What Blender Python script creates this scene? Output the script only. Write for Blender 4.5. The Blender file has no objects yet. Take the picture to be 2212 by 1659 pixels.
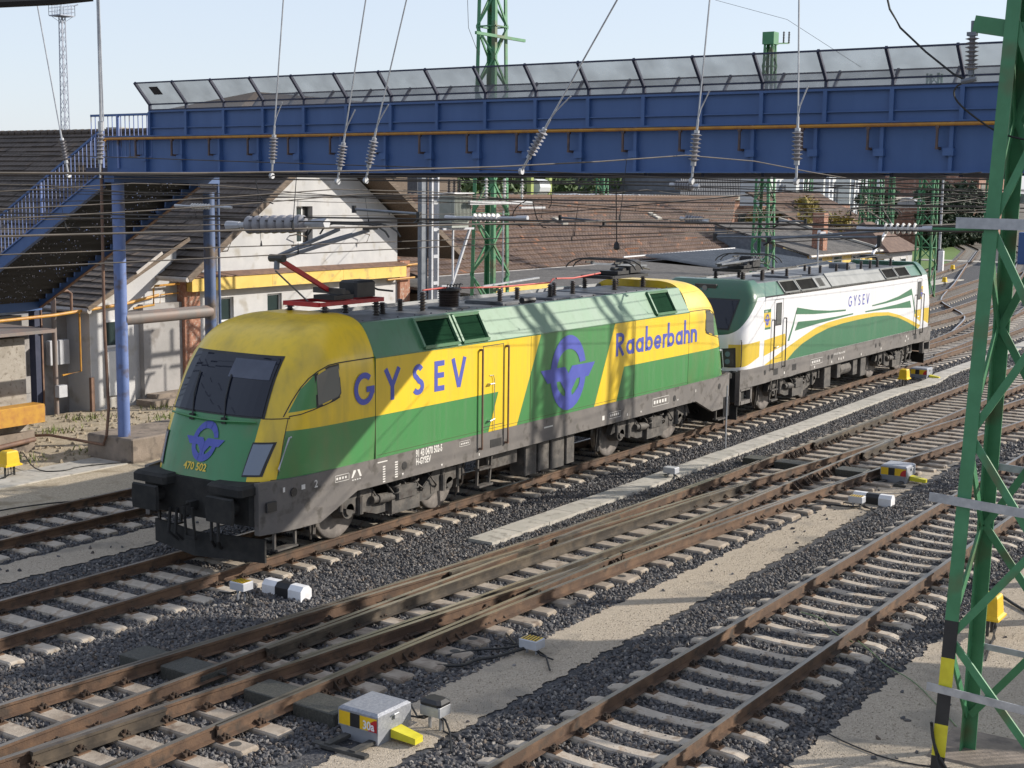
import bpy, math, random
import numpy as np
from mathutils import Vector, Matrix
R = math.radians
sc = bpy.context.scene
C = sc.collection

# ------------------------------------------------------------------ camera, sky, sun, exposure
CAM = Vector((-25.3234, -17.1344, 6.2844)); YAW, PITCH, ROLL = R(33.5975), R(7.9012), R(0.6989)
FPX = 3038.4; CXV, CYV = 1106.0, 829.5
_f = Vector((math.cos(PITCH)*math.cos(YAW), math.cos(PITCH)*math.sin(YAW), -math.sin(PITCH)))
_r = _f.cross(Vector((0, 0, 1))).normalized(); _u = _r.cross(_f)
_r2 = math.cos(ROLL)*_r + math.sin(ROLL)*_u; _u2 = -math.sin(ROLL)*_r + math.cos(ROLL)*_u
cd = bpy.data.cameras.new('camera'); cam = bpy.data.objects.new('camera', cd); C.objects.link(cam)
m = Matrix((_r2, _u2, -_f)).transposed().to_4x4(); m.translation = CAM; cam.matrix_world = m
cd.sensor_width = 36; cd.lens = FPX/2212*36; cd.clip_start = .1; cd.clip_end = 3000
sc.camera = cam
def at(vx, vy, axis, val):
    """world point where the sight line of a photo position meets the plane axis=val (survey of the real place)"""
    d = _f + (vx-CXV)/FPX*_r2 - (vy-CYV)/FPX*_u2
    t = (val-CAM[axis])/d[axis]
    return CAM + t*d
SUN_L = Vector((-1, 1.02, -.65)).normalized()
el = math.asin(-SUN_L.z); az = math.atan2(-SUN_L.x, -SUN_L.y)   # clockwise from +y
w = bpy.data.worlds.new('World'); sc.world = w; w.use_nodes = True
nt = w.node_tree; bg = nt.nodes['Background']
sky = nt.nodes.new('ShaderNodeTexSky'); sky.sky_type = 'NISHITA'; sky.sun_disc = False
sky.sun_elevation = el; sky.sun_rotation = az; sky.air_density = 1.0; sky.dust_density = .8; sky.ozone_density = 1.0
veil = nt.nodes.new('ShaderNodeMix'); veil.data_type = 'RGBA'; veil.inputs[0].default_value = .62; veil.inputs[7].default_value = (5.45, 5.95, 7.05, 1)   # thin high cloud veil over the clear sky
nt.links.new(sky.outputs[0], veil.inputs[6]); nt.links.new(veil.outputs[2], bg.inputs[0]); bg.inputs[1].default_value = .10
sd = bpy.data.lights.new('sun', 'SUN'); sd.energy = 4.1; sd.angle = R(.5); sd.color = (1, .93, .82)
so = bpy.data.objects.new('sun', sd); C.objects.link(so); so.rotation_euler = SUN_L.to_track_quat('-Z', 'Y').to_euler(); so.location = (20, -20, 40)
sc.view_settings.view_transform = 'Standard'; sc.view_settings.look = 'None'; sc.view_settings.exposure = .62; sc.view_settings.gamma = 1
rng = random.Random(7); nrg = np.random.default_rng(7)

# ------------------------------------------------------------------ materials
def mat(name, c, c2=None, rough=.6, metal=0., ns=3., lo=.4, hi=.65, bs=0., bstr=.3, stretch=None, detail=5., c3=None, ns3=40., spec=.5, streak=None):
    M = bpy.data.materials.new(name); M.use_nodes = True; n = M.node_tree; b = n.nodes['Principled BSDF']
    b.inputs['Base Color'].default_value = (*c, 1); b.inputs['Roughness'].default_value = rough; b.inputs['Metallic'].default_value = metal
    b.inputs['Specular IOR Level'].default_value = spec
    tc = n.nodes.new('ShaderNodeTexCoord'); src = tc.outputs['Object']
    if stretch:
        mp = n.nodes.new('ShaderNodeMapping'); mp.inputs['Scale'].default_value = stretch; n.links.new(src, mp.inputs[0]); srcs = mp.outputs[0]
    else: srcs = src
    col = None
    if c2:
        no = n.nodes.new('ShaderNodeTexNoise'); no.inputs['Scale'].default_value = ns; no.inputs['Detail'].default_value = detail; no.inputs['Roughness'].default_value = .6
        n.links.new(srcs, no.inputs['Vector'])
        rp = n.nodes.new('ShaderNodeValToRGB'); rp.color_ramp.elements[0].position = lo; rp.color_ramp.elements[1].position = hi
        rp.color_ramp.elements[0].color = (*c, 1); rp.color_ramp.elements[1].color = (*c2, 1)
        n.links.new(no.outputs[0], rp.inputs[0]); col = rp.outputs[0]
        if c3:
            n3 = n.nodes.new('ShaderNodeTexNoise'); n3.inputs['Scale'].default_value = ns3; n3.inputs['Detail'].default_value = 3; n.links.new(srcs, n3.inputs['Vector'])
            r3 = n.nodes.new('ShaderNodeMapRange'); r3.inputs[1].default_value = .55; r3.inputs[2].default_value = .68; n.links.new(n3.outputs[0], r3.inputs[0])
            mx = n.nodes.new('ShaderNodeMix'); mx.data_type = 'RGBA'; n.links.new(r3.outputs[0], mx.inputs[0]); n.links.new(col, mx.inputs[6]); mx.inputs[7].default_value = (*c3, 1); col = mx.outputs[2]
        n.links.new(col, b.inputs['Base Color'])
    if bs:
        nb = n.nodes.new('ShaderNodeTexNoise'); nb.inputs['Scale'].default_value = bs; nb.inputs['Detail'].default_value = 4; n.links.new(srcs, nb.inputs['Vector'])
        bu = n.nodes.new('ShaderNodeBump'); bu.inputs['Strength'].default_value = bstr; bu.inputs['Distance'].default_value = .02
        n.links.new(nb.outputs[0], bu.inputs['Height']); n.links.new(bu.outputs[0], b.inputs['Normal'])
    return M
M = {}; LATE = []
M['stone'] = mat('ballast_stone', (.030, .032, .040), (.085, .083, .088), .75, ns=1.3, lo=.35, hi=.7)
M['ballast'] = mat('ballast_bed', (.018, .019, .024), (.075, .074, .08), .95, ns=22, bs=24, bstr=1.0, lo=.35, hi=.7, c3=(.11, .105, .10), ns3=30)
M['earth'] = mat('yard_ground', (.085, .070, .055), (.16, .135, .105), .95, ns=.35, bs=20, bstr=.8, c3=(.06, .055, .05), ns3=6)
M['sand'] = mat('sand', (.30, .25, .19), (.49, .415, .325), .95, ns=42, lo=.3, hi=.68, detail=3, bs=75, bstr=.9, c3=(.27, .235, .19), ns3=1.1)
M['sand2'] = mat('rubbly_sand', (.27, .225, .16), (.50, .42, .31), .95, ns=26, lo=.3, hi=.68, detail=4, bs=40, bstr=1, c3=(.25, .20, .13), ns3=1.3)
M['sleeper'] = mat('concrete_sleeper', (.37, .32, .262), (.465, .405, .335), .85, ns=5, bs=40, bstr=.25, c3=(.30, .235, .175), ns3=7)
M['sleeper_d'] = mat('stained_concrete_bearer', (.25, .205, .16), (.37, .315, .255), .88, ns=3, bs=40, bstr=.3, c3=(.16, .12, .09), ns3=4)
M['slab'] = mat('path_slab', (.36, .34, .30), (.44, .41, .365), .9, ns=2, bs=60, bstr=.2, c3=(.26, .24, .21), ns3=5)
M['rust'] = mat('rusty_rail_side', (.070, .040, .025), (.135, .078, .045), .8, ns=3, bs=50, bstr=.25, c3=(.05, .034, .024), ns3=4)
M['railtop'] = mat('worn_rail_head', (.16, .135, .105), (.27, .24, .20), .36, .6, ns=2, stretch=(.3, 8, 1))
M['slide'] = mat('greased_rail', (.05, .042, .035), (.12, .095, .07), .5, .3, ns=3)
M['clip'] = mat('rail_clip', (.030, .020, .014), (.075, .045, .028), .8, ns=9)
M['plate'] = mat('rail_plate', (.10, .055, .030), (.16, .09, .05), .85, ns=9)
M['dksteel'] = mat('dark_steel', (.045, .044, .042), (.085, .08, .072), .7, .2, ns=5)
M['galv'] = mat('galvanised_steel', (.33, .34, .36), (.45, .46, .48), .5, .45, ns=6)
M['green_mast'] = mat('green_mast_paint', (.046, .180, .080), (.058, .215, .100), .5, ns=4, c3=(.09, .11, .05), ns3=1.4)
M['black'] = mat('black_paint', (.012, .012, .014), (.02, .02, .022), .5, ns=4)
M['yellow'] = mat('signal_yellow', (.72, .46, .012), (.60, .37, .012), .45, ns=4)
M['ylemon'] = mat('lemon_yellow', (.62, .56, .03), (.52, .45, .02), .5, ns=4)
M['white'] = mat('white_paint', (.72, .72, .74), (.62, .61, .62), .5, ns=4)
M['red'] = mat('red_paint', (.42, .018, .022), (.30, .012, .02), .45, ns=4)
M['grey'] = mat('grey_paint', (.30, .31, .34), (.24, .25, .28), .5, ns=4)
M['ltgrey'] = mat('light_grey_paint', (.45, .46, .49), (.38, .39, .42), .5, .2, ns=4)
M['rubber'] = mat('black_cable', (.012, .012, .013), None, .6)
M['blue'] = mat('blue_bridge_paint', (.040, .092, .235), (.052, .110, .27), .5, ns=1.6, stretch=(1, 1, .25))
M['blue_lt'] = mat('blue_pier_paint', (.11, .165, .36), (.14, .20, .41), .5, ns=2.5, c3=(.10, .075, .06), ns3=2.2)
M['blue_dk'] = mat('dark_blue_steel', (.015, .022, .055), (.03, .035, .07), .6, ns=3)
M['gas'] = mat('yellow_gas_pipe', (.42, .20, .025), (.30, .13, .03), .6, ns=5)
M['brownpipe'] = mat('rusty_brown_pipe', (.13, .075, .055), (.20, .115, .075), .7, ns=5)
M['wire'] = mat('weathered_copper_wire', (.045, .038, .032), (.075, .062, .052), .6, .2, ns=4)
M['ins'] = mat('grey_insulator', (.24, .235, .25), (.19, .185, .20), .4, ns=8)
M['ins_br'] = mat('dark_brown_insulator', (.030, .022, .020), (.05, .04, .035), .35, ns=8)
M['porc'] = mat('white_insulator', (.62, .60, .58), (.5, .48, .46), .3, ns=8)
def glass(name, c, rough=.06, tint=.0):
    m_ = mat(name, c, None, rough, 0); m_.node_tree.nodes['Principled BSDF'].inputs['Specular IOR Level'].default_value = .8; return m_
M['glass'] = glass('dark_cab_glass', (.008, .011, .022), .03); M['glass'].node_tree.nodes['Principled BSDF'].inputs['Specular IOR Level'].default_value = .45
M['wglass'] = glass('window_glass', (.03, .045, .045))
M['lamp'] = glass('headlamp_glass', (.14, .17, .23), .15)

# ------------------------------------------------------------------ mesh builder
SPLIT = {k: k for k in 'roof_insulator support_insulator equipment_box socket roof_hatch wall_bracket insulator bushing channel cross_arm insulator_arm brake_hose rail_fastening rail_brace web_bolt leg fascia_band step hand_rail clamp_bar column camera gas_pipe bus_bar cable corner_pillar painted_figures batten_plate cooling_fin wiper roof_gear'.split()}
SPLIT['lettering'] = 'letter'
def root_loc(p):
    while p is not None and p.parent is not None: p = p.parent
    return Vector(p.location) if p is not None else Vector((0, 0, 0))
class MB:
    def __init__(s): s.v = []; s.f = []; s.m = []
    def face(s, pts, mi=0):
        b = len(s.v); s.v += [tuple(p) for p in pts]; s.f.append(tuple(range(b, b+len(pts)))); s.m.append(mi); return s
    def mesh(s, vs, fs, mi=0):
        b = len(s.v); s.v += [tuple(p) for p in vs]
        for f in fs: s.f.append(tuple(i+b for i in f)); s.m.append(mi)
        return s
    def box(s, a, b, mi=0, top=None, bot=None):
        x0, y0, z0 = a; x1, y1, z1 = b
        x0, x1 = min(x0, x1), max(x0, x1); y0, y1 = min(y0, y1), max(y0, y1); z0, z1 = min(z0, z1), max(z0, z1)
        vs = [(x0, y0, z0), (x1, y0, z0), (x1, y1, z0), (x0, y1, z0), (x0, y0, z1), (x1, y0, z1), (x1, y1, z1), (x0, y1, z1)]
        return s.mesh(vs, [(0, 3, 2, 1), (4, 5, 6, 7), (0, 1, 5, 4), (1, 2, 6, 5), (2, 3, 7, 6), (3, 0, 4, 7)], mi)
    def bbox(s, a, b, c=.02, mi=0):           # box with chamfered vertical and top edges
        x0, y0, z0 = a; x1, y1, z1 = b; x0, x1 = min(x0, x1), max(x0, x1); y0, y1 = min(y0, y1), max(y0, y1)
        def ring(z, i):
            o = c
            return [(x0+i+o, y0+i, z), (x1-i-o, y0+i, z), (x1-i, y0+i+o, z), (x1-i, y1-i-o, z), (x1-i-o, y1-i, z), (x0+i+o, y1-i, z), (x0+i, y1-i-o, z), (x0+i, y0+i+o, z)]
        return s.loft([ring(z0, 0), ring(z1-c, 0), ring(z1, c)], mi, cap=True)
    def loft(s, rings, mi=0, cap=False, close=True):
        n = len(rings[0]); vs = [p for r_ in rings for p in r_]; fs = []
        for k in range(len(rings)-1):
            for i in range(n if close else n-1):
                j = (i+1) % n; fs.append((k*n+i, k*n+j, (k+1)*n+j, (k+1)*n+i))
        if cap: fs.append(tuple(range(n-1, -1, -1))); fs.append(tuple((len(rings)-1)*n+i for i in range(n)))
        return s.mesh(vs, fs, mi)
    def bar(s, p, q, w, h=None, mi=0, up=(0, 0, 1)):
        p = Vector(p); q = Vector(q); h = h or w; d = (q-p).normalized(); up = Vector(up)
        if abs(d.dot(up)) > .98: up = Vector((1, 0, 0))
        a = d.cross(up).normalized()*w/2; b = a.cross(d).normalized()*h/2
        r0 = [p-a-b, p+a-b, p+a+b, p-a+b]; r1 = [x+(q-p) for x in r0]
        return s.loft([r0, r1], mi, cap=True)
    def angle(s, p, q, w, t=.012, u=(1, 0, 0), v=(0, 1, 0), mi=0):  # L-section bar
        p = Vector(p); q = Vector(q); u = Vector(u)*w; v = Vector(v)*w
        un = u.normalized()*t; vn = v.normalized()*t
        prof = [Vector((0, 0, 0)), u, u+vn, un+vn, v+un, v]
        return s.loft([[p+x for x in prof], [q+x for x in prof]], mi, cap=True)
    def cyl(s, p, q, r1, r2=None, n=12, mi=0, cap=True):
        p = Vector(p); q = Vector(q); r2 = r1 if r2 is None else r2; d = (q-p).normalized(); up = Vector((0, 0, 1)) if abs(d.z) < .95 else Vector((1, 0, 0))
        a = d.cross(up).normalized(); b = d.cross(a)
        ring = lambda c, r_: [c+(a*math.cos(t)+b*math.sin(t))*r_ for t in [2*math.pi*i/n for i in range(n)]]
        return s.loft([ring(p, r1), ring(q, r2)], mi, cap=cap)
    def lathe(s, p, q, prof, n=12, mi=0):     # prof: list of (t along p->q 0..1, radius)
        p = Vector(p); q = Vector(q); d = (q-p).normalized(); up = Vector((0, 0, 1)) if abs(d.z) < .95 else Vector((1, 0, 0))
        a = d.cross(up).normalized(); b = d.cross(a); rings = []
        for t, r_ in prof:
            c = p.lerp(q, t); rings.append([c+(a*math.cos(x)+b*math.sin(x))*max(r_, .001) for x in [2*math.pi*i/n for i in range(n)]])
        return s.loft(rings, mi, cap=True)
    def tube(s, pts, r_, n=6, mi=0, cap=True):
        pts = [Vector(p) for p in pts]; rings = []
        for i, p in enumerate(pts):
            d = (pts[min(i+1, len(pts)-1)]-pts[max(i-1, 0)]).normalized(); up = Vector((0, 0, 1)) if abs(d.z) < .9 else Vector((1, 0, 0))
            a = d.cross(up).normalized(); b = d.cross(a)
            rings.append([p+(a*math.cos(t)+b*math.sin(t))*r_ for t in [2*math.pi*k/n for k in range(n)]])
        return s.loft(rings, mi, cap=cap)
    def prism(s, pts, d, mi=0, mside=None):   # planar outline pushed by vector d
        d = Vector(d); n = len(pts); a = [Vector(p) for p in pts]; b = [p+d for p in a]
        s.face(a, mi); s.face(b[::-1], mi); ms = mi if mside is None else mside
        for i in range(n): s.face([a[i], b[i], b[(i+1) % n], a[(i+1) % n]], ms)
        return s
    def clusters(s, mg=.012):
        n = len(s.v); par = list(range(n))
        def fd(i):
            while par[i] != i: par[i] = par[par[i]]; i = par[i]
            return i
        for f in s.f:
            r0 = fd(f[0])
            for i in f[1:]: par[fd(i)] = r0
        comp = {}
        for k, f in enumerate(s.f): comp.setdefault(fd(f[0]), []).append(k)
        V = np.array([tuple(p) for p in s.v]); cs = []
        for fs in comp.values():
            idx = sorted({i for k in fs for i in s.f[k]}); cs.append([V[idx].min(0)-mg/2, V[idx].max(0)+mg/2, list(fs)])
        ch = True
        while ch:
            ch = False; i = 0
            while i < len(cs):
                j = i+1
                while j < len(cs):
                    if (cs[i][0] <= cs[j][1]).all() and (cs[j][0] <= cs[i][1]).all():
                        cs[i] = [np.minimum(cs[i][0], cs[j][0]), np.maximum(cs[i][1], cs[j][1]), cs[i][2]+cs[j][2]]; cs.pop(j); ch = True
                    else: j += 1
                i += 1
        return [c[2] for c in cs]
    def build(s, name, mats, parent=None, smooth=False, world=True):
        if name in SPLIT and parent is not None:
            cl = s.clusters(); last = None
            if len(cl) > 1:
                for fs in cl:
                    q = MB(); mp = {}
                    for k in sorted(fs):
                        for i in s.f[k]:
                            if i not in mp: mp[i] = len(q.v); q.v.append(s.v[i])
                        q.f.append(tuple(mp[i] for i in s.f[k])); q.m.append(s.m[k])
                    last = q._build(SPLIT[name], mats, parent, smooth, world)
                return last
            name = SPLIT[name]
        return s._build(name, mats, parent, smooth, world)
    def _build(s, name, mats, parent=None, smooth=False, world=True):
        me = bpy.data.meshes.new(name); off = root_loc(parent) if (parent is not None and world) else Vector((0, 0, 0))
        v = np.array(s.v, dtype=float).reshape(-1, 3) - np.array(off)
        me.from_pydata(v.tolist(), [], s.f)
        if not isinstance(mats, (list, tuple)): mats = [mats]
        for i_, x in enumerate(mats):
            if isinstance(x, str) and x not in M: LATE.append((me, i_, x)); me.materials.append(None)
            else: me.materials.append(M[x] if isinstance(x, str) else x)
        me.polygons.foreach_set('material_index', s.m)
        if smooth:
            me.polygons.foreach_set('use_smooth', [True]*len(s.f))
            try: me.set_sharp_from_angle(angle=R(smooth if smooth is not True else 40))
            except Exception: pass
        me.validate(); me.update()
        o = bpy.data.objects.new(name, me); C.objects.link(o)
        if parent is not None: o.parent = parent
        return o
def tag(o, label=None, cat=None, group=None, kind=None):
    if label: o['label'] = label
    if cat: o['category'] = cat
    if group: o['group'] = group
    if kind: o['kind'] = kind
    return o
def thing(name, label, cat, loc=(0, 0, 0), group=None):
    o = bpy.data.objects.new(name, None); C.objects.link(o); o.location = loc; o.empty_display_size = .3
    return tag(o, label, cat, group)
def fix_normals(o):
    import bmesh
    bm = bmesh.new(); bm.from_mesh(o.data); bmesh.ops.remove_doubles(bm, verts=bm.verts, dist=.0005); bmesh.ops.recalc_face_normals(bm, faces=bm.faces); bm.to_mesh(o.data); bm.free(); return o
def copy_tree(o, loc, label=None, group=None):
    r_ = o.copy(); C.objects.link(r_); r_.location = loc
    if label: r_['label'] = label
    for ch in list(o.children):
        c = ch.copy(); C.objects.link(c); c.parent = r_
        for g in ch.children: d = g.copy(); C.objects.link(d); d.parent = c
    return r_

# text and stroke lettering ---------------------------------------------------
def text_mesh(txt, size, bold=0., sx=1.):
    cu = bpy.data.curves.new('t', 'FONT'); cu.body = txt; cu.size = size; cu.offset = bold; cu.resolution_u = 3
    o = bpy.data.objects.new('t', cu); C.objects.link(o); bpy.context.view_layer.update()
    me = bpy.data.meshes.new_from_object(o.evaluated_get(bpy.context.evaluated_depsgraph_get()))
    vs = [(v.co.x*sx, v.co.y) for v in me.vertices]; fs = [tuple(p.vertices) for p in me.polygons]
    bpy.data.objects.remove(o); return vs, fs
def put_text(mb, txt, size, O, U, V, bold=0., sx=1., mi=0):
    vs, fs = text_mesh(txt, size, bold, sx); O = Vector(O); U = Vector(U); V = Vector(V)
    mb.mesh([O+U*a+V*b for a, b in vs], fs, mi)
def ribbon(pts, w):
    """2d stroke of width w along pts -> list of quads"""
    P = [Vector((p[0], p[1])) for p in pts]; L = []; Rr = []
    for i, p in enumerate(P):
        d = Vector((0, 0))
        if i > 0: d += (P[i]-P[i-1]).normalized()
        if i < len(P)-1: d += (P[i+1]-P[i]).normalized()
        d.normalize(); n = Vector((-d.y, d.x)); k = 1.0
        if 0 < i < len(P)-1:
            c = max(.35, n.dot(Vector((-(P[i]-P[i-1]).normalized().y, (P[i]-P[i-1]).normalized().x)))); k = 1/c
        L.append(p+n*w/2*k); Rr.append(p-n*w/2*k)
    return [[L[i], Rr[i], Rr[i+1], L[i+1]] for i in range(len(P)-1)]
def arc(cx, cy, rx, ry, a0, a1, n=14): return [(cx+rx*math.cos(R(a0+(a1-a0)*i/n)), cy+ry*math.sin(R(a0+(a1-a0)*i/n))) for i in range(n+1)]
def glyph(ch, t):
    """strokes in a unit-height cell, stroke thickness t (units of height)"""
    h = t/2
    if ch == 'G': return [arc(.46, .5, .46-h, .5-h, 48, 350, 22), [(.56, .47), (.92, .47)], [(.92-h, .47+h), (.92-h, .33)]], .92
    if ch == 'Y': return [[(h*.9, 1), (.40, .45)], [(.80-h*.9, 1), (.40, .45)], [(.40, .50), (.40, 0)]], .80
    if ch == 'S': return [arc(.30, .735, .27-h, .265-h, 25, 250, 12)+arc(.30, .27, .30-h, .27-h, 78, -150, 14)], .60
    if ch == 'E': return [[(h, 0), (h, 1)], [(0, 1-h), (.52, 1-h)], [(0, .52), (.50, .52)], [(0, h), (.52, h)]], .52
    if ch == 'V': return [[(h*.9, 1), (.40, 0.02)], [(.80-h*.9, 1), (.40, 0.02)]], .80
    if ch == 'R': return [[(h, 0), (h, 1)], [(0, 1-h), (.30, 1-h)]+arc(.30, .735, .265-h*.5, .265-h, 80, -80, 8)+[(.05, .47)], [(.22, .47), (.55, 0)]], .58
    r_ = .30
    if ch == 'a': return [arc(r_, r_+.02, r_-h, r_+.02-h, 0, 360, 18), [(2*r_-h, .66), (2*r_-h, 0)]], .62
    if ch == 'b': return [arc(r_, r_+.02, r_-h, r_+.02-h, 0, 360, 18), [(h, 1.12), (h, 0)]], .60
    if ch == 'e': return [arc(r_, r_+.02, r_-h, r_+.02-h, 5, 325, 18), [(.05, r_+.01), (2*r_-.03, r_+.01)]], .60
    if ch == 'r': return [[(h, .64), (h, 0)], [(h, .40)]+arc(.26, .38, .22-h, .26-h, 150, 60, 6)], .36
    if ch == 'h': return [[(h, 1.12), (h, 0)], [(h, .30)]+arc(.27, .36, .27-h, .28-h, 170, 0, 8)+[(.54-h, 0)]], .54
    if ch == 'n': return [[(h, .64), (h, 0)], [(h, .30)]+arc(.27, .36, .27-h, .28-h, 170, 0, 8)+[(.54-h, 0)]], .54
    return [], .3
def letters(mb, word, x0s, z0, H, t, y, sx=1., mi=0, slant=0.):
    """glyphs standing on the side plane y; x0s = left edge of each glyph"""
    for ch, x0 in zip(word, x0s):
        st, wd = glyph(ch, t); e = 0
        for s_ in st:
            for q in ribbon(s_, t):
                e += 1
                mb.face([(x0+p.x*H*sx, y-.0003*(e % 7), z0+p.y*H) for p in q], mi)

# roundel emblem of the operator, unit coordinates u,v in -1..1
def emblem(mb, O, U, V, mi=0, lift=(0, -.0004, 0)):
    O = Vector(O); U = Vector(U); V = Vector(V); lf = Vector(lift); k = [0]
    def quad(ps):
        k[0] += 1; mb.face([O+U*a+V*b+lf*(k[0] % 5) for a, b in ps], mi)
    n = 22; o = [(.65*math.cos(R(172-158*i/n)), math.sin(R(172-158*i/n))) for i in range(n+1)]; q = [(.43*math.cos(R(172-158*i/n)), .1+.53*math.sin(R(172-158*i/n))) for i in range(n+1)]
    for i in range(n): quad([o[i], q[i], q[i+1], o[i+1]])
    for s in (-1, 1):
        m_ = lambda ps: [(s*a, b) for a, b in ps]
        quad(m_([(1, .17), (.13, .17), (0, -.02), (0, -.19), (.64, -.19), (.76, -.19)]))
        quad(m_([(.31, -.19), (0, -.19), (0, -.7), (.13, -.62), (.11, -.5)]))
        inn = [(.43, -.19), (.405, -.33), (.36, -.42), (.29, -.5), (.22, -.57), (.13, -.62), (0, -.70)]; out = [(.64, -.19), (.605, -.36), (.54, -.55), (.45, -.72), (.33, -.86), (.17, -.965), (0, -1)]
        for i in range(6): quad(m_([inn[i], out[i], out[i+1], inn[i+1]]))

# convex-polygon paint masks ---------------------------------------------------
def N(nt_, op, a, b=None, c=None):
    n = nt_.nodes.new('ShaderNodeMath'); n.operation = op
    for i, x in enumerate((a, b, c)):
        if x is None: continue
        if isinstance(x, (int, float)): n.inputs[i].default_value = x
        else: nt_.links.new(x, n.inputs[i])
    return n.outputs[0]
def mask(nt_, Uc, Vc, pts):
    A = sum(pts[i][0]*pts[(i+1) % len(pts)][1]-pts[(i+1) % len(pts)][0]*pts[i][1] for i in range(len(pts)))
    if A < 0: pts = pts[::-1]
    out = None
    for i in range(len(pts)):
        (x0, y0), (x1, y1) = pts[i], pts[(i+1) % len(pts)]
        a, b = -(y1-y0), (x1-x0); c = -(a*x0+b*y0)
        d = N(nt_, 'MULTIPLY_ADD', Uc, a, N(nt_, 'MULTIPLY_ADD', Vc, b, c))
        out = d if out is None else N(nt_, 'MINIMUM', out, d)
    return N(nt_, 'GREATER_THAN', out, 0)
def paint(name, base, layers, rough=.35, dirt=(.08, .07, .05), dirt_amt=.35, coat=.3):
    """layers: list of (mask_fn(nt,X,Y,Z,absY) -> socket, colour)"""
    M_ = bpy.data.materials.new(name); M_.use_nodes = True; n = M_.node_tree; b = n.nodes['Principled BSDF']
    tc = n.nodes.new('ShaderNodeTexCoord'); sx = n.nodes.new('ShaderNodeSeparateXYZ'); n.links.new(tc.outputs['Object'], sx.inputs[0])
    X, Y, Z = sx.outputs; aY = N(n, 'ABSOLUTE', Y); rgb = n.nodes.new('ShaderNodeRGB'); rgb.outputs[0].default_value = (*base, 1); col = rgb.outputs[0]
    for fn, c in layers:
        k = fn(n, X, Y, Z, aY); mx = n.nodes.new('ShaderNodeMix'); mx.data_type = 'RGBA'
        n.links.new(k, mx.inputs[0]); n.links.new(col, mx.inputs[6]); mx.inputs[7].default_value = (*c, 1); col = mx.outputs[2]
    mp = n.nodes.new('ShaderNodeMapping'); mp.inputs['Scale'].default_value = (1.2, 1.2, .5); n.links.new(tc.outputs['Object'], mp.inputs[0])
    no = n.nodes.new('ShaderNodeTexNoise'); no.inputs['Scale'].default_value = 1.7; no.inputs['Detail'].default_value = 6; n.links.new(mp.outputs[0], no.inputs['Vector'])
    mr = n.nodes.new('ShaderNodeMapRange'); mr.inputs[1].default_value = .45; mr.inputs[2].default_value = .8; mr.inputs[4].default_value = dirt_amt; n.links.new(no.outputs[0], mr.inputs[0])
    mx = n.nodes.new('ShaderNodeMix'); mx.data_type = 'RGBA'; n.links.new(mr.outputs[0], mx.inputs[0]); n.links.new(col, mx.inputs[6]); mx.inputs[7].default_value = (*dirt, 1)
    mp2 = n.nodes.new('ShaderNodeMapping'); mp2.inputs['Scale'].default_value = (7, 7, .45); n.links.new(tc.outputs['Object'], mp2.inputs[0]); n2 = n.nodes.new('ShaderNodeTexNoise'); n2.inputs['Scale'].default_value = 1.3; n2.inputs['Detail'].default_value = 5; n.links.new(mp2.outputs[0], n2.inputs['Vector'])
    m2 = n.nodes.new('ShaderNodeMapRange'); m2.inputs[1].default_value = .48; m2.inputs[2].default_value = .78; m2.inputs[4].default_value = .15; n.links.new(n2.outputs[0], m2.inputs[0]); x2 = n.nodes.new('ShaderNodeMix'); x2.data_type = 'RGBA'; n.links.new(m2.outputs[0], x2.inputs[0]); n.links.new(mx.outputs[2], x2.inputs[6]); x2.inputs[7].default_value = (.10, .085, .06, 1); mx = x2
    n.links.new(mx.outputs[2], b.inputs['Base Color']); b.inputs['Roughness'].default_value = rough; n.links.new(N(n, 'ADD', m2.outputs[0], rough), b.inputs['Roughness'])
    b.inputs['Coat Weight'].default_value = coat; b.inputs['Coat Roughness'].default_value = .25
    return M_
# ================================================================== GROUND
def wob(i, a=.05): return a*math.sin(i*1.7)+a*.8*math.sin(i*4.1+1)+a*.7*math.sin(i*9.3+2)
def strip(name, label, pts_lo, pts_hi, z, matn, kind='structure', amp=.03, step=.07):
    """sheet between two edges given as functions of x (lists of (x, y)) with an uneven border"""
    def f(pts, x):
        for (a, ya), (b, yb) in zip(pts, pts[1:]):
            if a <= x <= b: return ya+(yb-ya)*(x-a)/(b-a)
        return pts[-1][1]
    x0, x1 = pts_lo[0][0], pts_lo[-1][0]; n = int((x1-x0)/step); mb = MB(); rows = []
    for i in range(n+1):
        x = x0+(x1-x0)*i/n; rows.append(((x, f(pts_lo, x)+wob(i*.35, amp)+rng.uniform(-amp, amp)*.35, z), (x, f(pts_hi, x)+wob(i*.3+5, amp)+rng.uniform(-amp, amp)*.35, z)))
    for a, b in zip(rows, rows[1:]): mb.face([a[0], b[0], b[1], a[1]])
    o = mb.build(name, matn); tag(o, label, None, None, kind); return o
g = MB().face([(-600, -900, -.40), (1500, -900, -.40), (1500, 1500, -.40), (-600, 1500, -.40)]).build('ground', 'earth'); tag(g, 'brown gravelly ground of the railway yard', kind='structure')
g = MB().face([(-40, -24, -.262), (42, -24, -.262), (42, 6.35, -.262), (-40, 6.35, -.262)]).build('ballast_bed', 'ballast'); tag(g, 'dark grey bed of crushed stone under the tracks', kind='structure')
mb = MB(); pl = [(42, -24), (60, -20), (85, -14), (115, -3), (150, 12)]; pr_ = [(42, 6.35), (60, 10), (85, 17), (115, 26), (150, 42)]
for i in range(4): mb.face([(*pl[i], -.262), (*pl[i+1], -.262), (*pr_[i+1], -.262), (*pr_[i], -.262)])
tag(mb.build('far_ballast', 'ballast'), 'grey stone bed of the far station throat', kind='structure')
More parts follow.
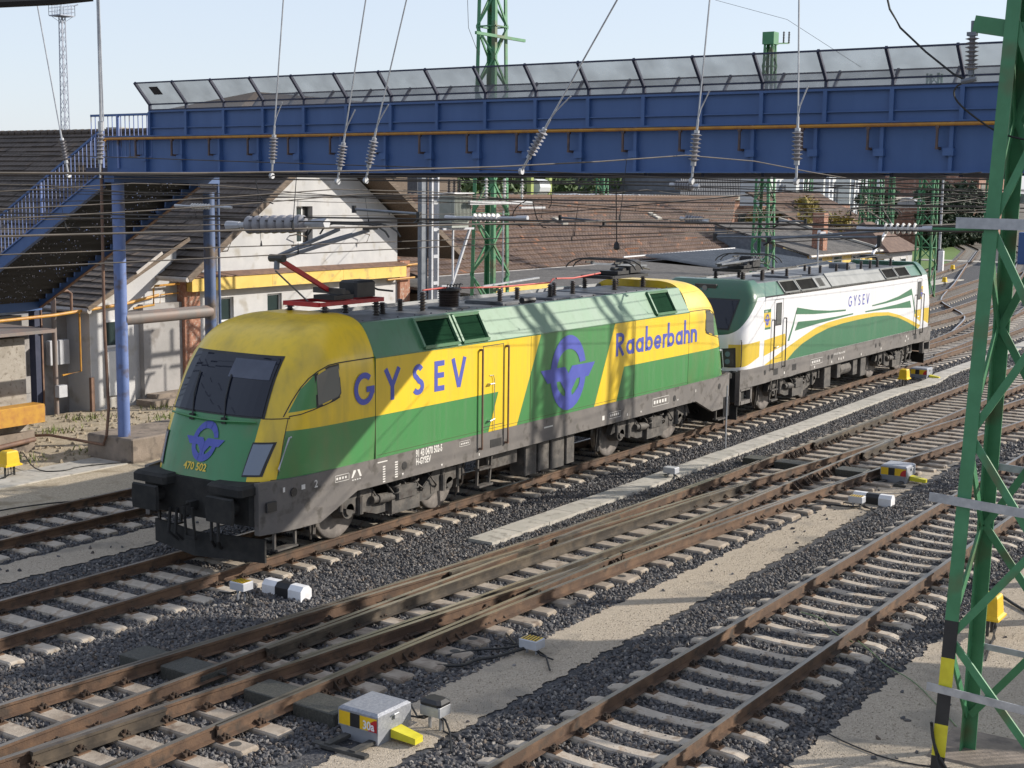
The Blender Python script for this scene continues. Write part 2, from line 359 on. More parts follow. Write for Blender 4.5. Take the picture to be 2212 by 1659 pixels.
strip('sand_strip_middle', 'pale sand walkway between the crossing and the right track', [(-22, -7.62), (9, -7.5), (14, -7.7)], [(-22, -6.65), (-13, -6.9), (-11, -6.45), (3, -6.7), (8, -7.05), (14, -7.6)], -.246, 'sand')
strip('sand_area_right', 'pale sand area under the right mast', [(-20, -26), (40, -26)], [(-20, -11.3), (40, -11.3)], -.246, 'sand', amp=.03)
strip('sand_strip_left', 'pale sand strip left of the locomotive track', [(-22, 2.15), (30, 2.5)], [(-22, 3.25), (30, 3.1)], -.246, 'sand')
strip('sand_area_left', 'sandy ground in front of the white house', [(-22, 6.25), (40, 6.25)], [(-22, 15.6), (40, 15.6)], -.243, 'sand2', amp=.03)
mb = MB().box((-12, 8.35, -.3), (-3.25, 9.55, -.215)); tag(mb.build('paving_strip', 'slab'), 'grey concrete paving beside the bridge pier base', kind='structure')
# grass patch far away
mb = MB().face([(96, 21, -.25), (140, 27, -.25), (170, 40, -.25), (120, 42, -.25)]); M['grass'] = mat('grass', (.075, .15, .02), (.12, .17, .04), .9, ns=1.5, bs=12, bstr=.8)
tag(mb.build('grass_verge', 'grass'), 'green grass verge under the far hedge', kind='structure')

# concrete walkway of slabs (one thing, slabs are its pieces: cable duct lids)
duct = thing('cable_duct', 'long pale concrete cable duct running beside the locomotives', 'cable duct', (-4.4, -2.6, -.25))
ctr = [(-4.45, -2.60), (0, -2.60), (8, -2.48), (12, -2.42), (17, -2.30), (20, -2.22), (23, -2.45), (25.5, -2.12), (28, -2.1), (34, -2.0), (44, -1.7), (60, 0.2)]
def interp(pts, x):
    for (a, ya), (b, yb) in zip(pts, pts[1:]):
        if a <= x <= b: return ya+(yb-ya)*(x-a)/(b-a)
    return pts[0][1] if x < pts[0][0] else pts[-1][1]
x = -4.45; k = 0
lid = MB()
while x < 58:
    y0, y1 = interp(ctr, x), interp(ctr, x+.98); hw = .27; jj = rng.uniform(-.008, .008); z = -.175+rng.uniform(-.004, .004)
    mb = MB(); q = [(x, y0-hw+jj), (x+.985, y1-hw+jj), (x+.985, y1+hw+jj), (x, y0+hw+jj)]
    mb.loft([[(a, b, -.30) for a, b in q], [(a, b, z) for a, b in q]], 0, cap=True)
    if k < 60: mb.build('lid_slab', 'slab', duct)
    x += 1.0; k += 1

# ballast stones: scattered by geometry nodes on a bed sheet
def stones(name, label, quads, dens, size, seed, matn='stone', z=-.252):
    mb = MB()
    for (x0, y0, x1, y1) in quads: mb.face([(x0, y0, z), (x1, y0, z), (x1, y1, z), (x0, y1, z)])
    o = mb.build(name, 'ballast'); tag(o, label, None, None, 'stuff')
    ng = bpy.data.node_groups.new(name, 'GeometryNodeTree')
    ng.interface.new_socket('Geometry', in_out='INPUT', socket_type='NodeSocketGeometry'); ng.interface.new_socket('Geometry', in_out='OUTPUT', socket_type='NodeSocketGeometry')
    nn = ng.nodes; ln = ng.links; gi = nn.new('NodeGroupInput'); go = nn.new('NodeGroupOutput')
    dp = nn.new('GeometryNodeDistributePointsOnFaces'); dp.inputs['Density'].default_value = dens; dp.inputs['Seed'].default_value = seed
    ln.new(gi.outputs[0], dp.inputs['Mesh'])
    g2i = nn.new('GeometryNodeGeometryToInstance')
    for k in range(3):
        ic = nn.new('GeometryNodeMeshIcoSphere'); ic.inputs['Radius'].default_value = 1; ic.inputs['Subdivisions'].default_value = 1
        sp = nn.new('GeometryNodeSetPosition'); nz = nn.new('ShaderNodeTexNoise'); nz.noise_dimensions = '4D'; nz.inputs['W'].default_value = k*3.7+1; nz.inputs['Scale'].default_value = 1.1
        sb = nn.new('ShaderNodeVectorMath'); sb.operation = 'SUBTRACT'; sb.inputs[1].default_value = (.5, .5, .5); ml = nn.new('ShaderNodeVectorMath'); ml.operation = 'SCALE'; ml.inputs['Scale'].default_value = 2.3
        ln.new(nz.outputs['Color'], sb.inputs[0]); ln.new(sb.outputs[0], ml.inputs[0]); ln.new(ml.outputs[0], sp.inputs['Offset']); ln.new(ic.outputs['Mesh'], sp.inputs['Geometry'])
        ln.new(sp.outputs[0], g2i.inputs[0])
    ip = nn.new('GeometryNodeInstanceOnPoints'); ip.inputs['Pick Instance'].default_value = True
    rr = nn.new('FunctionNodeRandomValue'); rr.data_type = 'FLOAT_VECTOR'; rr.inputs[0].default_value = (0, 0, 0); rr.inputs[1].default_value = (6.28, 6.28, 6.28)
    rs = nn.new('FunctionNodeRandomValue'); rs.data_type = 'FLOAT_VECTOR'; rs.inputs[0].default_value = (size*.45, size*.45, size*.35); rs.inputs[1].default_value = (size*1.15, size*1.0, size*.85); rs.inputs['Seed'].default_value = 5
    ln.new(dp.outputs['Points'], ip.inputs['Points']); ln.new(g2i.outputs[0], ip.inputs['Instance']); ln.new(rr.outputs[0], ip.inputs['Rotation']); ln.new(rs.outputs[0], ip.inputs['Scale'])
    sm = nn.new('GeometryNodeSetMaterial'); sm.inputs['Material'].default_value = M[matn]; ln.new(ip.outputs[0], sm.inputs[0])
    ln.new(sm.outputs[0], go.inputs[0])
    md = o.modifiers.new('stones', 'NODES'); md.node_group = ng
    return o
def stone_mat():
    m_ = M['stone']; n = m_.node_tree; b = n.nodes['Principled BSDF']
    oi = n.nodes.new('ShaderNodeObjectInfo'); rp = n.nodes.new('ShaderNodeValToRGB'); e = rp.color_ramp.elements
    e[0].position = 0; e[0].color = (.046, .045, .049, 1); e[1].position = 1; e[1].color = (.15, .14, .13, 1)
    a = e.new(.78); a.color = (.12, .092, .072, 1); a = e.new(.82); a.color = (.085, .085, .09, 1); a = e.new(.55); a.color = (.088, .085, .088, 1); a = e.new(.9); a.color = (.125, .12, .12, 1); a = e.new(.985); a.color = (.26, .235, .21, 1)
    n.links.new(oi.outputs['Random'], rp.inputs[0]); n.links.new(rp.outputs[0], b.inputs['Base Color']); b.inputs['Roughness'].default_value = .7
stone_mat()
stones('ballast', 'dark grey crushed stone ballast between the tracks', [(-18, -6.55, 10, 2.1), (-18, -11.25, 8, -7.68), (-14, 3.3, 0, 6.2), (10, -7.6, 26, 2.2)], 430, .042, 1)
stones('far_ballast_stones', 'dark crushed stone ballast of the far tracks', [(26, -9.5, 60, 5.5), (8, -11, 26, -7.7)], 110, .062, 3)
stones('gravel', 'fine pale gravel grains on the sand', [(-17, -7.6, 6, -6.75), (-14, -15, 2, -11.35), (-14, 2.3, -3, 3.2)], 240, .011, 9, 'sand', -.247)
stones('stray_stones', 'dark stray ballast stones lying on the sand', [(-17, -7.6, 9, -6.7), (-12, -12.3, 2, -11.2), (-14, 2.2, -5, 3.2), (-12, -14.5, -2, -12.3)], 1.6, .045, 21, 'stone', -.24)

stones('rubble', 'pale rubble scattered on the sand before the white house', [(-9, 9.6, 6, 15.4)], 9, .075, 33, 'sand2', -.24)
M['weed'] = mat('dry_weeds', (.10, .14, .03), (.20, .20, .06), .8, ns=3)
wd = MB()
for cx_, cy_, nn_ in ((-1.5, 13.2, 60), (.5, 14.2, 70), (-4.5, 10.6, 60), (1.8, 12.6, 50), (-6.5, 10.8, 40), (-2.5, 10.4, 60), (3.2, 14.2, 60), (-8.2, 9.9, 30)):
    for i in range(nn_):
        a = rng.gauss(cx_, .35); b = rng.gauss(cy_, .25); h_ = rng.uniform(.05, .22); t_ = rng.uniform(0, 6.28); dx, dy = math.cos(t_)*.02, math.sin(t_)*.02; lx_, ly_ = rng.uniform(-.08, .08), rng.uniform(-.08, .08)
        wd.face([(a-dx, b-dy, -.25), (a+dx, b+dy, -.25), (a+lx_, b+ly_, -.25+h_)])
tag(wd.build('weeds', 'weed'), 'sparse green and dry weeds on the sandy ground before the house', kind='stuff')
# ================================================================== TRACKS
PROF = [(-.036, 0), (.036, 0), (.036, -.036), (.010, -.052), (.010, -.15), (.075, -.162), (.075, -.172), (-.075, -.172), (-.075, -.162), (-.010, -.15), (-.010, -.052), (-.036, -.036)]
def rail(pts, parent, top='railtop', side='rust', name='rail', z=0., prof=PROF):
    """pts: list of (x, y) along the rail head centre"""
    P = [Vector((a, b, z)) for a, b in pts]; rings = []
    for i, p in enumerate(P):
        d = (P[min(i+1, len(P)-1)]-P[max(i-1, 0)]).normalized(); n = Vector((-d.y, d.x, 0))
        rings.append([p+n*a+Vector((0, 0, b)) for a, b in prof])
    mb = MB(); nn_ = len(prof)
    for k in range(len(rings)-1):
        for i in range(nn_):
            j = (i+1) % nn_; mb.face([rings[k][i], rings[k][j], rings[k+1][j], rings[k+1][i]], 0 if i == 0 else 1)
    mb.face(rings[0][::-1], 1); mb.face(rings[-1], 1)
    return mb.build(name, [top, side], parent)
def dens(pts, step=1.5):
    out = []
    for (a, ya), (b, yb) in zip(pts, pts[1:]):
        n = max(1, int(abs(b-a)/step))
        for i in range(n): out.append((a+(b-a)*i/n, ya+(yb-ya)*i/n))
    out.append(pts[-1]); return out
def smooth_pts(pts, it=3):
    p = dens(pts)
    for _ in range(it): p = [p[0]]+[((p[i-1][0]+2*p[i][0]+p[i+1][0])/4, (p[i-1][1]+2*p[i][1]+p[i+1][1])/4) for i in range(1, len(p)-1)]+[p[-1]]
    return p
def offset(pts, d):
    out = []
    for i, p in enumerate(pts):
        a = pts[max(i-1, 0)]; b = pts[min(i+1, len(pts)-1)]; t = Vector((b[0]-a[0], b[1]-a[1])).normalized(); out.append((p[0]-t.y*d, p[1]+t.x*d))
    return out
def sleeper_mesh(L=2.5, W=.27, kind='flat'):
    mb = MB(); st = []; h = L/2
    if kind == 'curved': zs = [(-h, -.225), (-h+.12, -.192), (-.95, -.183), (-.62, -.183), (-.5, -.196), (-.2, -.215), (.2, -.215), (.5, -.196), (.62, -.183), (.95, -.183), (h-.12, -.192), (h, -.225)]
    else: zs = [(-h, -.205), (-h+.035, -.186), (0, -.186), (h-.035, -.186), (h, -.205)]
    for y, z in zs: st.append([(-W/2-.015, y, -.33), (W/2+.015, y, -.33), (W/2, y, z-.02), (W/2-.025, y, z), (-W/2+.025, y, z), (-W/2, y, z-.02)])
    mb.loft(st, 0, cap=True); o = mb.build('sleeper', 'sleeper'); C.objects.unlink(o); return o.data
def fast_mesh(seats, kind=0):
    mb = MB()
    for s in seats:
        mb.box((-.075, s-.19, -.188), (.075, s+.19, -.174), 1)
        for sg in (-1, 1):
            y = s+sg*.115
            mb.box((-.055, y-.035, -.175), (-.02, y+.035, -.128), 0); mb.box((.02, y-.035, -.175), (.055, y+.035, -.128), 0)
            mb.cyl((0, y, -.175), (0, y, -.095), .016, n=6, mi=0); mb.box((-.028, y-.028, -.14), (.028, y+.028, -.118), 0)
            mb.tube([(-.05, y+sg*.05, -.16), (-.05, y-sg*.02, -.12), (.05, y-sg*.02, -.12), (.05, y+sg*.05, -.16)], .011, 5, 0)
    o = mb.build('rail_fastening', ['clip', 'plate']); C.objects.unlink(o); return o.data
SL = {'flat': sleeper_mesh(2.5, .24), 'loco': sleeper_mesh(2.62, .24), 'curved': sleeper_mesh(2.5, .20, 'curved')}
FS = [fast_mesh((-.75,)), fast_mesh((.75,))]
far_sleepers = []
def track(label, ctr, x0, x1, kind='flat', spacing=.6, top='railtop', fast_to=22., rails=True, loc=None, maxn=100, gap=None):
    t = thing('railway_track', label, 'railway track', (ctr[0][0], ctr[0][1], -.25))
    if rails:
        for s in (.75, -.75): rail(offset(ctr, s), t, top)
    x = x0; k = 0; rest = MB()
    L = Vector(t.location)
    while x < x1:
        if gap and gap[0] < x < gap[1]: x += spacing; continue
        y = interp(ctr, x); dy = interp(ctr, x+.5)-y; a = math.atan2(dy, .5)
        if k < maxn:
            o = bpy.data.objects.new('sleeper', SL[kind]); C.objects.link(o); o.parent = t; o.location = Vector((x, y, 0))-L; o.rotation_euler = (0, 0, a)
            if x < fast_to:
                for fm in FS: f_ = bpy.data.objects.new('rail_fastening', fm); C.objects.link(f_); f_.parent = o
        else:
            c, s_ = math.cos(a), math.sin(a); q = [(-.13, -1.3), (.13, -1.3), (.13, 1.3), (-.13, 1.3)]
            rest.loft([[(x+c*u-s_*v, y+s_*u+c*v, -.33) for u, v in q], [(x+c*u-s_*v, y+s_*u+c*v, -.19) for u, v in q]], 0, cap=True)
        k += 1; x += spacing*(1+rng.uniform(-.03, .03))
    if rest.v: o = rest.build('sleeper', 'sleeper', t); o['kind'] = 'stuff'
    return t
T1c = smooth_pts([(-26, 0), (26, 0), (33, .1), (41, .25), (47, .6), (52, 1.2), (65, 2.5), (85, 5.5), (120, 12.5), (160, 22)])
T1 = track('locomotive track with pale sleepers, the one the two locomotives stand on', T1c, -17.8, 70, 'loco', .6, fast_to=30)
T0c = smooth_pts([(-26, 4.62), (44, 4.62), (53, 5.0), (69, 6.5), (97, 10), (130, 17), (160, 25)])
track('shaded track at the left of the picture, nearest to the concrete pier base', T0c, -17.5, 80, 'flat', .6)
T4c = smooth_pts([(-26, -9.58), (40, -9.58), (60, -8.5), (90, -4), (130, 5)])
track('right hand track with curved white sleepers beside the green mast', T4c, -18, 60, 'curved', .6, fast_to=12)
TAc = smooth_pts([(50, 8.2), (57, 8.6), (72, 10.3), (97, 13.4), (130, 20), (160, 30)])
track('far track curving away in front of the small signal hut', TAc, 50, 150, 'flat', .8, fast_to=0)
TBc = smooth_pts([(82, 17), (110, 21.5), (140, 29), (170, 40)])
track('farthest track curving away below the dark green hedge', TBc, 82, 160, 'flat', .8, fast_to=0)
TCc = smooth_pts([(30, .35), (35, .55), (44, 1.5), (60, 4.0), (75, 7.2), (90, 10.3), (120, 17)])
track('diverging track branching off behind the white locomotive', TCc, 33.3, 60, 'flat', 1.2, fast_to=0)
# double slip: two tracks crossing at a shallow angle
XC, SLP = -4.46, .1015
yY = lambda x: -4.75
yX = lambda x: -4.75-SLP*(x-XC) if x < 17 else interp([(17, -4.75-SLP*(17-XC)), (24, -7.5), (34, -8.6), (50, -9.2), (70, -9.2)], x)
slip = thing('double_slip_crossing', 'two rusty brown tracks crossing at a shallow angle in a double slip', 'track crossing', (XC, -4.75, -.25))
xs = [-26+i*1.5 for i in range(60)]
def seg(f, d, a, b, step=1.2):
    n = max(2, int((b-a)/step)); return [(a+(b-a)*i/n, f(a+(b-a)*i/n)+d) for i in range(n+1)]
G_ = .75
fa, fb = XC-1.5/SLP, XC+1.5/SLP      # acute frogs at -19.2 and 10.3
rail(seg(yY, G_, -26, 70), slip); rail(seg(yX, G_, -26, XC-.15), slip); rail(seg(yX, -G_, XC+.15, 70), slip); rail(seg(yY, -G_, -26, 70), slip)
rail(seg(yX, G_, XC+.25, fb-.2), slip); rail(seg(yX, G_, fb+.3, 70), slip); rail(seg(yX, -G_, -26, XC-.25), slip)
LS = 9.6
def slipc(sign, d):
    """slip curve between the straight and the diagonal track on one side"""
    out = []
    for i in range(17):
        u = -LS+2*LS*i/16; x = XC+u
        yl = -4.75-SLP*u if sign > 0 else -4.75; yr = -4.75 if sign > 0 else -4.75-SLP*u
        base = yl if u < 0 else yr
        off = SLP/(4*LS)*(LS-abs(u))**2 * sign
        out.append((x, base+off+d))
    return out
rail(slipc(1, G_+.05), slip, 'railtop'); rail(slipc(1, -G_+.06)[2:-2], slip, 'railtop', 'slide'); rail(slipc(-1, -G_-.05), slip, 'railtop'); rail(slipc(-1, G_-.06)[2:-2], slip, 'railtop', 'slide')
# check rails and wing rails
for f, d, a, b in ((yY, G_-.085, 8.2, 14.2), (yX, -G_+.085, 8.2, 14.2), (yY, -G_-.08, 7.6, 9.9), (yX, G_+.08, 7.6, 9.9), (yX, G_-.09, XC-2.6, XC-.3), (yY, G_-.09, XC+.3, XC+2.6), (yX, -G_+.09, XC+.3, XC+2.6), (yY, -G_+.09, XC-2.6, XC-.3), (yY, -G_+.11, -20, -15.3), (yX, -G_-.085, -15.8, -14.0)):
    rail(seg(f, d, a, b, .8), slip, 'slide', 'slide', 'check_rail', .004)
# crossing bearers
bm_w = {}
def bearer(x, ylo, yhi, W=.28, seats=()):
    mb = MB(); z = -.186; a = .05
    rot = -SLP/2
    def P(u, v, zz): return (x+u-(v-(ylo+yhi)/2)*rot*-1*0, v, zz)
    q = lambda y, zz, wd: [(x-wd/2-.012, y, -.33), (x+wd/2+.012, y, -.33), (x+wd/2, y, zz-.02), (x+wd/2-.02, y, zz), (x-wd/2+.02, y, zz), (x-wd/2, y, zz-.02)]
    mb.loft([q(ylo, z-.02, W), q(ylo+.03, z, W), q(yhi-.03, z, W), q(yhi, z-.02, W)], 0, cap=True)
    if x < 8 and rng.random() < .42:
        mb.cyl((x, ylo+.24, z), (x, ylo+.24, z+.0025), .075, n=12, mi=1)
    o = mb.build('sleeper', ['sleeper_d', 'dksteel'], slip)
    f_ = MB()
    for s in seats:
        f_.box((x-.09, s-.19, -.188), (x+.09, s+.19, -.174), 1)
        for sg in (-1, 1):
            y = s+sg*.115
            f_.cyl((x, y, -.175), (x, y, -.09), .018, n=6); f_.box((x-.06, y-.035, -.175), (x-.02, y+.035, -.128)); f_.box((x+.02, y-.035, -.175), (x+.06, y+.035, -.128))
            f_.tube([(x-.05, y+sg*.05, -.16), (x-.05, y-sg*.02, -.12), (x+.05, y-sg*.02, -.12), (x+.05, y+sg*.05, -.16)], .011, 5)
    f_.build('rail_fastening', ['clip', 'plate'], o)
x = -17.6; k = 0
while x < 24.5:
    if not (-12.95 < x < -12.25 or 5.5 < x < 6.25):
        lo = min(yX(x), yY(x))-1.28-.12*(rng.random() < .3); hi = max(yX(x), yY(x))+1.28
        if x > 13.8:                                             # tracks far enough apart: separate sleepers
            bearer(x, yY(x)-1.05, yY(x)+1.25, .27, (yY(x)-.75, yY(x)+.75)); bearer(x+.07, yX(x)-1.25, yX(x)+.95, .27, (yX(x)-.75, yX(x)+.75)); k += 1
        else:
            wide = .46 if k % 5 == 0 and -7 < x < 3 else .28
            bearer(x, lo, hi, wide, sorted({round(v, 3) for v in (yX(x)-.75, yX(x)+.75, yY(x)-.75, yY(x)+.75)}))
        k += 1
    x += .6
    if k > 94: break
rest = MB(); x = 24.6
while x < 62:
    for f in (yY, yX): rest.box((x-.13, f(x)-1.25, -.33), (x+.13, f(x)+1.25, -.188))
    x += .62
o = rest.build('sleeper', 'sleeper', slip); o['kind'] = 'stuff'
# triangular rail braces: pairs of plates with bolts on the near side of the rail webs
br = MB()
def brace(x, y, s=-1):
    for dx in (-.11, .11):
        br.prism([(x+dx, y+s*.03, -.02), (x+dx, y+s*.08, -.05), (x+dx, y+s*.21, -.172), (x+dx, y+s*.02, -.172)], (.014, 0, 0))
    br.cyl((x, y+s*.012, -.085), (x, y+s*.09, -.085), .035, n=7); br.cyl((x+.06, y+s*.012, -.11), (x+.06, y+s*.07, -.11), .022, n=6)
for x, f, d in [(-11.9+i*1.2, yY, -G_) for i in range(5)]+[(-4.6+i*1.2, yX, -G_) for i in range(6)]+[(3.4+i*.6, yY, -G_) for i in range(6)]+[(3.3+i*.6, yY, G_-.09) for i in range(0)]+[(-16.4, yX, G_), (-16.1, yX, G_)]:
    brace(x, f(x)+d)
for i in range(14):
    x = 6.6+i*.3; brace(x, yY(x)+G_) if i not in (4, 5, 9) else None
br.build('rail_brace', 'clip', slip)
# bolt heads along webs near the K crossings
bt = MB()
for i in range(26):
    x = -9.+i*.34
    for f, d in ((yY, -G_), (yX, -G_)):
        if rng.random() < .6: bt.cyl((x, f(x)+d-.01, -.10), (x, f(x)+d-.045, -.10), .022, n=7)
bt.build('web_bolt', 'clip', slip)
# painted figures on the web of the crossing rail
mk = MB(); put_text(mk, '20', .13, (-2.05, -4.035, -.135), (1, 0, 0), (0, 0, 1), .004); put_text(mk, '6', .10, (-3.0, -4.035, -.13), (1, 0, 0), (0, 0, 1), .004); mk.box((-3.2, -4.04, -.12), (-3.1, -4.036, -.05))
mk.build('painted_figures', 'white', slip)
# hollow steel bearers (dark lidded troughs) with their rods
def trough(x, label, pieces, x1=None):
    t = thing('hollow_steel_sleeper', label, 'steel sleeper', (x, pieces[0][0], -.25))
    for a, b in pieces:
        mb = MB(); mb.bbox((x-.24, a, -.34), (x+.24, b, -.075), .012); mb.build('lid', 'trough', t)
    mb = MB()
    for a, b in pieces:
        mb.cyl((x+.1, a-.12, -.12), (x+.1, b+.12, -.12), .02, n=6)
    mb.build('rod', 'dksteel', t); return t
M['trough'] = mat('chequered_dark_plate', (.055, .055, .048), (.095, .092, .078), .6, .3, ns=30, bs=140, bstr=.5)
trough(-12.6, 'dark hollow steel sleeper with chequered lids beside the 30a point machine', [(-3.05, -2.45), (-4.0-.02, -3.25), (-5.38, -4.68-.1), (-6.3, -5.62)])
trough(5.85, 'dark hollow steel sleeper at the far end of the crossing', [(-3.92, -3.3), (-5.02, -4.1), (-6.3, -5.62)])
# point machines
def point_machine(x, y, txt, label, cov='chequer'):
    t = thing('point_machine', label, 'point machine', (x, y, -.25), 'point machines beside the switches'); w_, l_ = .30, .29
    a = (x-w_, y-l_); b = (x+w_, y+l_)
    MB().loft([[(a[0]+.06, a[1]+.05, -.34), (b[0]-.06, a[1]+.05, -.34), (b[0]-.06, b[1]-.05, -.34), (a[0]+.06, b[1]-.05, -.34)], [(a[0], a[1], -.08), (b[0], a[1], -.08), (b[0], b[1], -.08), (a[0], b[1], -.08)]], cap=True).build('base', 'grey', t)
    mb = MB(); mb.loft([[(a[0]-.015, a[1]-.015, -.08), (b[0]+.015, a[1]-.015, -.08), (b[0]+.015, b[1]+.015, -.08), (a[0]-.015, b[1]+.015, -.08)], [(a[0]-.015, a[1]-.015, .13), (b[0]+.015, a[1]-.015, .13), (b[0]+.015, b[1]+.015, .13), (a[0]-.015, b[1]+.015, .13)], [(a[0]+.02, a[1]+.02, .16), (b[0]-.02, a[1]+.02, .16), (b[0]-.02, b[1]-.02, .16), (a[0]+.02, b[1]-.02, .16)]], cap=True)
    mb.build('cover', cov, t)
    mb = MB(); fx = a[0]-.0175
    def st(y0, y1, mi, dz=0): mb.face([(fx-dz, y0, -.062), (fx-dz, y1, -.062), (fx-dz, y1, .105), (fx-dz, y0, .105)], mi)
    st(b[1], b[1]-.17, 0); st(b[1]-.17, b[1]-.32, 1); st(b[1]-.32, a[1], 0)
    mb.face([(fx-.001, a[1], -.062)]+[(fx-.001, a[1]+.135*math.cos(R(t_)), -.062+.15*math.sin(R(t_))) for t_ in range(0, 91, 15)], 2)
    txt and put_text(mb, txt, .145, (fx-.0025, a[1]+.215, -.045), (0, -1, 0), (0, 0, 1), .004, .85, 3)
    mb.build('stripe_plate', ['yellow', 'black', 'red', 'white'], t)
    mb = MB(); mb.loft([[(x-.07, a[1]-.01, -.19), (x+.13, a[1]-.01, -.19), (x+.13, a[1]-.01, -.085), (x-.07, a[1]-.01, -.085)], [(x-.05, a[1]-.36, -.21), (x+.10, a[1]-.36, -.21), (x+.10, a[1]-.36, -.135), (x-.05, a[1]-.36, -.135)]], cap=True); mb.build('rod_guard', 'ylemon', t)
    mb = MB(); mb.tube([(x-.08, a[1]-.012, .07), (x-.05, a[1]-.05, .10), (x+.03, a[1]-.05, .10), (x+.06, a[1]-.012, .07)], .008, 5); mb.box((x-.03, a[1]-.045, .04), (x+.03, a[1]-.018, .08)); mb.build('handle', 'galv', t)
    mb = MB(); mb.bar((a[0]-.35, b[1]+.1, -.22), (a[0]-.32, a[1]-.1, -.22), .09, .04); mb.bar((a[0]-.35, b[1]-.1, -.2), (x, b[1]-.1, -.2), .09, .04); mb.bar((a[0]-.35, a[1]+.1, -.2), (x, a[1]+.1, -.2), .09, .04); mb.build('mounting_frame', 'dksteel', t)
    return t
M['chequer'] = mat('chequered_aluminium', (.24, .25, .28), (.32, .33, .36), .5, .35, ns=24, bs=110, bstr=.35)
point_machine(-12.72, -6.84, '30a', 'grey point machine marked 30a with yellow and black plate and yellow rod guard')
point_machine(5.95, -7.0, '', 'distant grey point machine behind the black and white marker block', 'grey'); 
point_machine(24.2, -1.75, '', 'small point machine behind the yellow box beside the white locomotive', 'grey')

# black-and-white fouling marker blocks
def marker(x, y, label):
    t = thing('clearance_marker', label, 'clearance marker', (x, y, -.25), 'black and white clearance markers')
    def blk(y0, y1): 
        pr = [(-.13, -.28), (.13, -.28), (.13, -.10), (.06, -.03), (-.06, -.03), (-.13, -.10)]
        return MB().loft([[(x+a, y0, b) for a, b in pr], [(x+a, y1, b) for a, b in pr]], cap=True)
    blk(y-.42, y-.145).build('white_block', 'white', t); blk(y-.14, y+.135).build('black_block', 'black', t); blk(y+.14, y+.42).build('white_block', 'white', t); return t
marker(-9.0, -1.98, 'black and white marker block in front of the yellow locomotive'); marker(3.35, -7.35, 'black and white marker block on the sand near the distant point machine')
def jbox(x, y, z, label, style):
    t = thing('cable_junction_box', label, 'junction box', (x, y, -.25), 'small cable junction boxes')
    MB().bbox((x-.12, y-.15, z-.13), (x+.12, y+.15, z), .012).build('box', 'ltgrey' if style != 2 else 'galv', t)
    mb = MB()
    if style == 0:
        for i in range(5): mb.face([(x-.1, y-.12+i*.05, z+.002), (x+.1, y-.10+i*.05, z+.002), (x+.1, y-.075+i*.05, z+.002), (x-.1, y-.095+i*.05, z+.002)], 1)
        mb.face([(x-.105, y-.13, z+.001), (x+.105, y-.13, z+.001), (x+.105, y+.13, z+.001), (x-.105, y+.13, z+.001)], 0); mb.build('warning_sticker', ['yellow', 'black'], t)
    if style == 2: mb.bbox((x-.13, y-.16, z+.001), (x+.13, y+.16, z+.07), .04); mb.build('cap', 'black', t)
    mb = MB()
    for i in range(2): mb.cyl((x, y-.08+.16*i, -.28), (x, y-.08+.16*i, z-.12), .022, n=6)
    mb.build('leg', 'galv', t)
    mb = MB()
    for i in range(4):
        s = 1 if i % 2 else -1
        mb.tube([(x-.04+.02*i, y-.05+.03*i, z-.12), (x+.02*i, y+s*.12, z-.2), (x+.1*s, y+s*(.2+.05*i), -.2), (x-.15+.2*i*s, y+s*(.45+.1*i), -.205)], .013, 5)
    mb.build('cable', 'rubber', t); return t
jbox(-9.65, -1.62, .08, 'striped junction box touching the marker block by the yellow locomotive', 0)
jbox(-9.1, -6.75, -.02, 'striped junction box on the sand right of the crossing', 0)
jbox(2.93, -2.75, .05, 'grey junction box standing on the concrete cable duct', 1)
jbox(2.75, -7.2, .0, 'grey junction box in front of the far marker block', 0)
jbox(-12.15, -7.32, .08, 'black capped junction box right of the 30a point machine', 2)
def ybox(x, y, label, s=1.):
    t = thing('yellow_track_box', label, 'track box', (x, y, -.25), 'yellow track boxes')
    MB().loft([[(x-.22*s, y-.17*s, .02), (x+.22*s, y-.17*s, .02), (x+.22*s, y+.17*s, .02), (x-.22*s, y+.17*s, .02)], [(x-.22*s, y-.17*s, .05), (x+.22*s, y-.17*s, .05), (x+.22*s, y+.17*s, .05), (x-.22*s, y+.17*s, .05)], [(x-.17*s, y-.14*s, .08), (x+.17*s, y-.14*s, .08), (x+.17*s, y+.14*s, .08), (x-.17*s, y+.14*s, .08)], [(x-.15*s, y-.12*s, .33*s), (x+.15*s, y-.12*s, .33*s), (x+.15*s, y+.12*s, .33*s), (x-.15*s, y+.12*s, .33*s)], [(x-.12*s, y-.10*s, .36*s), (x+.12*s, y-.10*s, .36*s), (x+.12*s, y+.10*s, .36*s), (x-.12*s, y+.10*s, .36*s)]], cap=True).build('housing', 'yellow', t)
    mb = MB()
    for dx in (-.12, .12): mb.cyl((x+dx, y, -.28), (x+dx, y, .03), .025, n=6)
    mb.build('leg', 'dksteel', t)
    mb = MB()
    for i in range(3): mb.tube([(x-.08+.07*i, y-.05, .03), (x-.1+.08*i, y-.08, -.15), (x-.25-.1*i, y-.15, -.22), (x-.9-.2*i, y-.1-.1*i, -.23)], .012, 5)
    mb.build('cable', 'rubber', t); return t
ybox(-5.8, 9.3, 'yellow track box on the sand at the left edge'); ybox(-4.35, -11.85, 'yellow track box standing behind the black and yellow mast leg', 1.05)
ybox(21.7, -1.95, 'yellow track box beside the white locomotive', 1.0); ybox(37, -2.4, 'yellow track box at the right edge of the picture', 1.); ybox(76.3, 13.1, 'small distant yellow box nearest behind the white locomotive'); ybox(94.5, 17.9, 'farthest small yellow box below the hedge')
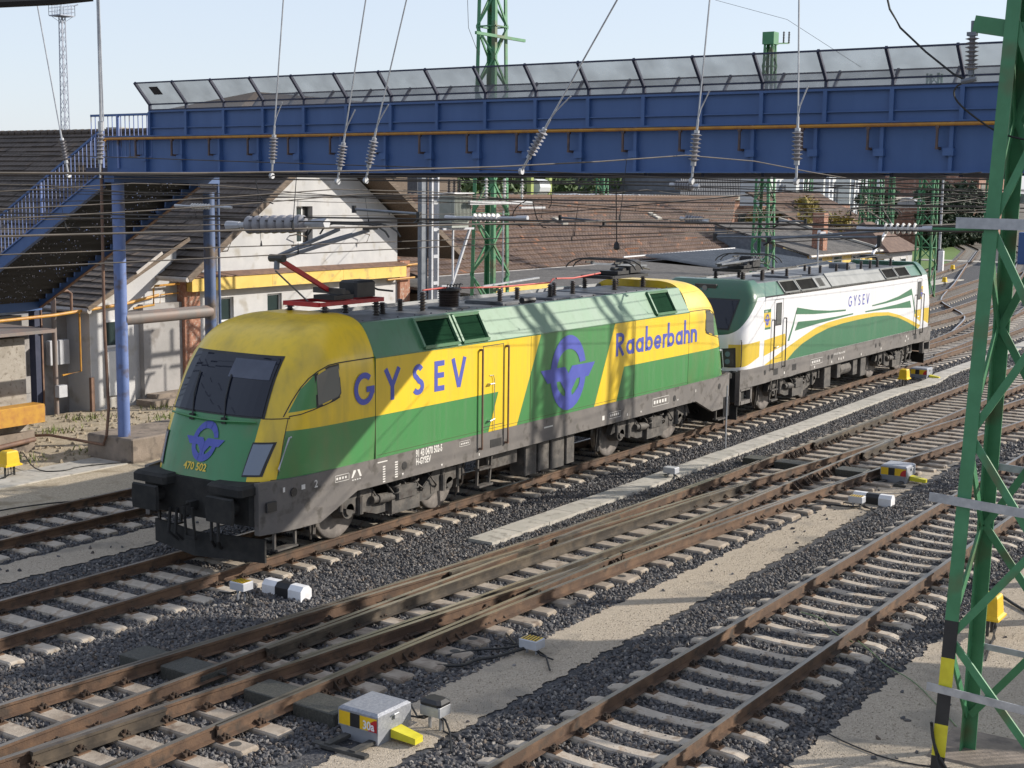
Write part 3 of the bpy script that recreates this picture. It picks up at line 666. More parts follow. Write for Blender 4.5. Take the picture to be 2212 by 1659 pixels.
# loose cables
def cable(pts, label, r_=.012, m_='rubber'):
    P = smooth3([Vector(p) for p in pts]); return tag(MB().tube(P, r_, 6).build('cable', m_), label, 'cable')
def smooth3(P, it=2):
    for _ in range(it):
        q = [P[0]]
        for a, b in zip(P, P[1:]): q += [a.lerp(b, .25), a.lerp(b, .75)]
        P = q+[P[-1]]
    return P
M['gcable'] = mat('green_earth_cable', (.10, .17, .07), (.20, .24, .12), .5, ns=5)
cable([(-10.4, -6.05, -.2), (-10.2, -6.35, -.2), (-9.9, -6.35, -.19), (-9.7, -6.5, -.19), (-9.3, -6.6, -.19), (-9.15, -6.75, -.12)], 'black cable from the crossing rail to the striped box on the sand', .02)
cable([(-10.0, -5.9, -.2), (-9.6, -6.1, -.18), (-9.3, -6.4, -.19), (-9.12, -6.72, -.1)], 'second black cable beside the striped box on the sand', .016)
cable([(2.0, -6.4, -.18), (2.4, -6.7, -.18), (2.5, -7.1, -.2), (2.7, -7.35, -.2), (2.75, -7.2, -.1)], 'black cable loop in front of the far marker block', .02)
cable([(-6.2, -10.48, -.12), (-6.4, -10.8, -.2), (-6.8, -11.1, -.2), (-7.1, -11.6, -.22), (-7.9, -12.2, -.235), (-8.6, -12.7, -.235)], 'thin green cable from the right rail towards the mast', .008, 'gcable')
cable([(-5.2, -9.2, -.17), (-5.3, -9.6, -.17), (-5.8, -9.9, -.17), (-6.2, -10.4, -.15)], 'thin green cable across the right hand track', .008, 'gcable')
cable([(-9.4, -11.0, -.2), (-9.7, -11.6, -.23), (-9.9, -12.3, -.235), (-9.7, -12.9, -.235)], 'thin black cable over the sand to the mast foot', .009)
cable([(-10.6, -11.0, -.2), (-10.9, -11.6, -.23), (-11.2, -12.3, -.235)], 'thin black cable at the lower edge of the sand', .009)
cable([(-1.6, -10.7, -.15), (-2.2, -11.4, -.2), (-2.9, -12.0, -.22), (-3.4, -12.6, -.22)], 'thick black cable behind the yellow box', .025)
cable([(-3.15, 8.35, -.2), (-4.2, 8.9, -.2), (-4.8, 8.7, -.2), (-5.2, 9.2, -.2), (-4.6, 10.4, .0)], 'thin black cable winding over the paving at the left', .014)
cable([(-9.5, 6.4, -.2), (-8.3, 6.6, -.2), (-7.2, 6.35, -.2), (-6.6, 6.0, -.2)], 'black cable lying beside the left track', .016)
# loose spare rails between the far tracks
def loose(pts, label): 
    t = thing('loose_rail', label, 'rail', (pts[0][0], pts[0][1], -.2)); rail(smooth_pts(pts), t, 'galv', 'plate', 'rail', -.08); return t
loose([(40, 1.9), (50, 3.9), (58.9, 8.2), (66, 10.0), (77, 12.6), (99, 18.2), (138, 28)], 'long bent bright rail sweeping between the far tracks')
loose([(84, 10.6), (90, 12.1), (101, 14.4), (127, 20.5)], 'bright bent rail at the far right edge')
# small black sign on a post beside the gap between the locomotives
t = thing('post_sign', 'dark plate on a thin grey post standing in front of the gap between the locomotives', 'sign', (7.09, -2.15, -.25))
MB().cyl((7.09, -2.15, -.3), (7.09, -2.15, 1.42), .022, n=8).build('post', 'galv', t); MB().box((6.98, -2.12, .62), (7.30, -2.10, 1.12)).build('plate', 'black', t)
# level crossing boards far away
tag(MB().box((113, 18, -.25), (115.5, 27, -.18)).build('crossing_path', 'slab'), 'pale path crossing the far tracks', kind='structure')
tag(MB().box((70, 13.9, -.3), (84, 15.4, -.2)).build('far_path', 'slab'), 'pale concrete path beside the far tracks', kind='structure')
# ================================================================== LOCOMOTIVES
YEL = (.74, .50, .014); GRN = (.042, .205, .058); LGRN = (.070, .180, .090); SILL = (.115, .105, .10); LBLUE = (.055, .075, .36)
M['cabglass2'] = M['glass']
M['lb'] = mat('lettering_blue', LBLUE, (.07, .09, .40), .45, ns=3)
M['sill'] = mat('loco_sill_grey', SILL, (.15, .135, .125), .65, ns=2.5, c3=(.07, .062, .055), ns3=5)
M['bogie'] = mat('bogie_grey', (.055, .051, .048), (.115, .102, .09), .75, ns=5, c3=(.05, .04, .035), ns3=8)
M['under'] = mat('underframe_dark', (.011, .011, .011), (.026, .024, .022), .85, ns=4)
M['roofdk'] = mat('loco_roof_grey', (.075, .08, .09), (.14, .145, .155), .55, ns=2.2, c3=(.04, .04, .042), ns3=3)
M['wheel'] = mat('wheel_steel', (.15, .135, .125), (.24, .215, .20), .55, .3, ns=5)
M['tread'] = mat('wheel_tread', (.35, .33, .31), None, .3, .8)
M['loco_white'] = mat('lettering_white', (.62, .60, .57), None, .6)
M['loco_yel'] = paint('livery_yellow', YEL, [], .38, dirt_amt=.14)
M['loco_grn'] = paint('livery_green', GRN, [], .38, dirt_amt=.14)
M['loco_lgrn'] = paint('livery_light_green', LGRN, [], .42, dirt=(.13, .20, .15), dirt_amt=.5)
M['seam'] = mat('panel_gap', (.05, .075, .02), None, .7)
M['louvre'] = mat('dark_green_louvre', (.006, .028, .014), (.008, .036, .018), .9, ns=4, spec=.05)
def side_mask(fn): return fn
def cabmat1():
    L = []
    NX = lambda n, X: N(n, 'MULTIPLY', N(n, 'ABSOLUTE', X), -1)
    L.append((lambda n, X, Y, Z, A: N(n, 'MULTIPLY', N(n, 'LESS_THAN', A, 1.0), N(n, 'MULTIPLY', N(n, 'LESS_THAN', Z, 2.47), N(n, 'LESS_THAN', NX(n, X), -8.05))), (.03, .19, .06)))
    L.append((lambda n, X, Y, Z, A: N(n, 'MULTIPLY', N(n, 'GREATER_THAN', A, 1.08), mask(n, NX(n, X), Z, [(-8.28, 2.265), (-6.0, 2.265), (-6.0, 1.3), (-8.56, 1.3)])), GRN))
    L.append((lambda n, X, Y, Z, A: N(n, 'MULTIPLY', N(n, 'GREATER_THAN', A, 1.08), mask(n, NX(n, X), Z, [(-7.62, 3.19), (-7.95, 2.93), (-8.20, 2.56), (-7.62, 2.60)])), GRN))
    return paint('cab_livery_yellow_green', YEL, L, .36, dirt=(.16, .14, .06), dirt_amt=.5)
M['cab1'] = cabmat1()
def cabfun(prof, xback, W, n):
    """prof: list of (z, x_centre, halfwidth)"""
    def P(z):
        for (a, xa, wa), (b, xb, wb) in zip(prof, prof[1:]):
            if a <= z <= b: t = (z-a)/(b-a); return xa+(xb-xa)*t, wa+(wb-wa)*t
        return (prof[0][1], prof[0][2]) if z < prof[0][0] else (prof[-1][1], prof[-1][2])
    def xf(y, z):
        xc, w_ = P(z); k = max(0., 1-(abs(y)/w_)**n); return xback-(xback-xc)*k**(1/n)
    def yf(x, z):
        xc, w_ = P(z); x = min(x, xback); k = max(0., 1-((xback-x)/(xback-xc))**n); return w_*k**(1/n)
    return P, xf, yf
def curve_prof(pts, k=4):
    """refine profile points by Catmull-Rom"""
    out = []; P = [np.array(p, float) for p in pts]; P = [2*P[0]-P[1]]+P+[2*P[-1]-P[-2]]
    for i in range(1, len(P)-2):
        for j in range(k):
            t = j/k; a, b, c, d = P[i-1], P[i], P[i+1], P[i+2]
            out.append(tuple(.5*((2*b)+(c-a)*t+(2*a-5*b+4*c-d)*t*t+(3*b-a-3*c+d)*t**3)))
    out.append(tuple(P[-2])); return out
def cab_shell(prof, xback, xend, W, n, parent, name, matn, na=22, flip=None, cx=0., endw=None):
    P, xf, yf = cabfun(prof, xback, W, n); mb = MB(); rings = []
    S = -1 if flip else 1
    for (z, xc, w_) in prof:
        half = []
        for i in range(na+1):
            t = math.pi/2*i/na; s_, c_ = math.sin(t)**(2/n), max(math.cos(t), 0)**(2/n)
            half.append((xback-(xback-xc)*c_, w_*s_))
        half.append(((xback+xend)/2, w_)); half.append((xend, w_))
        ring = [(x, -y) for x, y in half[::-1]]+[(x, y) for x, y in half[1:]]
        rings.append([(S*x+cx, S*y, z) for x, y in ring])
    mb.loft(rings, 0, close=False)
    mb.face(rings[-1]); mb.face([r_[0] for r_ in rings]+[r_[-1] for r_ in rings[::-1]])
    return mb.build(name, matn, parent, smooth=50), P, xf, yf
def front_patch(xf, yz, off, nu=8, nv=6, flip=False, cx=0.):
    """quad patch on the front surface: corners yz = [(y,z)*4] order TL,TR,BR,BL"""
    S = -1 if flip else 1; rows = []
    for j in range(nv+1):
        r_ = []
        for i in range(nu+1):
            u, v = i/nu, j/nv
            y = (1-v)*((1-u)*yz[0][0]+u*yz[1][0])+v*((1-u)*yz[3][0]+u*yz[2][0]); z = (1-v)*((1-u)*yz[0][1]+u*yz[1][1])+v*((1-u)*yz[3][1]+u*yz[2][1])
            r_.append((S*(xf(y, z)-off)+cx, S*y, z))
        rows.append(r_)
    return rows
def patch_mb(mb, rows, mi=0):
    for a, b in zip(rows, rows[1:]):
        for i in range(len(a)-1): mb.face([a[i], a[i+1], b[i+1], b[i]], mi)
def wheelset(x, rad, parent, side_only=False):
    for s in (-1, 1):
        t = MB(); y0 = s*.68; y1 = s*.815
        t.lathe((x, y0-s*.03, rad), (x, y1, rad), [(0, rad+.03), (.15, rad+.03), (.16, rad), (.93, rad-.002), (1, rad-.02)], 36, 1)
        t.lathe((x, y1, rad), (x, y1+s*.012, rad), [(0, rad-.02), (.9, rad-.05), (1, rad-.11)], 36, 0)
        t.lathe((x, y1-s*.02, rad), (x, y1+s*.05, rad), [(0, rad*.55), (.4, rad*.35), (1, .16)], 24, 0)
        t.build('wheel', ['wheel', 'tread'], parent, smooth=30)
    MB().cyl((x, -.7, rad), (x, .7, rad), .09, n=10).build('axle', 'under', parent)
def spring(mb, x, y, z0, z1, r_=.09, turns=4):
    pts = [(x+r_*math.cos(2*math.pi*turns*i/(turns*10)), y+r_*math.sin(2*math.pi*turns*i/(turns*10)), z0+(z1-z0)*i/(turns*10)) for i in range(turns*10+1)]
    mb.tube(pts, .02, 5)
def bogie(xc, wb, rad, parent, style=1):
    b = MB(); 
    for s in (-1, 1):
        y = s*1.02
        pr = [(xc-wb/2-.55, .62), (xc-wb/2-.42, .84), (xc-wb/2+.5, .90), (xc-.55, .58), (xc+.55, .58), (xc+wb/2-.5, .90), (xc+wb/2+.42, .84), (xc+wb/2+.55, .62), (xc+wb/2+.3, .66), (xc+.75, .36), (xc-.75, .36), (xc-wb/2-.3, .66)]
        b.prism([(a, y, z) for a, z in pr], (0, s*.14, 0))
        b.box((xc-.42, y, .30), (xc+.42, s*1.25, .56)); b.bbox((xc-.30, y, .56), (xc+.30, s*1.30, .80), .03)
        for dx in (-.28, .28): spring(b, xc+dx, s*1.2, .60, .98, .10, 3)
        for w_ in (-1, 1):
            xw = xc+w_*wb/2
            b.cyl((xw, s*.86, rad), (xw, s*1.12, rad), .20, .17, 16); b.cyl((xw, s*1.12, rad), (xw, s*1.16, rad), .11, n=12)
            b.bar((xw, s*1.10, rad), (xw-w_*.62, s*1.12, rad-.05), .10, .16); b.cyl((xw-w_*.25, s*1.16, rad+.12), (xw-w_*.25, s*1.16, .98), .05, n=10); b.cyl((xw+w_*.28, s*1.16, rad+.02), (xw+w_*.28, s*1.16, 1.0), .055, n=10)
            b.cyl((xw-w_*.25, s*1.16, rad-.12), (xw-w_*.25, s*1.16, rad+.20), .075, n=10)
            b.box((xw-.12, s*1.0, rad+.2), (xw+.12, s*1.14, rad+.30))
            # brake hanger and sand pipe
            b.bar((xw+w_*.66, s*.86, .22), (xw+w_*.60, s*.86, .95), .07, .07); b.box((xw+w_*.60-.05, s*.80, .35), (xw+w_*.60+.05, s*.92, .72))
            b.tube([(xw+w_*.78, s*.95, .95), (xw+w_*.78, s*.9, .4), (xw+w_*.66, s*.80, .12)], .022, 6)
        b.cyl((xc-.95, s*1.20, .66), (xc-.35, s*1.20, .62), .075, n=12); b.cyl((xc-.80, s*1.20, .65), (xc-.50, s*1.20, .63), .095, n=12)
        b.bar((xc+.45, s*1.14, .45), (xc+.95, s*1.14, .80), .06, .06)
        for k in range(5): b.tube([(xc-.9+.42*k, s*1.08, .95), (xc-.85+.42*k, s*1.22, .72+.06*(k % 3)), (xc-.70+.42*k, s*1.22, .62), (xc-.6+.42*k, s*1.1, .5)], .018, 5)
    b.box((xc-.5, -1.0, .35), (xc+.5, 1.0, .6))
    for w_ in (-1, 1): b.box((xc+w_*.75-.35, -.6, .3), (xc+w_*.75+.35, .6, .95))
    o = b.build('bogie_frame', 'bogie', parent, smooth=35)
    for w_ in (-1, 1): wheelset(xc+w_*wb/2, rad, o)
    return o
def rib_ins(mb, x, y, z0, z1, r_=.085, n=7, core=.05, mi=0):
    prof = [(0, core*1.2)]
    for k in range(n): a = (k+.15)/n; b = (k+.6)/n; prof += [(a, core), (a+.02, r_), (b, core*1.1)]
    prof += [(1, core)]
    mb.lathe((x, y, z0), (x, y, z1), prof, 14, mi)
def pantograph(root, xb, raised, z0, red=True, S=1):
    """single-arm pantograph; base centre xb"""
    p = MB(); rd = 0
    for s in (-1, 1): p.bar((xb-.9, s*.42, z0), (xb+.9, s*.42, z0), .05, .07, rd)
    for dx in (-.9, .05, .9): p.bar((xb+dx, -.42, z0), (xb+dx, .42, z0), .07, .08, rd)
    p.build('pantograph_frame', ['red' if red else 'black', 'dksteel'], root)
    q = MB()
    for dx, s in ((-.75, -1), (-.75, 1), (.75, -.9), (.75, .9)): rib_ins(q, xb+dx, s*.42, z0-.30, z0-.04, .09, 5, .045)
    q.build('support_insulator', 'ins_br', root, smooth=30)
    a = MB(); pv = Vector((xb+S*-.05+.35, 0, z0+.12))
    if raised:
        pv = Vector((xb-.15, 0, z0+.20)); kn = Vector((-7.02, 0, 5.03)); hd = Vector((-4.95, 0, 5.52))
        a.bar(pv, kn, .065, .08, 0); a.cyl((kn.x, -.16, kn.z), (kn.x, .16, kn.z), .07, n=10, mi=1)
        a.bar(pv+Vector((0, -.35, 0)), pv+Vector((0, .35, 0)), .10, .10, 1)
        a.build('lower_arm', ['red', 'dksteel'], root)
        a = MB()
        a.bar(kn+Vector((0, -.08, 0)), hd+Vector((0, -.36, -.03)), .055, .06); a.bar(kn+Vector((0, .08, 0)), hd+Vector((0, .36, -.03)), .055, .06); a.cyl(kn+Vector((-.02, 0, -.2)), kn+Vector((0, 0, .02)), .05, n=8)
        a.bar(kn+Vector((.9, -.13, .21)), kn+Vector((.9, .13, .21)), .03, .03)
        a.build('upper_arm', 'mastgrey', root)
        a = MB(); a.cyl((xb-.85, -.1, z0+.05), kn+Vector((-.05, 0, -.22)), .016, n=6); a.cyl(kn+Vector((.1, .05, .06)), hd+Vector((-.05, 0, -.10)), .018, n=6); a.build('guide_rod', 'mastgrey', root)
        head = hd
    else:
        kn = Vector((xb+S*1.45, 0, z0+.16)); a.bar(Vector((xb-S*.1, 0, z0+.14)), kn, .09, .09, 0); a.build('lower_arm', ['dksteel', 'dksteel'], root)
        a = MB(); hd = Vector((xb-S*.55, 0, z0+.34))
        for s in (-1, 1): a.bar(kn+Vector((0, s*.08, .03)), hd+Vector((0, s*.36, -.04)), .05, .05)
        a.build('upper_arm', 'mastgrey', root); head = hd
    h = MB()
    for dx in (-.17, .17):
        pts = [(head.x+dx, y, head.z+.06+zz) for y, zz in ((-.98, -.20), (-.90, -.10), (-.72, -.01), (-.5, .03), (.5, .03), (.72, -.01), (.90, -.10), (.98, -.20))]
        h.tube(pts, .018, 6); h.bar((head.x+dx, -.52, head.z+.075), (head.x+dx, .52, head.z+.075), .045, .03)
    for s in (-.4, .4): h.bar((head.x-.2, s, head.z), (head.x+.2, s, head.z), .04, .04)
    h.build('collector_head', 'dksteel', root)
    d = MB(); d.cyl((xb+.15, -.18, z0+.10), (xb+.15, .18, z0+.10), .10, n=12); d.box((xb-.30, -.25, z0+.04), (xb+.25, .25, z0+.12)); d.bbox((xb+.35, -.22, z0+.05), (xb+.95, .22, z0+.36), .04)
    d.tube([(xb+.95, 0, z0+.25), (xb+1.2, -.05, z0+.15), (xb+1.6, -.1, z0+.1)], .02, 5); d.build('drive_unit', 'black', root)
M['mastgrey'] = mat('slate_grey_steel', (.13, .145, .17), (.18, .195, .22), .5, .3, ns=5)
def buffers(root, xe, S, yb=.875, rect=True):
    """S=-1 for the -x end"""
    for s in (-1, 1):
        b = MB(); y = s*yb
        b.cyl((xe, y, 1.06), (xe+S*.28, y, 1.06), .15, .13, 14); b.cyl((xe+S*.25, y, 1.06), (xe+S*.42, y, 1.06), .10, n=12)
        b.loft([[(xe+S*.42, y-.30, .84), (xe+S*.42, y+.30, .84), (xe+S*.42, y+.32, 1.06), (xe+S*.42, y+.30, 1.28), (xe+S*.42, y-.30, 1.28), (xe+S*.42, y-.32, 1.06)], [(xe+S*.47, y-.28, .86), (xe+S*.47, y+.28, .86), (xe+S*.47, y+.30, 1.06), (xe+S*.47, y+.28, 1.26), (xe+S*.47, y-.28, 1.26), (xe+S*.47, y-.30, 1.06)]], cap=True)
        b.build('buffer', 'under', root, smooth=30)
    h = MB(); h.bar((xe, 0, 1.0), (xe+S*.3, 0, 1.0), .12, .14); h.tube([(xe+S*.3, 0, 1.05), (xe+S*.40, 0, 1.0), (xe+S*.38, 0, .85), (xe+S*.3, 0, .85)], .035, 7)
    for y in (-.10, .10): h.cyl((xe+S*.3, y, .98), (xe+S*.25, y, .45), .025, n=7)
    h.bar((xe+S*.25, -.12, .45), (xe+S*.25, .12, .45), .06, .06)
    h.build('coupling', 'under', root)
    h = MB()
    for y in (-.55, -.40, .42, .58): h.tube([(xe, y, .95), (xe+S*.16, y, .85), (xe+S*.18, y*1.04, .45), (xe+S*.05, y*.9, .30), (xe-S*.05, y*.8, .42)], .028, 7)
    h.build('brake_hose', 'rubber', root)
    # snow plough
    h = MB(); h.loft([[(xe-S*.15, -1.3, .12), (xe+S*.18, 0, .12), (xe-S*.15, 1.3, .12), (xe-S*.19, 1.3, .12), (xe+S*.14, 0, .12), (xe-S*.19, -1.3, .12)], [(xe-S*.15, -1.3, .52), (xe+S*.12, 0, .52), (xe-S*.15, 1.3, .52), (xe-S*.19, 1.3, .52), (xe+S*.08, 0, .52), (xe-S*.19, -1.3, .52)]], cap=True); h.build('snow_plough', 'under', root)

# ---------------------------------------------------------------- yellow and green locomotive
def bars(q, x, y, z, w_, h_, n=4):
    for i in range(n): q.box((x+w_*i/n, y, z), (x+w_*(i+.62)/n, y-.001, z+h_))
def loco1():
    root = thing('electric_locomotive', 'yellow and green electric locomotive lettered GYSEV and Raaberbahn with raised pantograph', 'locomotive', (0, 0, 0))
    prof = curve_prof([(1.44, -9.02, 1.48), (1.9, -8.86, 1.495), (2.45, -8.62, 1.50), (3.0, -8.34, 1.49), (3.3, -8.14, 1.47), (3.5, -7.99, 1.40), (3.7, -7.80, 1.30), (3.85, -7.55, 1.19), (3.95, -7.25, 1.05), (4.01, -6.95, .88), (4.045, -6.80, .62)], 3)
    for S, fl in ((-1, False), (1, True)):
        o, P, xf, yf = cab_shell(prof, -6.55, -6.15, 1.5, 4.2, root, 'cab', 'cab1', flip=fl)
        if fl: o['label'] = 'rear cab, yellow with green lower side'
        if fl:     # object coordinates mirror: rotate mesh instead
            pass
        g = MB(); patch_mb(g, front_patch(xf, [(-1.02, 3.46), (1.02, 3.46), (1.06, 2.47), (-1.06, 2.47)], .012, 12, 8, fl), 1)
        patch_mb(g, front_patch(xf, [(-.98, 3.42), (.98, 3.42), (1.02, 2.50), (-1.02, 2.50)], .026, 12, 8, fl), 0)
        g.build('windscreen', ['glass', 'black'], root, smooth=True)
        g = MB(); patch_mb(g, front_patch(xf, [(-.93, 3.38), (-.06, 3.38), (-.06, 3.08), (-.95, 3.08)], .034, 6, 3, fl), 0); g.build('sun_blind', 'blind', root)
        for s in (-1, 1):
            g = MB(); patch_mb(g, front_patch(xf, [(s*.98, 2.10), (s*1.28, 2.10), (s*1.20, 1.55), (s*.92, 1.55)], .012, 5, 4, fl), 1)
            patch_mb(g, front_patch(xf, [(s*1.00, 2.07), (s*1.25, 2.07), (s*1.17, 1.58), (s*.94, 1.58)], .02, 5, 4, fl), 0); g.build('headlight', ['lamp', 'black'], root)
            # cab side window
            SS = -1 if fl else 1
            pts = [(-7.67, 3.15), (-7.35, 3.27), (-7.10, 3.29), (-7.07, 2.78), (-7.14, 2.70), (-7.67, 2.59)]
            def onside(x, z, off): return (SS*x, SS*s*(yf(x, z)+off), z)
            g = MB(); g.face([onside(x, z, .006) for x, z in pts], 1); cx_, cz_ = -7.34, 2.98
            g.face([onside(cx_+(x-cx_)*.90, cz_+(z-cz_)*.90, .011) for x, z in pts], 0); g.build('side_window', ['sideglass', 'black'], root)
            g = MB(); a = onside(-8.28, 2.16, .06); b = onside(-8.50, 1.66, .06); a2 = onside(-8.20, 2.16, .0); b2 = onside(-8.45, 1.62, .0); g.tube([a2, a, b, b2], .016, 6); g.build('grab_rail', 'ltgrey', root)
        g = MB(); SS = -1 if fl else 1
        for s in (-1, 1):
            sd_ = lambda x, z, off=.004: (SS*x, SS*s*(yf(x, z)+off), z)
            lo_ = [(SS*(xf(y, 2.47)-.004), SS*s*y, 2.47) for y in (1.02, 1.15, 1.25, 1.34)]+[sd_(x, z) for x, z in ((-8.2, 2.50), (-8.0, 2.52), (-7.75, 2.57), (-7.5, 2.62), (-7.25, 2.67), (-7.1, 2.72))]
            g.tube(lo_, .009, 5); g.tube([sd_(x, z) for x, z in ((-8.28, 2.50), (-8.12, 2.74), (-7.95, 2.95), (-7.78, 3.10), (-7.6, 3.20), (-7.35, 3.285), (-7.1, 3.305), (-6.6, 3.31), (-6.15, 3.31))], .010, 5)
            g.tube([sd_(-8.22, 2.46), sd_(-8.34, 2.1), sd_(-8.48, 1.55)], .006, 5)
        g.build('panel_seam', 'black', root)
        # hand rail across the nose and wipers
        g = MB(); pts = [(SS_ := (-1 if fl else 1)) and (SS_*(xf(y, 2.40)-.06), SS_*y, 2.40-.02*math.cos(y*3)) for y in [-.98+.196*i for i in range(11)]]; g.tube(pts, .018, 6); g.build('nose_hand_rail', 'loco_grn', root)
        for yy in (-.30, .45):
            g = MB(); SS = -1 if fl else 1
            g.tube([(SS*(xf(yy, 2.43)-.03), SS*yy, 2.43), (SS*(xf(yy+.1, 2.75)-.05), SS*(yy+.10), 2.75), (SS*(xf(yy+.16, 3.1)-.04), SS*(yy+.16), 3.12)], .014, 5); g.box((SS*(xf(yy, 2.40)-.05), SS*yy-.05, 2.34), (SS*(xf(yy, 2.40)), SS*yy+.05, 2.44)); g.build('wiper', 'black', root)
        if not fl:
            e = MB(); k = 0
            em = MB(); emblem(em, (0, 0, 0), (1, 0, 0), (0, 1, 0), lift=(0, 0, -.0012))
            e.mesh([(xf(-vx*.44, 2.03+vy*.33)-.012+vz, vx*-.44, 2.03+vy*.33) for vx, vy, vz in em.v], em.f); e.build('emblem', 'lb', root)
            vs, fs = text_mesh('470 502', .17, .004, .95); e = MB(); e.mesh([(xf(.35-a, 1.56+b)-.012, .35-a, 1.56+b) for a, b in vs], fs); e.build('front_number', 'loco_yel', root)
    # middle body
    sec = [(-1.5, 1.49), (-1.5, 3.30), (-1.17, 3.89), (-1.08, 3.90), (-1.05, 3.83), (1.05, 3.83), (1.08, 3.90), (1.17, 3.89), (1.5, 3.30), (1.5, 1.49)]
    mb = MB(); r0 = [(-6.15, y, z) for y, z in sec]; r1 = [(6.15, y, z) for y, z in sec]
    for i in range(len(sec)):
        j = (i+1) % len(sec); mi = {0: 0, 1: 1, 2: 1, 3: 2, 4: 2, 5: 2, 6: 1, 7: 1, 8: 0, 9: 3}[i]
        mb.face([r0[i], r1[i], r1[j], r0[j]], mi)
    mb.face(r0[::-1], 0); mb.face(r1, 0)
    body = mb.build('body', ['loco_grn', 'loco_lgrn', 'roofdk', 'under'], root)
    for s in (-1, 1):
        y = s*1.5025
        f = MB()
        for pts in ([(-6.15, 3.285), (-6.15, 2.262), (-2.28, 2.262), (-2.62, 1.492), (-1.60, 1.492), (-.72, 3.285)], [(2.40, 3.285), (1.53, 1.492), (2.53, 1.492), (2.86, 2.262), (6.15, 2.262), (6.15, 3.285)]):
            f.face([((x if s < 0 else -x), y, z) for x, z in pts])
        f.build('yellow_band', 'loco_yel', body)
        # lettering (mirrored side reads correctly too)
        def place(fn):
            q = MB(); fn(q)
            if s > 0: q.v = [(-a, -b, c) for a, b, c in q.v]
            return q
        place(lambda q: letters(q, 'GYSEV', [-6.74, -5.92, -5.10, -4.42, -3.88], 2.50, .575, .175, -1.506, 1.05)).build('lettering', 'lb', body)
        place(lambda q: letters(q, 'Raaberbahn', [2.46, 2.94, 3.40, 3.86, 4.30, 4.74, 4.98, 5.42, 5.86, 6.25], 2.53, .53, .16, -1.506, 1.18)).build('lettering', 'lb', body)
        place(lambda q: emblem(q, (.40, -1.5065, 2.375), (1.12, 0, 0), (0, 0, .815))).build('emblem', 'lb', body)
        d = MB()
        for x0, x1 in ((-2.83, -2.815), (-2.12, -2.105)): d.box((x0, s*1.5, 1.36), (x1, s*1.506, 3.22))
        d.box((-2.83, s*1.5, 3.21), (-2.105, s*1.506, 3.225)); d.box((-2.83, s*1.5, 1.60), (-2.105, s*1.506, 1.612))
        if s < 0:
            dd = d.build('door', 'dksteel', body)
            h = MB(); 
            for x in (-2.93, -2.02): h.cyl((x, -1.57, 1.20), (x, -1.57, 3.16), .020, n=8); h.box((x-.02, -1.58, 1.18), (x+.02, -1.5, 1.22)); h.box((x-.02, -1.58, 3.14), (x+.02, -1.5, 3.18))
            h.build('hand_rail', 'brownpipe', body)
            h = MB(); h.tube([(-2.66, -1.51, 2.46), (-2.66, -1.57, 2.46), (-2.52, -1.57, 2.46)], .015, 6); h.tube([(-2.66, -1.51, 1.72), (-2.66, -1.57, 1.72), (-2.50, -1.57, 1.75)], .015, 6); h.tube([(-2.60, -1.51, 2.62), (-2.50, -1.53, 2.62), (-2.46, -1.53, 2.52), (-2.46, -1.53, 1.5)], .008, 5); h.build('handle', 'galv', dd)
        # roof slope grilles
        for a, b in ((-4.72, -3.62), (-3.50, -2.62), (4.42, 5.42)):
            if s > 0: a, b = -b, -a
            def sl(x, t, off): return (x, s*(1.5-.33*t+off*.87), 3.30+.59*t+off*.49)
            g = MB(); g.face([sl(a, .12, .006), sl(b, .12, .006), sl(b, .88, .006), sl(a, .88, .006)], 0)
            for k in range(9): t0 = .15+.08*k; g.face([sl(a, t0, .008), sl(b, t0, .008), sl(b, t0+.045, .016), sl(a, t0+.045, .016)], 0)
            for p_, q_ in ((sl(a, .08, .03), sl(b, .08, .03)), (sl(b, .08, .03), sl(b, .92, .03)), (sl(b, .92, .03), sl(a, .92, .03)), (sl(a, .92, .03), sl(a, .08, .03))): g.bar(p_, q_, .06, .06, 1)
            g.build('air_grille', ['louvre', 'loco_lgrn'], body)
        d = MB()
        for x in (-6.15, -1.1, 3.35, 6.15): d.box((x-.006, s*1.5, 1.5), (x+.006, s*1.5045, 3.28))
        d.box((-6.1, s*1.5, 1.545), (6.1, s*1.5045, 1.553)); d.build('panel_seam', 'seam', body)
        # gutter line
        MB().bar((-6.15, s*1.505, 3.30), (6.15, s*1.505, 3.30), .012, .02).build('rain_gutter', 'loco_lgrn', body)
    # sill with cut-away ends
    for s in (-1, 1):
        pr = [(-8.95, 1.45), (-8.95, .62), (-7.62, .62), (-6.65, 1.0), (6.65, 1.0), (7.62, .62), (8.95, .62), (8.95, 1.45)]
        nose = lambda x: (1.5 if abs(x) < 8 else 1.5-.16*((abs(x)-8)/.95)**2)
        q = MB(); xs_ = [-8.95, -8.6, -8.3, -8.0, -7.62, -6.65, 6.65, 7.62, 8.0, 8.3, 8.6, 8.95]
        zb = lambda x: .62 if abs(x) >= 7.62 else 1.0
        rings = [[(x, s*nose(x), zb(x)), (x, s*nose(x), 1.488), (x, s*(nose(x)-.10), 1.488), (x, s*(nose(x)-.10), zb(x))] for x in xs_]
        q.loft(rings, cap=True); q.build('side_sill', 'sill', root)
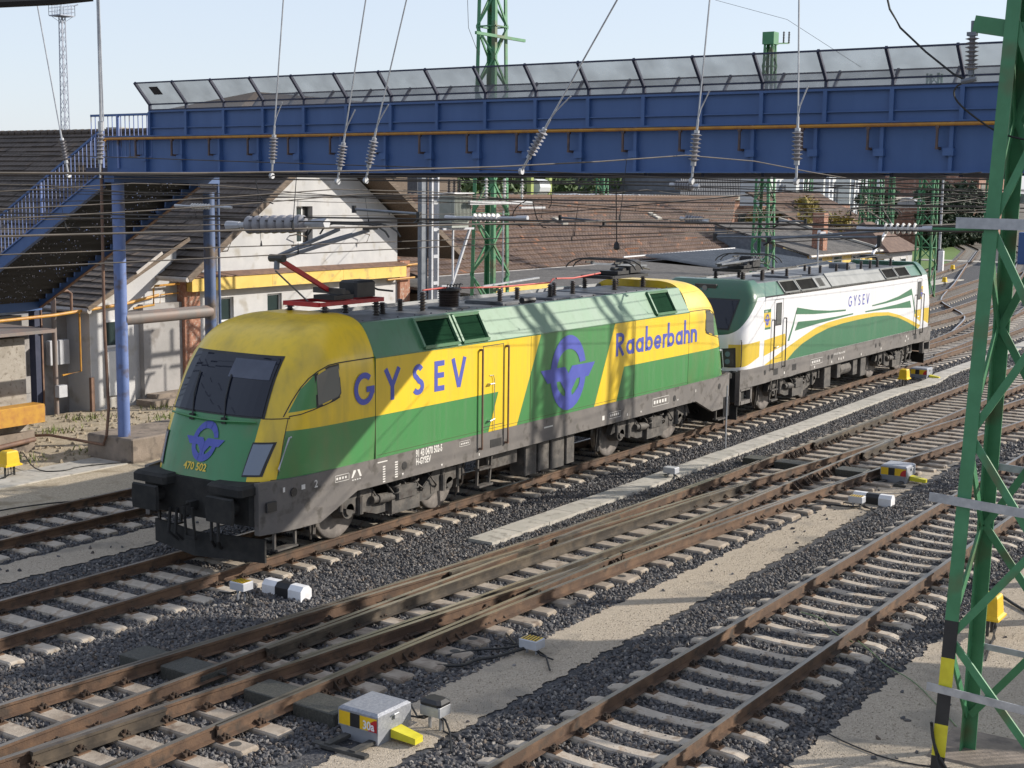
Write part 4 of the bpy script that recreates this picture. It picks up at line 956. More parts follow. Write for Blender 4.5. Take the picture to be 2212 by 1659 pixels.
        # marks on the sill
        if s < 0:
            q = MB(); y = -1.504
            put_text(q, '91 43 0470 502-5', .185, (-4.98, y, 1.345), (1, 0, 0), (0, 0, 1), .006, .62); put_text(q, 'H-GYSEV', .175, (-4.98, y, 1.195), (1, 0, 0), (0, 0, 1), .006, .66); put_text(q, '2', .18, (-7.78, y, 1.25), (1, 0, 0), (0, 0, 1), .003)
            def fr(x0, x1, z0, z1, t=.008):
                for a in ((x0, z0, x1, z0+t), (x0, z1-t, x1, z1), (x0, z0, x0+t, z1), (x1-t, z0, x1, z1)): q.box((a[0], y, a[1]), (a[2], y-.001, a[3]))
            fr(-7.25, -6.88, 1.24, 1.36); bars(q, -7.22, y-.001, 1.28, .3, .04); q.face([(-6.82, y, 1.25), (-6.78, y, 1.25), (-6.70, y, 1.35), (-6.70, y, 1.38), (-6.76, y, 1.38)]); q.face([(-6.66, y, 1.38), (-6.60, y, 1.38), (-6.54, y, 1.25), (-6.59, y, 1.25)]); bars(q, -6.80, y, 1.20, .26, .02)
            for x, z, a, b in ((-8.10, 1.27, .09, .08), (-8.55, 1.30, .05, .08), (1.9, 1.13, .10, .10), (3.05, 1.09, .03, .06), (6.6, 1.24, .03, .07), (-2.95, 1.06, .03, .05)): q.box((x, y, z), (x+a, y-.001, z+b))
            fr(2.2, 2.75, 1.12, 1.26); bars(q, 2.26, y-.001, 1.17, .44, .05, 5); fr(4.3, 5.15, 1.14, 1.34); bars(q, 4.36, y-.001, 1.20, .7, .08, 5); q.box((-.55, y, 1.28), (-.20, y-.001, 1.31))
            for i in range(7): q.box((-5.95, y, 1.30-.045*i), (-5.88, y-.001, 1.325-.045*i)); q.box((-5.60, y, 1.33-.045*i), (-5.52, y-.001, 1.355-.045*i))
            q.box((-6.1, y, 1.40), (-5.82, y-.001, 1.42)); fr(-3.60, -3.25, 1.33, 1.43, .006); bars(q, -3.56, y-.001, 1.365, .28, .03, 5)
            for x, z in ((-5.4, 1.06), (-4.2, 1.04), (3.7, 1.07), (5.6, 1.13)): q.face([(x, y-.001, z+.05), (x+.06, y-.001, z+.05), (x+.03, y-.001, z)])
            q.build('sill_marks', 'loco_white', root)
            q = MB()
            for x, z in ((-8.28, 1.26), (-5.32, 1.24), (5.45, 1.22), (8.0, 1.24)): q.cyl((x, -1.49, z), (x, -1.506, z), .075, n=18)
            q.box((-2.55, -1.49, 1.16), (-2.15, -1.506, 1.32)); q.bbox((-8.86, -1.44, 1.0), (-8.62, -1.40, 1.17), .01); q.build('socket', 'black', root)
        # end steps
        for e in (-1, 1):
            q = MB(); y0 = s*1.36
            for dx in (-8.62, -8.12): q.bar((-e*dx, y0, .62), (-e*dx, y0, .30), .05, .04)
            q.bar((-e*-8.62, y0, .32), (-e*-8.12, y0, .32), .16, .03); q.build('step', 'bogie', root)
        q = MB()
        for dx in (-2.84, -2.36): q.bar((dx, s*1.40, 1.0), (dx+.03*(1 if dx < -2.6 else -1), s*1.36, .36), .05, .04)
        for z in (.75, .40): q.bar((-2.84, s*1.38, z), (-2.36, s*1.38, z), .14, .04)
        q.build('ladder', 'bogie', root)
    # buffer beams
    for S in (-1, 1):
        q = MB(); q.loft([[(S*8.62, -1.30, .66), (S*8.62, 1.30, .66), (S*8.62, 1.30, 1.46), (S*8.62, -1.30, 1.46)], [(S*9.05, -1.22, .78), (S*9.05, 1.22, .78), (S*9.05, 1.22, 1.43), (S*9.05, -1.22, 1.43)]], cap=True); q.build('buffer_beam', 'under', root)
        buffers(root, S*8.93, S)
        q = MB()
        for s in (-1, 1): q.bbox((S*8.7 if S > 0 else -9.30, s*.875-.40 if 1 else 0, 1.30), (S*9.30 if S > 0 else -8.7, s*.875+.40, 1.47), .05)
        q.build('buffer_step', 'under', root)
    # floor and equipment under the frame
    q = MB(); q.box((-8.6, -1.38, .95), (8.6, 1.38, 1.487)); q.build('underframe', 'under', root)
    q = MB()
    for s in (-1, 1):
        for a, b, z in ((-.95, -.50, .30), (-.42, .00, .32), (.08, .62, .28), (.70, 1.05, .30)): q.bbox((a, min(s*.9, s*1.30), z), (b, max(s*.9, s*1.30), .98), .02)
        q.bbox((-2.2, min(s*.9, s*1.2), .62), (-1.1, max(s*.9, s*1.2), .98), .02)
    q.build('equipment_box', 'bogie', root)
    bogie(-4.95, 3.0, .575, root); bogie(4.95, 3.0, .575, root)
    # roof equipment
    pantograph(root, -5.5, True, 4.19); pantograph(root, 5.0, False, 4.20, False, 1)
    q = MB()
    for x, y, z0, z1, r_ in ((-3.42, .1, 3.83, 4.1, .09), (-3.08, -.2, 3.83, 4.24, .10), (-4.1, 0, 3.83, 4.08, .10), (-.42, -.25, 3.83, 4.16, .085), (.25, -.25, 3.83, 4.16, .085), (1.6, -.25, 3.83, 4.16, .085), (2.0, -.1, 3.83, 4.18, .085), (2.75, -.15, 3.83, 4.18, .085)): rib_ins(q, x, y, z0, z1, r_, 7, .045)
    rib_ins(q, -1.92, 0, 3.86, 4.20, .24, 7, .20); q.build('roof_insulator', 'ins_br', root, smooth=30)
    q = MB(); q.bbox((-2.25, -.32, 3.832), (-1.6, .32, 3.87), .02); q.bbox((-.7, -.5, 3.832), (.6, .5, 3.90), .03); q.bbox((1.2, -.6, 3.832), (3.1, .6, 3.88), .03); q.bbox((3.5, -.8, 3.832), (6.05, .8, 3.87), .03); q.bbox((-5.9, -.8, 3.832), (-3.0, .8, 3.86), .02); q.build('roof_hatch', 'roofdk', root)
    q = MB(); q.tube([(-3.08, -.2, 4.27), (-2.3, -.1, 4.27), (-1.92, 0, 4.25)], .016, 6); q.tube([(-1.92, 0, 4.24), (-.42, -.25, 4.20), (1.6, -.25, 4.20), (1.75, -.22, 4.26), (2.0, -.1, 4.26)], .020, 6); q.tube([(2.1, -.1, 4.26), (2.75, -.15, 4.24), (4.1, -.1, 4.30)], .02, 6); q.build('bus_bar', 'busred', root)
    q = MB(); q.lathe((-1.92, 0, 4.20), (-1.92, 0, 4.26), [(0, .26), (.6, .26), (1, .2)], 16)
    for i in range(5): q.tube([(-2.15+.11*i, -.1, 4.24), (-2.13+.11*i, -.12, 4.33), (-2.06+.11*i, -.12, 4.31)], .014, 5)
    q.cyl((-.55, -.9, 3.95), (-.1, -.9, 3.95), .07, n=10); q.build('roof_gear', 'black', root)
    q = MB()
    for i in range(24): q.cyl((-5.9+i*.51, -1.0, 3.9), (-5.9+i*.51, -1.0, 3.925), .02, n=6)
    q.build('roof_bolt', 'roofdk', root)
    return root
M['gril'] = mat('black_grille', (.012, .012, .012), (.02, .02, .019), .9, ns=5, spec=.05)
M['blind'] = mat('sun_blind_behind_glass', (.05, .06, .09), (.065, .075, .11), .15)
M['busred'] = mat('faded_red_bus_bar', (.50, .07, .05), (.40, .05, .04), .55, ns=4)
M['sideglass'] = mat('cab_side_glass', (.10, .105, .10), None, .12); M['sideglass'].node_tree.nodes['Principled BSDF'].inputs['Specular IOR Level'].default_value = .7
loco1()

# ---------------------------------------------------------------- white, green and yellow locomotive
def loco2():
    X0 = 17.72   # centre
    root = thing('electric_locomotive', 'white, green and yellow electric locomotive with small GYSEV lettering, coupled behind the yellow one', 'locomotive', (X0, 0, 0))
    DG = (.022, .10, .055); WH = (.70, .70, .72); YL = (.62, .44, .04)
    def lay():
        L = [(lambda n, X, Y, Z, A: N(n, 'MULTIPLY', N(n, 'GREATER_THAN', Z, 2.36), mask(n, N(n, 'ABSOLUTE', X), Z, [(7.27, 3.44), (8.15, 2.55), (8.32, 2.36), (9.5, 2.36), (9.5, 4.2), (7.27, 4.2)])), DG), (lambda n, X, Y, Z, A: N(n, 'GREATER_THAN', Z, 3.41), DG),
             (lambda n, X, Y, Z, A: N(n, 'MULTIPLY', N(n, 'LESS_THAN', A, .90), N(n, 'LESS_THAN', Z, 1.95)), (.012, .05, .028)),
             (lambda n, X, Y, Z, A: N(n, 'MULTIPLY', N(n, 'GREATER_THAN', A, 1.05), mask(n, N(n, 'ABSOLUTE', X), Z, [(7.2, 2.22), (8.3, 2.18), (8.3, 1.55), (8.0, 1.58), (7.2, 1.78)])), YL),
             (lambda n, X, Y, Z, A: N(n, 'MULTIPLY', N(n, 'LESS_THAN', A, .62), N(n, 'MULTIPLY', N(n, 'GREATER_THAN', Z, 1.95), N(n, 'LESS_THAN', Z, 2.30))), YL)]
        return paint('cab_livery_white_green', WH, L, .33, dirt_amt=.15)
    M['cab2'] = lay(); M['w2'] = paint('livery_white', WH, [], .33, dirt=(.25, .24, .22), dirt_amt=.15); M['g2'] = paint('livery_dark_green', (.035, .15, .075), [], .38, dirt_amt=.1); M['y2'] = paint('livery_ochre', YL, [], .38, dirt_amt=.1)
    M['fgrey'] = mat('roof_panel_grey', (.16, .165, .16), (.215, .22, .215), .5, ns=2); M['lg2'] = paint('hood_green', (.03, .12, .07), [], .35, dirt_amt=.1)
    prof = [(z, x, w_) for z, x, w_ in curve_prof([(1.45, -8.33, 1.48), (2.0, -8.32, 1.49), (2.45, -8.28, 1.495), (3.0, -8.0, 1.49), (3.4, -7.78, 1.47), (3.6, -7.66, 1.36), (3.78, -7.48, 1.22), (3.86, -7.36, 1.12)], 3)]
    for S, fl in ((-1, False), (1, True)):
        o, P, xf, yf = cab_shell(prof, -7.2, -6.9, 1.49, 5.0, root, 'cab', 'cab2', flip=fl, cx=X0)
        SS = -1 if fl else 1
        g = MB(); patch_mb(g, front_patch(xf, [(-1.12, 3.38), (1.12, 3.38), (1.02, 2.56), (-1.02, 2.56)], .008, 12, 6, fl, X0), 1); patch_mb(g, front_patch(xf, [(-1.08, 3.34), (1.08, 3.34), (.98, 2.60), (-.98, 2.60)], .014, 12, 6, fl, X0), 0); g.build('windscreen', ['glass', 'black'], root)
        for s in (-1, 1):
            g = MB(); patch_mb(g, front_patch(xf, [(s*.86, 2.06), (s*1.24, 2.10), (s*1.26, 1.56), (s*.86, 1.56)], .010, 5, 4, fl, X0), 1); patch_mb(g, front_patch(xf, [(s*.90, 2.02), (s*1.20, 2.05), (s*1.21, 1.60), (s*.90, 1.60)], .018, 5, 4, fl, X0), 2)
            for zz in (1.72, 1.92):
                c = Vector((SS*(xf(s*1.05, zz)-.02)+X0, SS*s*1.05, zz)); g.cyl(c, c+Vector((-SS*.012, 0, 0)), .075, n=14, mi=0)
            g.build('headlight', ['lamp', 'black', 'dksteel'], root)
            g = MB(); g.tube([(SS*(xf(s*1.34, 2.35)-.01)+X0, SS*s*1.36, 2.30), (SS*(xf(s*1.36, 2.3)-.07)+X0, SS*s*1.40, 2.26), (SS*(xf(s*1.36, 1.6)-.07)+X0, SS*s*1.40, 1.62), (SS*xf(s*1.34, 1.55)+X0, SS*s*1.36, 1.58)], .016, 6); g.build('grab_rail', 'dksteel', root)
        g = MB(); g.bbox((min(X0+SS*(xf(0, 3.65)-.02), X0+SS*(xf(0, 3.65)+.1)), -.33, 3.52), (max(X0+SS*(xf(0, 3.65)-.02), X0+SS*(xf(0, 3.65)+.1)), .33, 3.74), .01); c = Vector((X0+SS*(xf(0, 3.62)-.03), 0, 3.63)); g.cyl(c, c+Vector((-SS*.012, 0, 0)), .08, n=14, mi=1); g.build('top_light', ['dksteel', 'lamp'], root)
        if not fl:
            vs, fs = text_mesh('471 006', .17, .003, .95); e = MB(); e.mesh([(X0+xf(.30-a, 2.05+b)-.012, .30-a, 2.05+b) for a, b in vs], fs); e.build('front_number', 'black', root)
    sec = [(-1.49, 1.5), (-1.49, 3.38), (-1.42, 3.42), (-1.16, 3.76), (-1.10, 3.78), (-1.08, 3.72), (1.08, 3.72), (1.10, 3.78), (1.16, 3.76), (1.42, 3.42), (1.49, 3.38), (1.49, 1.5)]
    mb = MB(); r0 = [(X0-6.9, y, z) for y, z in sec]; r1 = [(X0+6.9, y, z) for y, z in sec]; n_ = len(sec); mm = [0, 3, 1, 1, 2, 2, 2, 1, 1, 3, 0, 3]
    for i in range(n_): j = (i+1) % n_; mb.face([r0[i], r1[i], r1[j], r0[j]], mm[i])
    mb.face(r0[::-1], 0); mb.face(r1, 0); body = mb.build('body', ['w2', 'fgrey', 'roofdk', 'under'], root)
    def poly(pts, dy=.0025): return [(x, -1.49-dy, z) for x, z in pts]
    lo = [(12.48, 1.505), (13.0, 1.72), (13.6, 1.89), (14.6, 2.07), (15.6, 2.19), (16.8, 2.25), (18.2, 2.27), (19.7, 2.27), (21.1, 2.21), (22.2, 2.05), (23.2, 1.83), (24.2, 1.57), (24.4, 1.505)]
    hi = [(10.85, 1.505), (11.6, 1.68), (12.5, 1.88), (13.6, 2.10), (14.6, 2.28), (15.6, 2.37), (16.8, 2.41), (18.2, 2.42), (19.7, 2.40), (21.1, 2.32), (22.3, 2.14), (23.6, 1.86), (24.62, 1.62)]
    def livery(S):
        q = MB(); q.face(poly(lo)); q2 = MB()
        for i in range(len(lo)-1): q2.face(poly([lo[i], lo[i+1], hi[i+1], hi[i]], .003))
        for i in range(0): pass
        w1 = [(10.82, 2.21), (12.28, 2.29), (12.36, 1.97), (11.5, 1.87), (10.82, 1.77)]; q2.face(poly(w1, .0035)); q2.face(poly([(23.9, 2.2), (24.62, 2.2), (24.62, 1.75), (23.9, 1.98)], .0035))
        g = MB()
        def band(a, b):
            for i in range(len(a)-1): g.face(poly([a[i], a[i+1], b[i+1], b[i]], .0036))
        band([(13.10, 2.98), (14.4, 2.82), (15.7, 2.72), (17.06, 2.67)], [(12.99, 2.79), (14.4, 2.70), (15.7, 2.655), (17.06, 2.62)])
        band([(13.10, 2.98), (12.80, 2.5), (12.47, 2.05)], [(13.02, 2.76), (12.87, 2.44), (12.60, 2.05)])
        band([(13.19, 2.56), (14.6, 2.51), (16.2, 2.50), (17.73, 2.51)], [(12.98, 2.31), (14.6, 2.385), (16.2, 2.43), (17.73, 2.47)])
        band([(19.47, 2.655), (20.8, 2.70), (22.1, 2.80), (23.44, 2.995)], [(19.47, 2.615), (20.8, 2.635), (22.1, 2.68), (23.52, 2.77)])
        band([(23.44, 2.99), (23.75, 2.55), (24.04, 2.07)], [(23.52, 2.77), (23.68, 2.50), (23.92, 2.07)])
        band([(18.84, 2.50), (20.4, 2.51), (21.9, 2.53), (23.34, 2.58)], [(18.84, 2.46), (20.4, 2.44), (21.9, 2.40), (23.50, 2.32)])
        t_ = MB(); letters(t_, 'GYSEV', [17.27, 17.72, 18.14, 18.54, 18.88], 2.73, .335, .14, -1.494, 1.0)
        sg = MB(); sg.box((11.02-.28, -1.49, 2.56), (11.22, -1.494, 2.97), 0); sg.box((11.02-.28, -1.49, 2.97), (11.22, -1.494, 3.06), 1); sg.box((11.02-.28, -1.49, 2.50), (11.22, -1.494, 2.56), 1)
        e = MB(); emblem(e, (10.98, -1.4955, 2.77), (.19, 0, 0), (0, 0, .16)); put_text(sg, 'GYSEV', .06, (10.82, -1.4955, 2.985), (1, 0, 0), (0, 0, 1), .002, 1., 2)
        sr = MB(); sr.box((24.45, -1.49, 2.56), (24.72, -1.494, 3.02), 0); emblem(e, (24.585, -1.4955, 2.78), (.12, 0, 0), (0, 0, .15))
        for nm, qq, mm_ in (('green_panel', q, 'g2'), ('ochre_band', q2, 'y2'), ('green_stripe', g, 'g2'), ('lettering', t_, 'lb'), ('company_sign', sg, ['y2', 'g2', 'loco_white']), ('company_sign', sr, 'y2'), ('emblem', e, 'lb')):
            if S > 0: qq.v = [(2*X0-a, -b, c) for a, b, c in qq.v]
            qq.build(nm, mm_, body)
    livery(-1); livery(1)
    for s in (-1, 1):
        for xa, xb in ((11.46, 12.08), (24.02, 24.58)):
            if s > 0: xa, xb = 2*X0-xb, 2*X0-xa
            y = s*1.49; d = MB()
            for a in (xa, xb-.012): d.box((a, y, 1.62), (a+.012, y+s*.005, 3.30), 0)
            d.box((xa, y, 3.29), (xb, y+s*.005, 3.302), 0); d.box((xa, y, 1.62), (xb, y+s*.005, 1.63), 0)
            xm = (xa+xb)/2; d.bbox((xm-.20, min(y, y+s*.008), 2.56), (xm+.20, max(y, y+s*.008), 3.20), .002, 0); d.box((xm-.16, y, 2.61), (xm+.16, y+s*.011, 3.15), 1); dd = d.build('door', ['black', 'sideglass'], body)
            h = MB()
            for a in (xa-.11, xb+.11): h.cyl((a, y+s*.07, 1.35), (a, y+s*.07, 2.75), .018, n=8); h.bar((a, y, 1.36), (a, y+s*.07, 1.36), .03); h.bar((a, y, 2.74), (a, y+s*.07, 2.74), .03)
            h.build('hand_rail', 'dksteel', body)
            h = MB(); h.tube([(xm-.2, y, 1.95), (xm-.2, y+s*.05, 1.95), (xm-.05, y+s*.05, 1.97)], .014, 6); h.build('handle', 'galv', dd)
        def sl(x, t, off): return (x, s*(1.42-.26*t+off*.8), 3.42+.34*t+off*.6)
        for a, b in ((10.815, 12.25), (23.55, 24.625)):
            g = MB(); g.face([sl(a, -.02, .004), sl(b, -.02, .004), sl(b, 1.0, .004), sl(a, 1.0, .004)]); g.build('hood_panel', 'lg2', body)
        for a, b in ((11.35+.95, 13.4), (13.5, 14.85), (20.9, 22.1), (22.2, 23.4)):
            if s > 0: a, b = 2*X0-b, 2*X0-a
            g = MB(); g.face([sl(a, .12, .012), sl(b, .12, .012), sl(b, .9, .012), sl(a, .9, .012)], 0)
            for p_, q_ in ((sl(a, .06, .02), sl(b, .06, .02)), (sl(b, .06, .02), sl(b, .95, .02)), (sl(b, .95, .02), sl(a, .95, .02)), (sl(a, .95, .02), sl(a, .06, .02))): g.bar(p_, q_, .05, .04, 1)
            g.build('air_grille', ['gril', 'fgrey'], body)
        for a, b in ((15.1, 15.55), (16.15, 16.6)):
            if s > 0: a, b = 2*X0-b, 2*X0-a
            g = MB()
            for k in range(8): g.face([sl(a, .2+.085*k, .012), sl(b, .2+.085*k, .012), sl(b, .25+.085*k, .012), sl(a, .25+.085*k, .012)])
            g.build('louvre', 'gril', body)
        a, b = (15.95, 19.4) if s < 0 else (2*X0-19.4, 2*X0-15.95)
        g = MB(); g.loft([[sl(a, .02, .03), sl(b, .02, .03), sl(b, 1.15, .03), sl(a, 1.15, .03)], [sl(a, .02, -.02), sl(b, .02, -.02), sl(b, 1.15, -.02), sl(a, 1.15, -.02)]], cap=True); g.build('roof_panel', 'fgrey', body)
        g = MB(); g.bar((X0-5.2, s*1.47, 3.405), (X0+6.3, s*1.47, 3.405), .05, .05)
        for i in range(70): g.cyl((X0-5.1+i*.163, s*1.50, 3.405), (X0-5.1+i*.163, s*1.515, 3.405), .018, n=6)
        g.build('bolted_edge', 'dksteel', body)
        pr_x = [-8.3, -7.9, -6.7, -6.2, -4.9, -4.4, 4.4, 4.9, 6.2, 6.7, 7.9, 8.3]; zb = [.98, 1.0, 1.0, 1.02, 1.0, 1.02, 1.02, 1.0, 1.02, 1.0, 1.0, .98]
        q = MB(); q.loft([[(X0+x, s*(1.49 if abs(x) < 8 else 1.44), z), (X0+x, s*(1.49 if abs(x) < 8 else 1.44), 1.498), (X0+x, s*1.36, 1.498), (X0+x, s*1.36, z)] for x, z in zip(pr_x, zb)], cap=True); q.build('side_sill', 'sill', root)
        if s < 0:
            q = MB(); y = -1.4935; put_text(q, '91 55 0471 006-6 H-GYSEV', .085, (16.2, y, 1.30), (1, 0, 0), (0, 0, 1), .002, 1.)
            for x0, x1, z0, z1 in ((14.3, 15.25, 1.17, 1.34),):
                for a in ((x0, z0, x1, z0+.008), (x0, z1-.008, x1, z1), (x0, z0, x0+.008, z1), (x1-.008, z0, x1, z1)): q.box((a[0], y, a[1]), (a[2], y-.001, a[3]))
            bars(q, 14.4, y-.001, 1.22, .7, .07, 5)
            for x, z in ((14.6, 1.06), (16.0, 1.08), (16.6, 1.12), (16.8, 1.10), (17.0, 1.12), (18.6, 1.08), (20.5, 1.1), (23, 1.15), (23.1, 1.3), (23.3, 1.2), (12.3, 1.12)): q.box((x, y, z), (x+.06, y-.001, z+.07))
            q.build('sill_marks', 'loco_white', root)
            q = MB()
            for x, z in ((10.95, 1.30), (15.75, 1.28), (16.05, 1.28), (20.0, 1.28), (20.4, 1.28), (24.6, 1.35)): q.cyl((x, -1.485, z), (x, -1.496, z), .07, n=16)
            for x in (11.7, 13.05, 24.1): q.bbox((x-.15, -1.496, 1.16), (x+.15, -1.485, 1.34), .003)
            q.build('socket', 'black', root)
        for e in (-1, 1):
            q = MB(); x0 = X0+e*7.9; y0, y1 = (s*1.30, s*1.44)
            for dx in (-.36, .36): q.box((x0+dx-.05, min(y0, y1), .55), (x0+dx+.05, max(y0, y1), 1.45))
            for z in (.55, .92, 1.32): q.box((x0-.36, min(y0, y1), z), (x0+.36, max(y0, y1), z+.10))
            q.build('step', 'sill', root)
            q = MB(); xa = X0+e*5.95
            for dx in (-.22, .22): q.bar((xa+dx, s*1.42, 1.0), (xa+dx, s*1.38, .38), .04, .04)
            for z in (.72, .42): q.bar((xa-.22, s*1.40, z), (xa+.22, s*1.40, z), .12, .04)
            q.build('ladder', 'bogie', root)
    for S in (-1, 1):
        q = MB(); xa, xb = sorted((X0+S*7.6, X0+S*8.30)); q.bbox((xa, -1.30, .62), (xb, 1.30, 1.47), .04); q.build('buffer_beam', 'under', root); buffers(root, X0+S*8.3, S)
    q = MB(); q.box((X0-7.8, -1.35, .95), (X0+7.8, 1.35, 1.495)); q.build('underframe', 'under', root)
    q = MB()
    for s in (-1, 1):
        for a, b, z in ((15.9, 16.45, .30), (19.1, 19.6, .34), (17.0, 17.3, .5), (18.4, 18.8, .45)): q.bbox((a, min(s*.9, s*1.32), z), (b, max(s*.9, s*1.32), .98), .02)
        q.cyl((17.4, s*1.1, .7), (18.3, s*1.1, .7), .2, n=14)
    q.build('equipment_box', 'bogie', root)
    bogie(13.98, 2.98, .60, root, 2); bogie(22.9, 2.85, .60, root, 2)
    pantograph(root, 12.35, False, 4.06, False, -1); 
    # raised rear pantograph
    q = MB(); xb = 24.2-.6
    for s in (-1, 1): q.bar((xb-.8, s*.4, 4.02), (xb+.8, s*.4, 4.02), .07, .08)
    q.box((xb-.5, -.3, 4.02), (xb+.5, .3, 4.12)); q.build('pantograph_frame', 'black', root)
    q = MB(); q.bar((xb-.1, 0, 4.15), (xb+1.7, 0, 5.15), .08, .09); q.build('lower_arm', 'white', root)
    q = MB()
    for s in (-.06, .06): q.bar((xb+1.7, s, 5.15), (xb-.1, s*5, 5.72), .05, .05)
    for dx in (-.15, .15): q.tube([(xb-.1+dx, y, 5.78+z) for y, z in ((-.95, -.2), (-.8, -.05), (-.5, 0), (.5, 0), (.8, -.05), (.95, -.2))], .018, 6)
    q.build('upper_arm', 'dksteel', root)
    q = MB()
    for x, y in ((14.6, -.5), (15.4, .3), (16.4, -.5), (17.3, -.5), (18.0, .3), (18.7, -.5), (19.7, -.5), (21.0, -.5), (21.9, -.5), (11.7, -.4), (13.0, -.4), (xb-.7, -.4), (xb+.7, -.4)): rib_ins(q, x, y, 3.72, 4.0, .07, 5, .04)
    q.build('roof_insulator', 'ins_br', root, smooth=30)
    q = MB(); q.bar((13.2, -.5, 4.03), (15.3, -.5, 4.03), .05, .05); q.tube([(15.3, -.5, 4.05), (18, -.5, 4.12), (20.5, -.5, 4.1), (22, -.5, 4.12), (23, -.4, 4.1)], .018, 6); q.tube([(12.8, .3, 4.2), (13.2, .1, 4.3), (13.5, -.2, 4.25), (13.6, -.45, 4.03)], .015, 5); q.build('bus_bar', 'dksteel', root)
    q = MB(); q.bbox((14.5, -.6, 3.725), (15.6, .6, 3.78), .02); q.bbox((16.2, -.9, 3.725), (20.2, .9, 3.76), .02); q.bbox((20.6, -.2, 3.725), (21.4, .5, 3.92), .04); q.build('roof_hatch', 'roofdk', root)
    return root
loco2()
# ================================================================== FOOTBRIDGE
BX, BW = -3.1, 3.1                    # front and rear girder planes (x), skewed slightly
bd = Vector((.0318, -.9995, .0045)).normalized()      # along the bridge towards the right of the picture
O_ = Vector((BX, 7.45, 0))
def bp(s, z, dx=0.): return O_+bd*s+Vector((dx, 0, z))
def rise(s): return .0
bridge = thing('footbridge', 'long dark blue steel footbridge with mesh screens crossing over the tracks', 'footbridge', (BX, 7.4, 6.5))
LEN = 19.45; ZB, ZM, ZT = 6.55, 7.36, 7.89
for side in (0, 1):
    dx = 0 if side == 0 else BW; sg = -1 if side == 0 else 1
    mb = MB()
    def slab(s0, s1, z0, z1, d0, d1, mi=0):
        a, b = sorted((d0, d1)); q = [bp(s0, z0, a), bp(s1, z0, a), bp(s1, z0, b), bp(s0, z0, b), bp(s0, z1, a), bp(s1, z1, a), bp(s1, z1, b), bp(s0, z1, b)]
        mb.mesh(q, [(0, 3, 2, 1), (4, 5, 6, 7), (0, 1, 5, 4), (1, 2, 6, 5), (2, 3, 7, 6), (3, 0, 4, 7)], mi)
    slab(-1.45, LEN, ZB, ZM, dx, dx+.012); slab(0, LEN, ZM, ZT, dx+sg*.0, dx+sg*.0+.012)
    slab(-1.45, LEN, ZB-.012, ZB+.014, dx-.16, dx+.16, 0); slab(-1.45, LEN, ZM-.012, ZM+.014, dx+sg*.10, dx+.01); slab(0, LEN, ZT-.01, ZT+.03, dx+sg*.07, dx+.03); slab(0, LEN, ZT-.36, ZT-.34, dx+sg*.05, dx+.01)
    for i in range(18):
        s = i*1.122
        slab(s-.035, s+.035, ZM, ZT+.0, dx+sg*.075, dx)
        slab(s-.16, s-.10, ZB, ZM-.01, dx+sg*.09, dx)
        if side == 0: slab(s-.25, s-.08, ZB+.26, ZB+.38, dx+sg*.12, dx)
    mb.build('girder', 'blue', bridge)
    # screens
    for i in range(18):
        s = i*1.122
        mb = MB(); 
        mb.bar(bp(s, ZT, dx+sg*.03), bp(s, ZT+.17, dx+sg*.03), .05, .06); mb.bar(bp(s, ZT+.16, dx+sg*.03), bp(s, ZT+.62, dx+sg*.46), .045, .06); mb.build('screen_post', 'blue_dk', bridge)
        if i < 17:
            q = MB(); a = s+.03; b = s+1.092
            q.face([bp(a, ZT+.05, dx+sg*.03), bp(b, ZT+.05, dx+sg*.03), bp(b, ZT+.17, dx+sg*.03), bp(a, ZT+.17, dx+sg*.03)]); q.face([bp(a, ZT+.17, dx+sg*.03), bp(b, ZT+.17, dx+sg*.03), bp(b, ZT+.60, dx+sg*.44), bp(a, ZT+.60, dx+sg*.44)])
            q.build('mesh_panel', 'black', bridge)
    for z, d in ((ZT+.045, .03), (ZT+.17, .03), (ZT+.61, .45)):
        MB().bar(bp(0, z, dx+sg*d), bp(LEN, z, dx+sg*d), .03, .03).build('screen_rail', 'blue_dk', bridge)
# deck
mb = MB(); q = [bp(-2.2, ZB+.02, .02), bp(LEN, ZB+.02, .02), bp(LEN, ZB+.02, BW-.02), bp(-2.2, ZB+.02, BW-.02)]; mb.loft([q, [p+Vector((0, 0, .09)) for p in q]], cap=True)
for i in range(18): a = bp(i*1.122, ZB-.0, 0); mb.bar(bp(i*1.122, ZB-.03, .1), bp(i*1.122, ZB-.03, BW-.1), .06, .09)
mb.build('deck', 'blue_dk', bridge)
mb = MB(); mb.face([bp(.35, ZT+.36, -.22), bp(.62, ZT+.36, -.22), bp(.62, ZT+.52, -.39), bp(.35, ZT+.52, -.39)]); 
q = mb.build('patch', 'black', bridge)
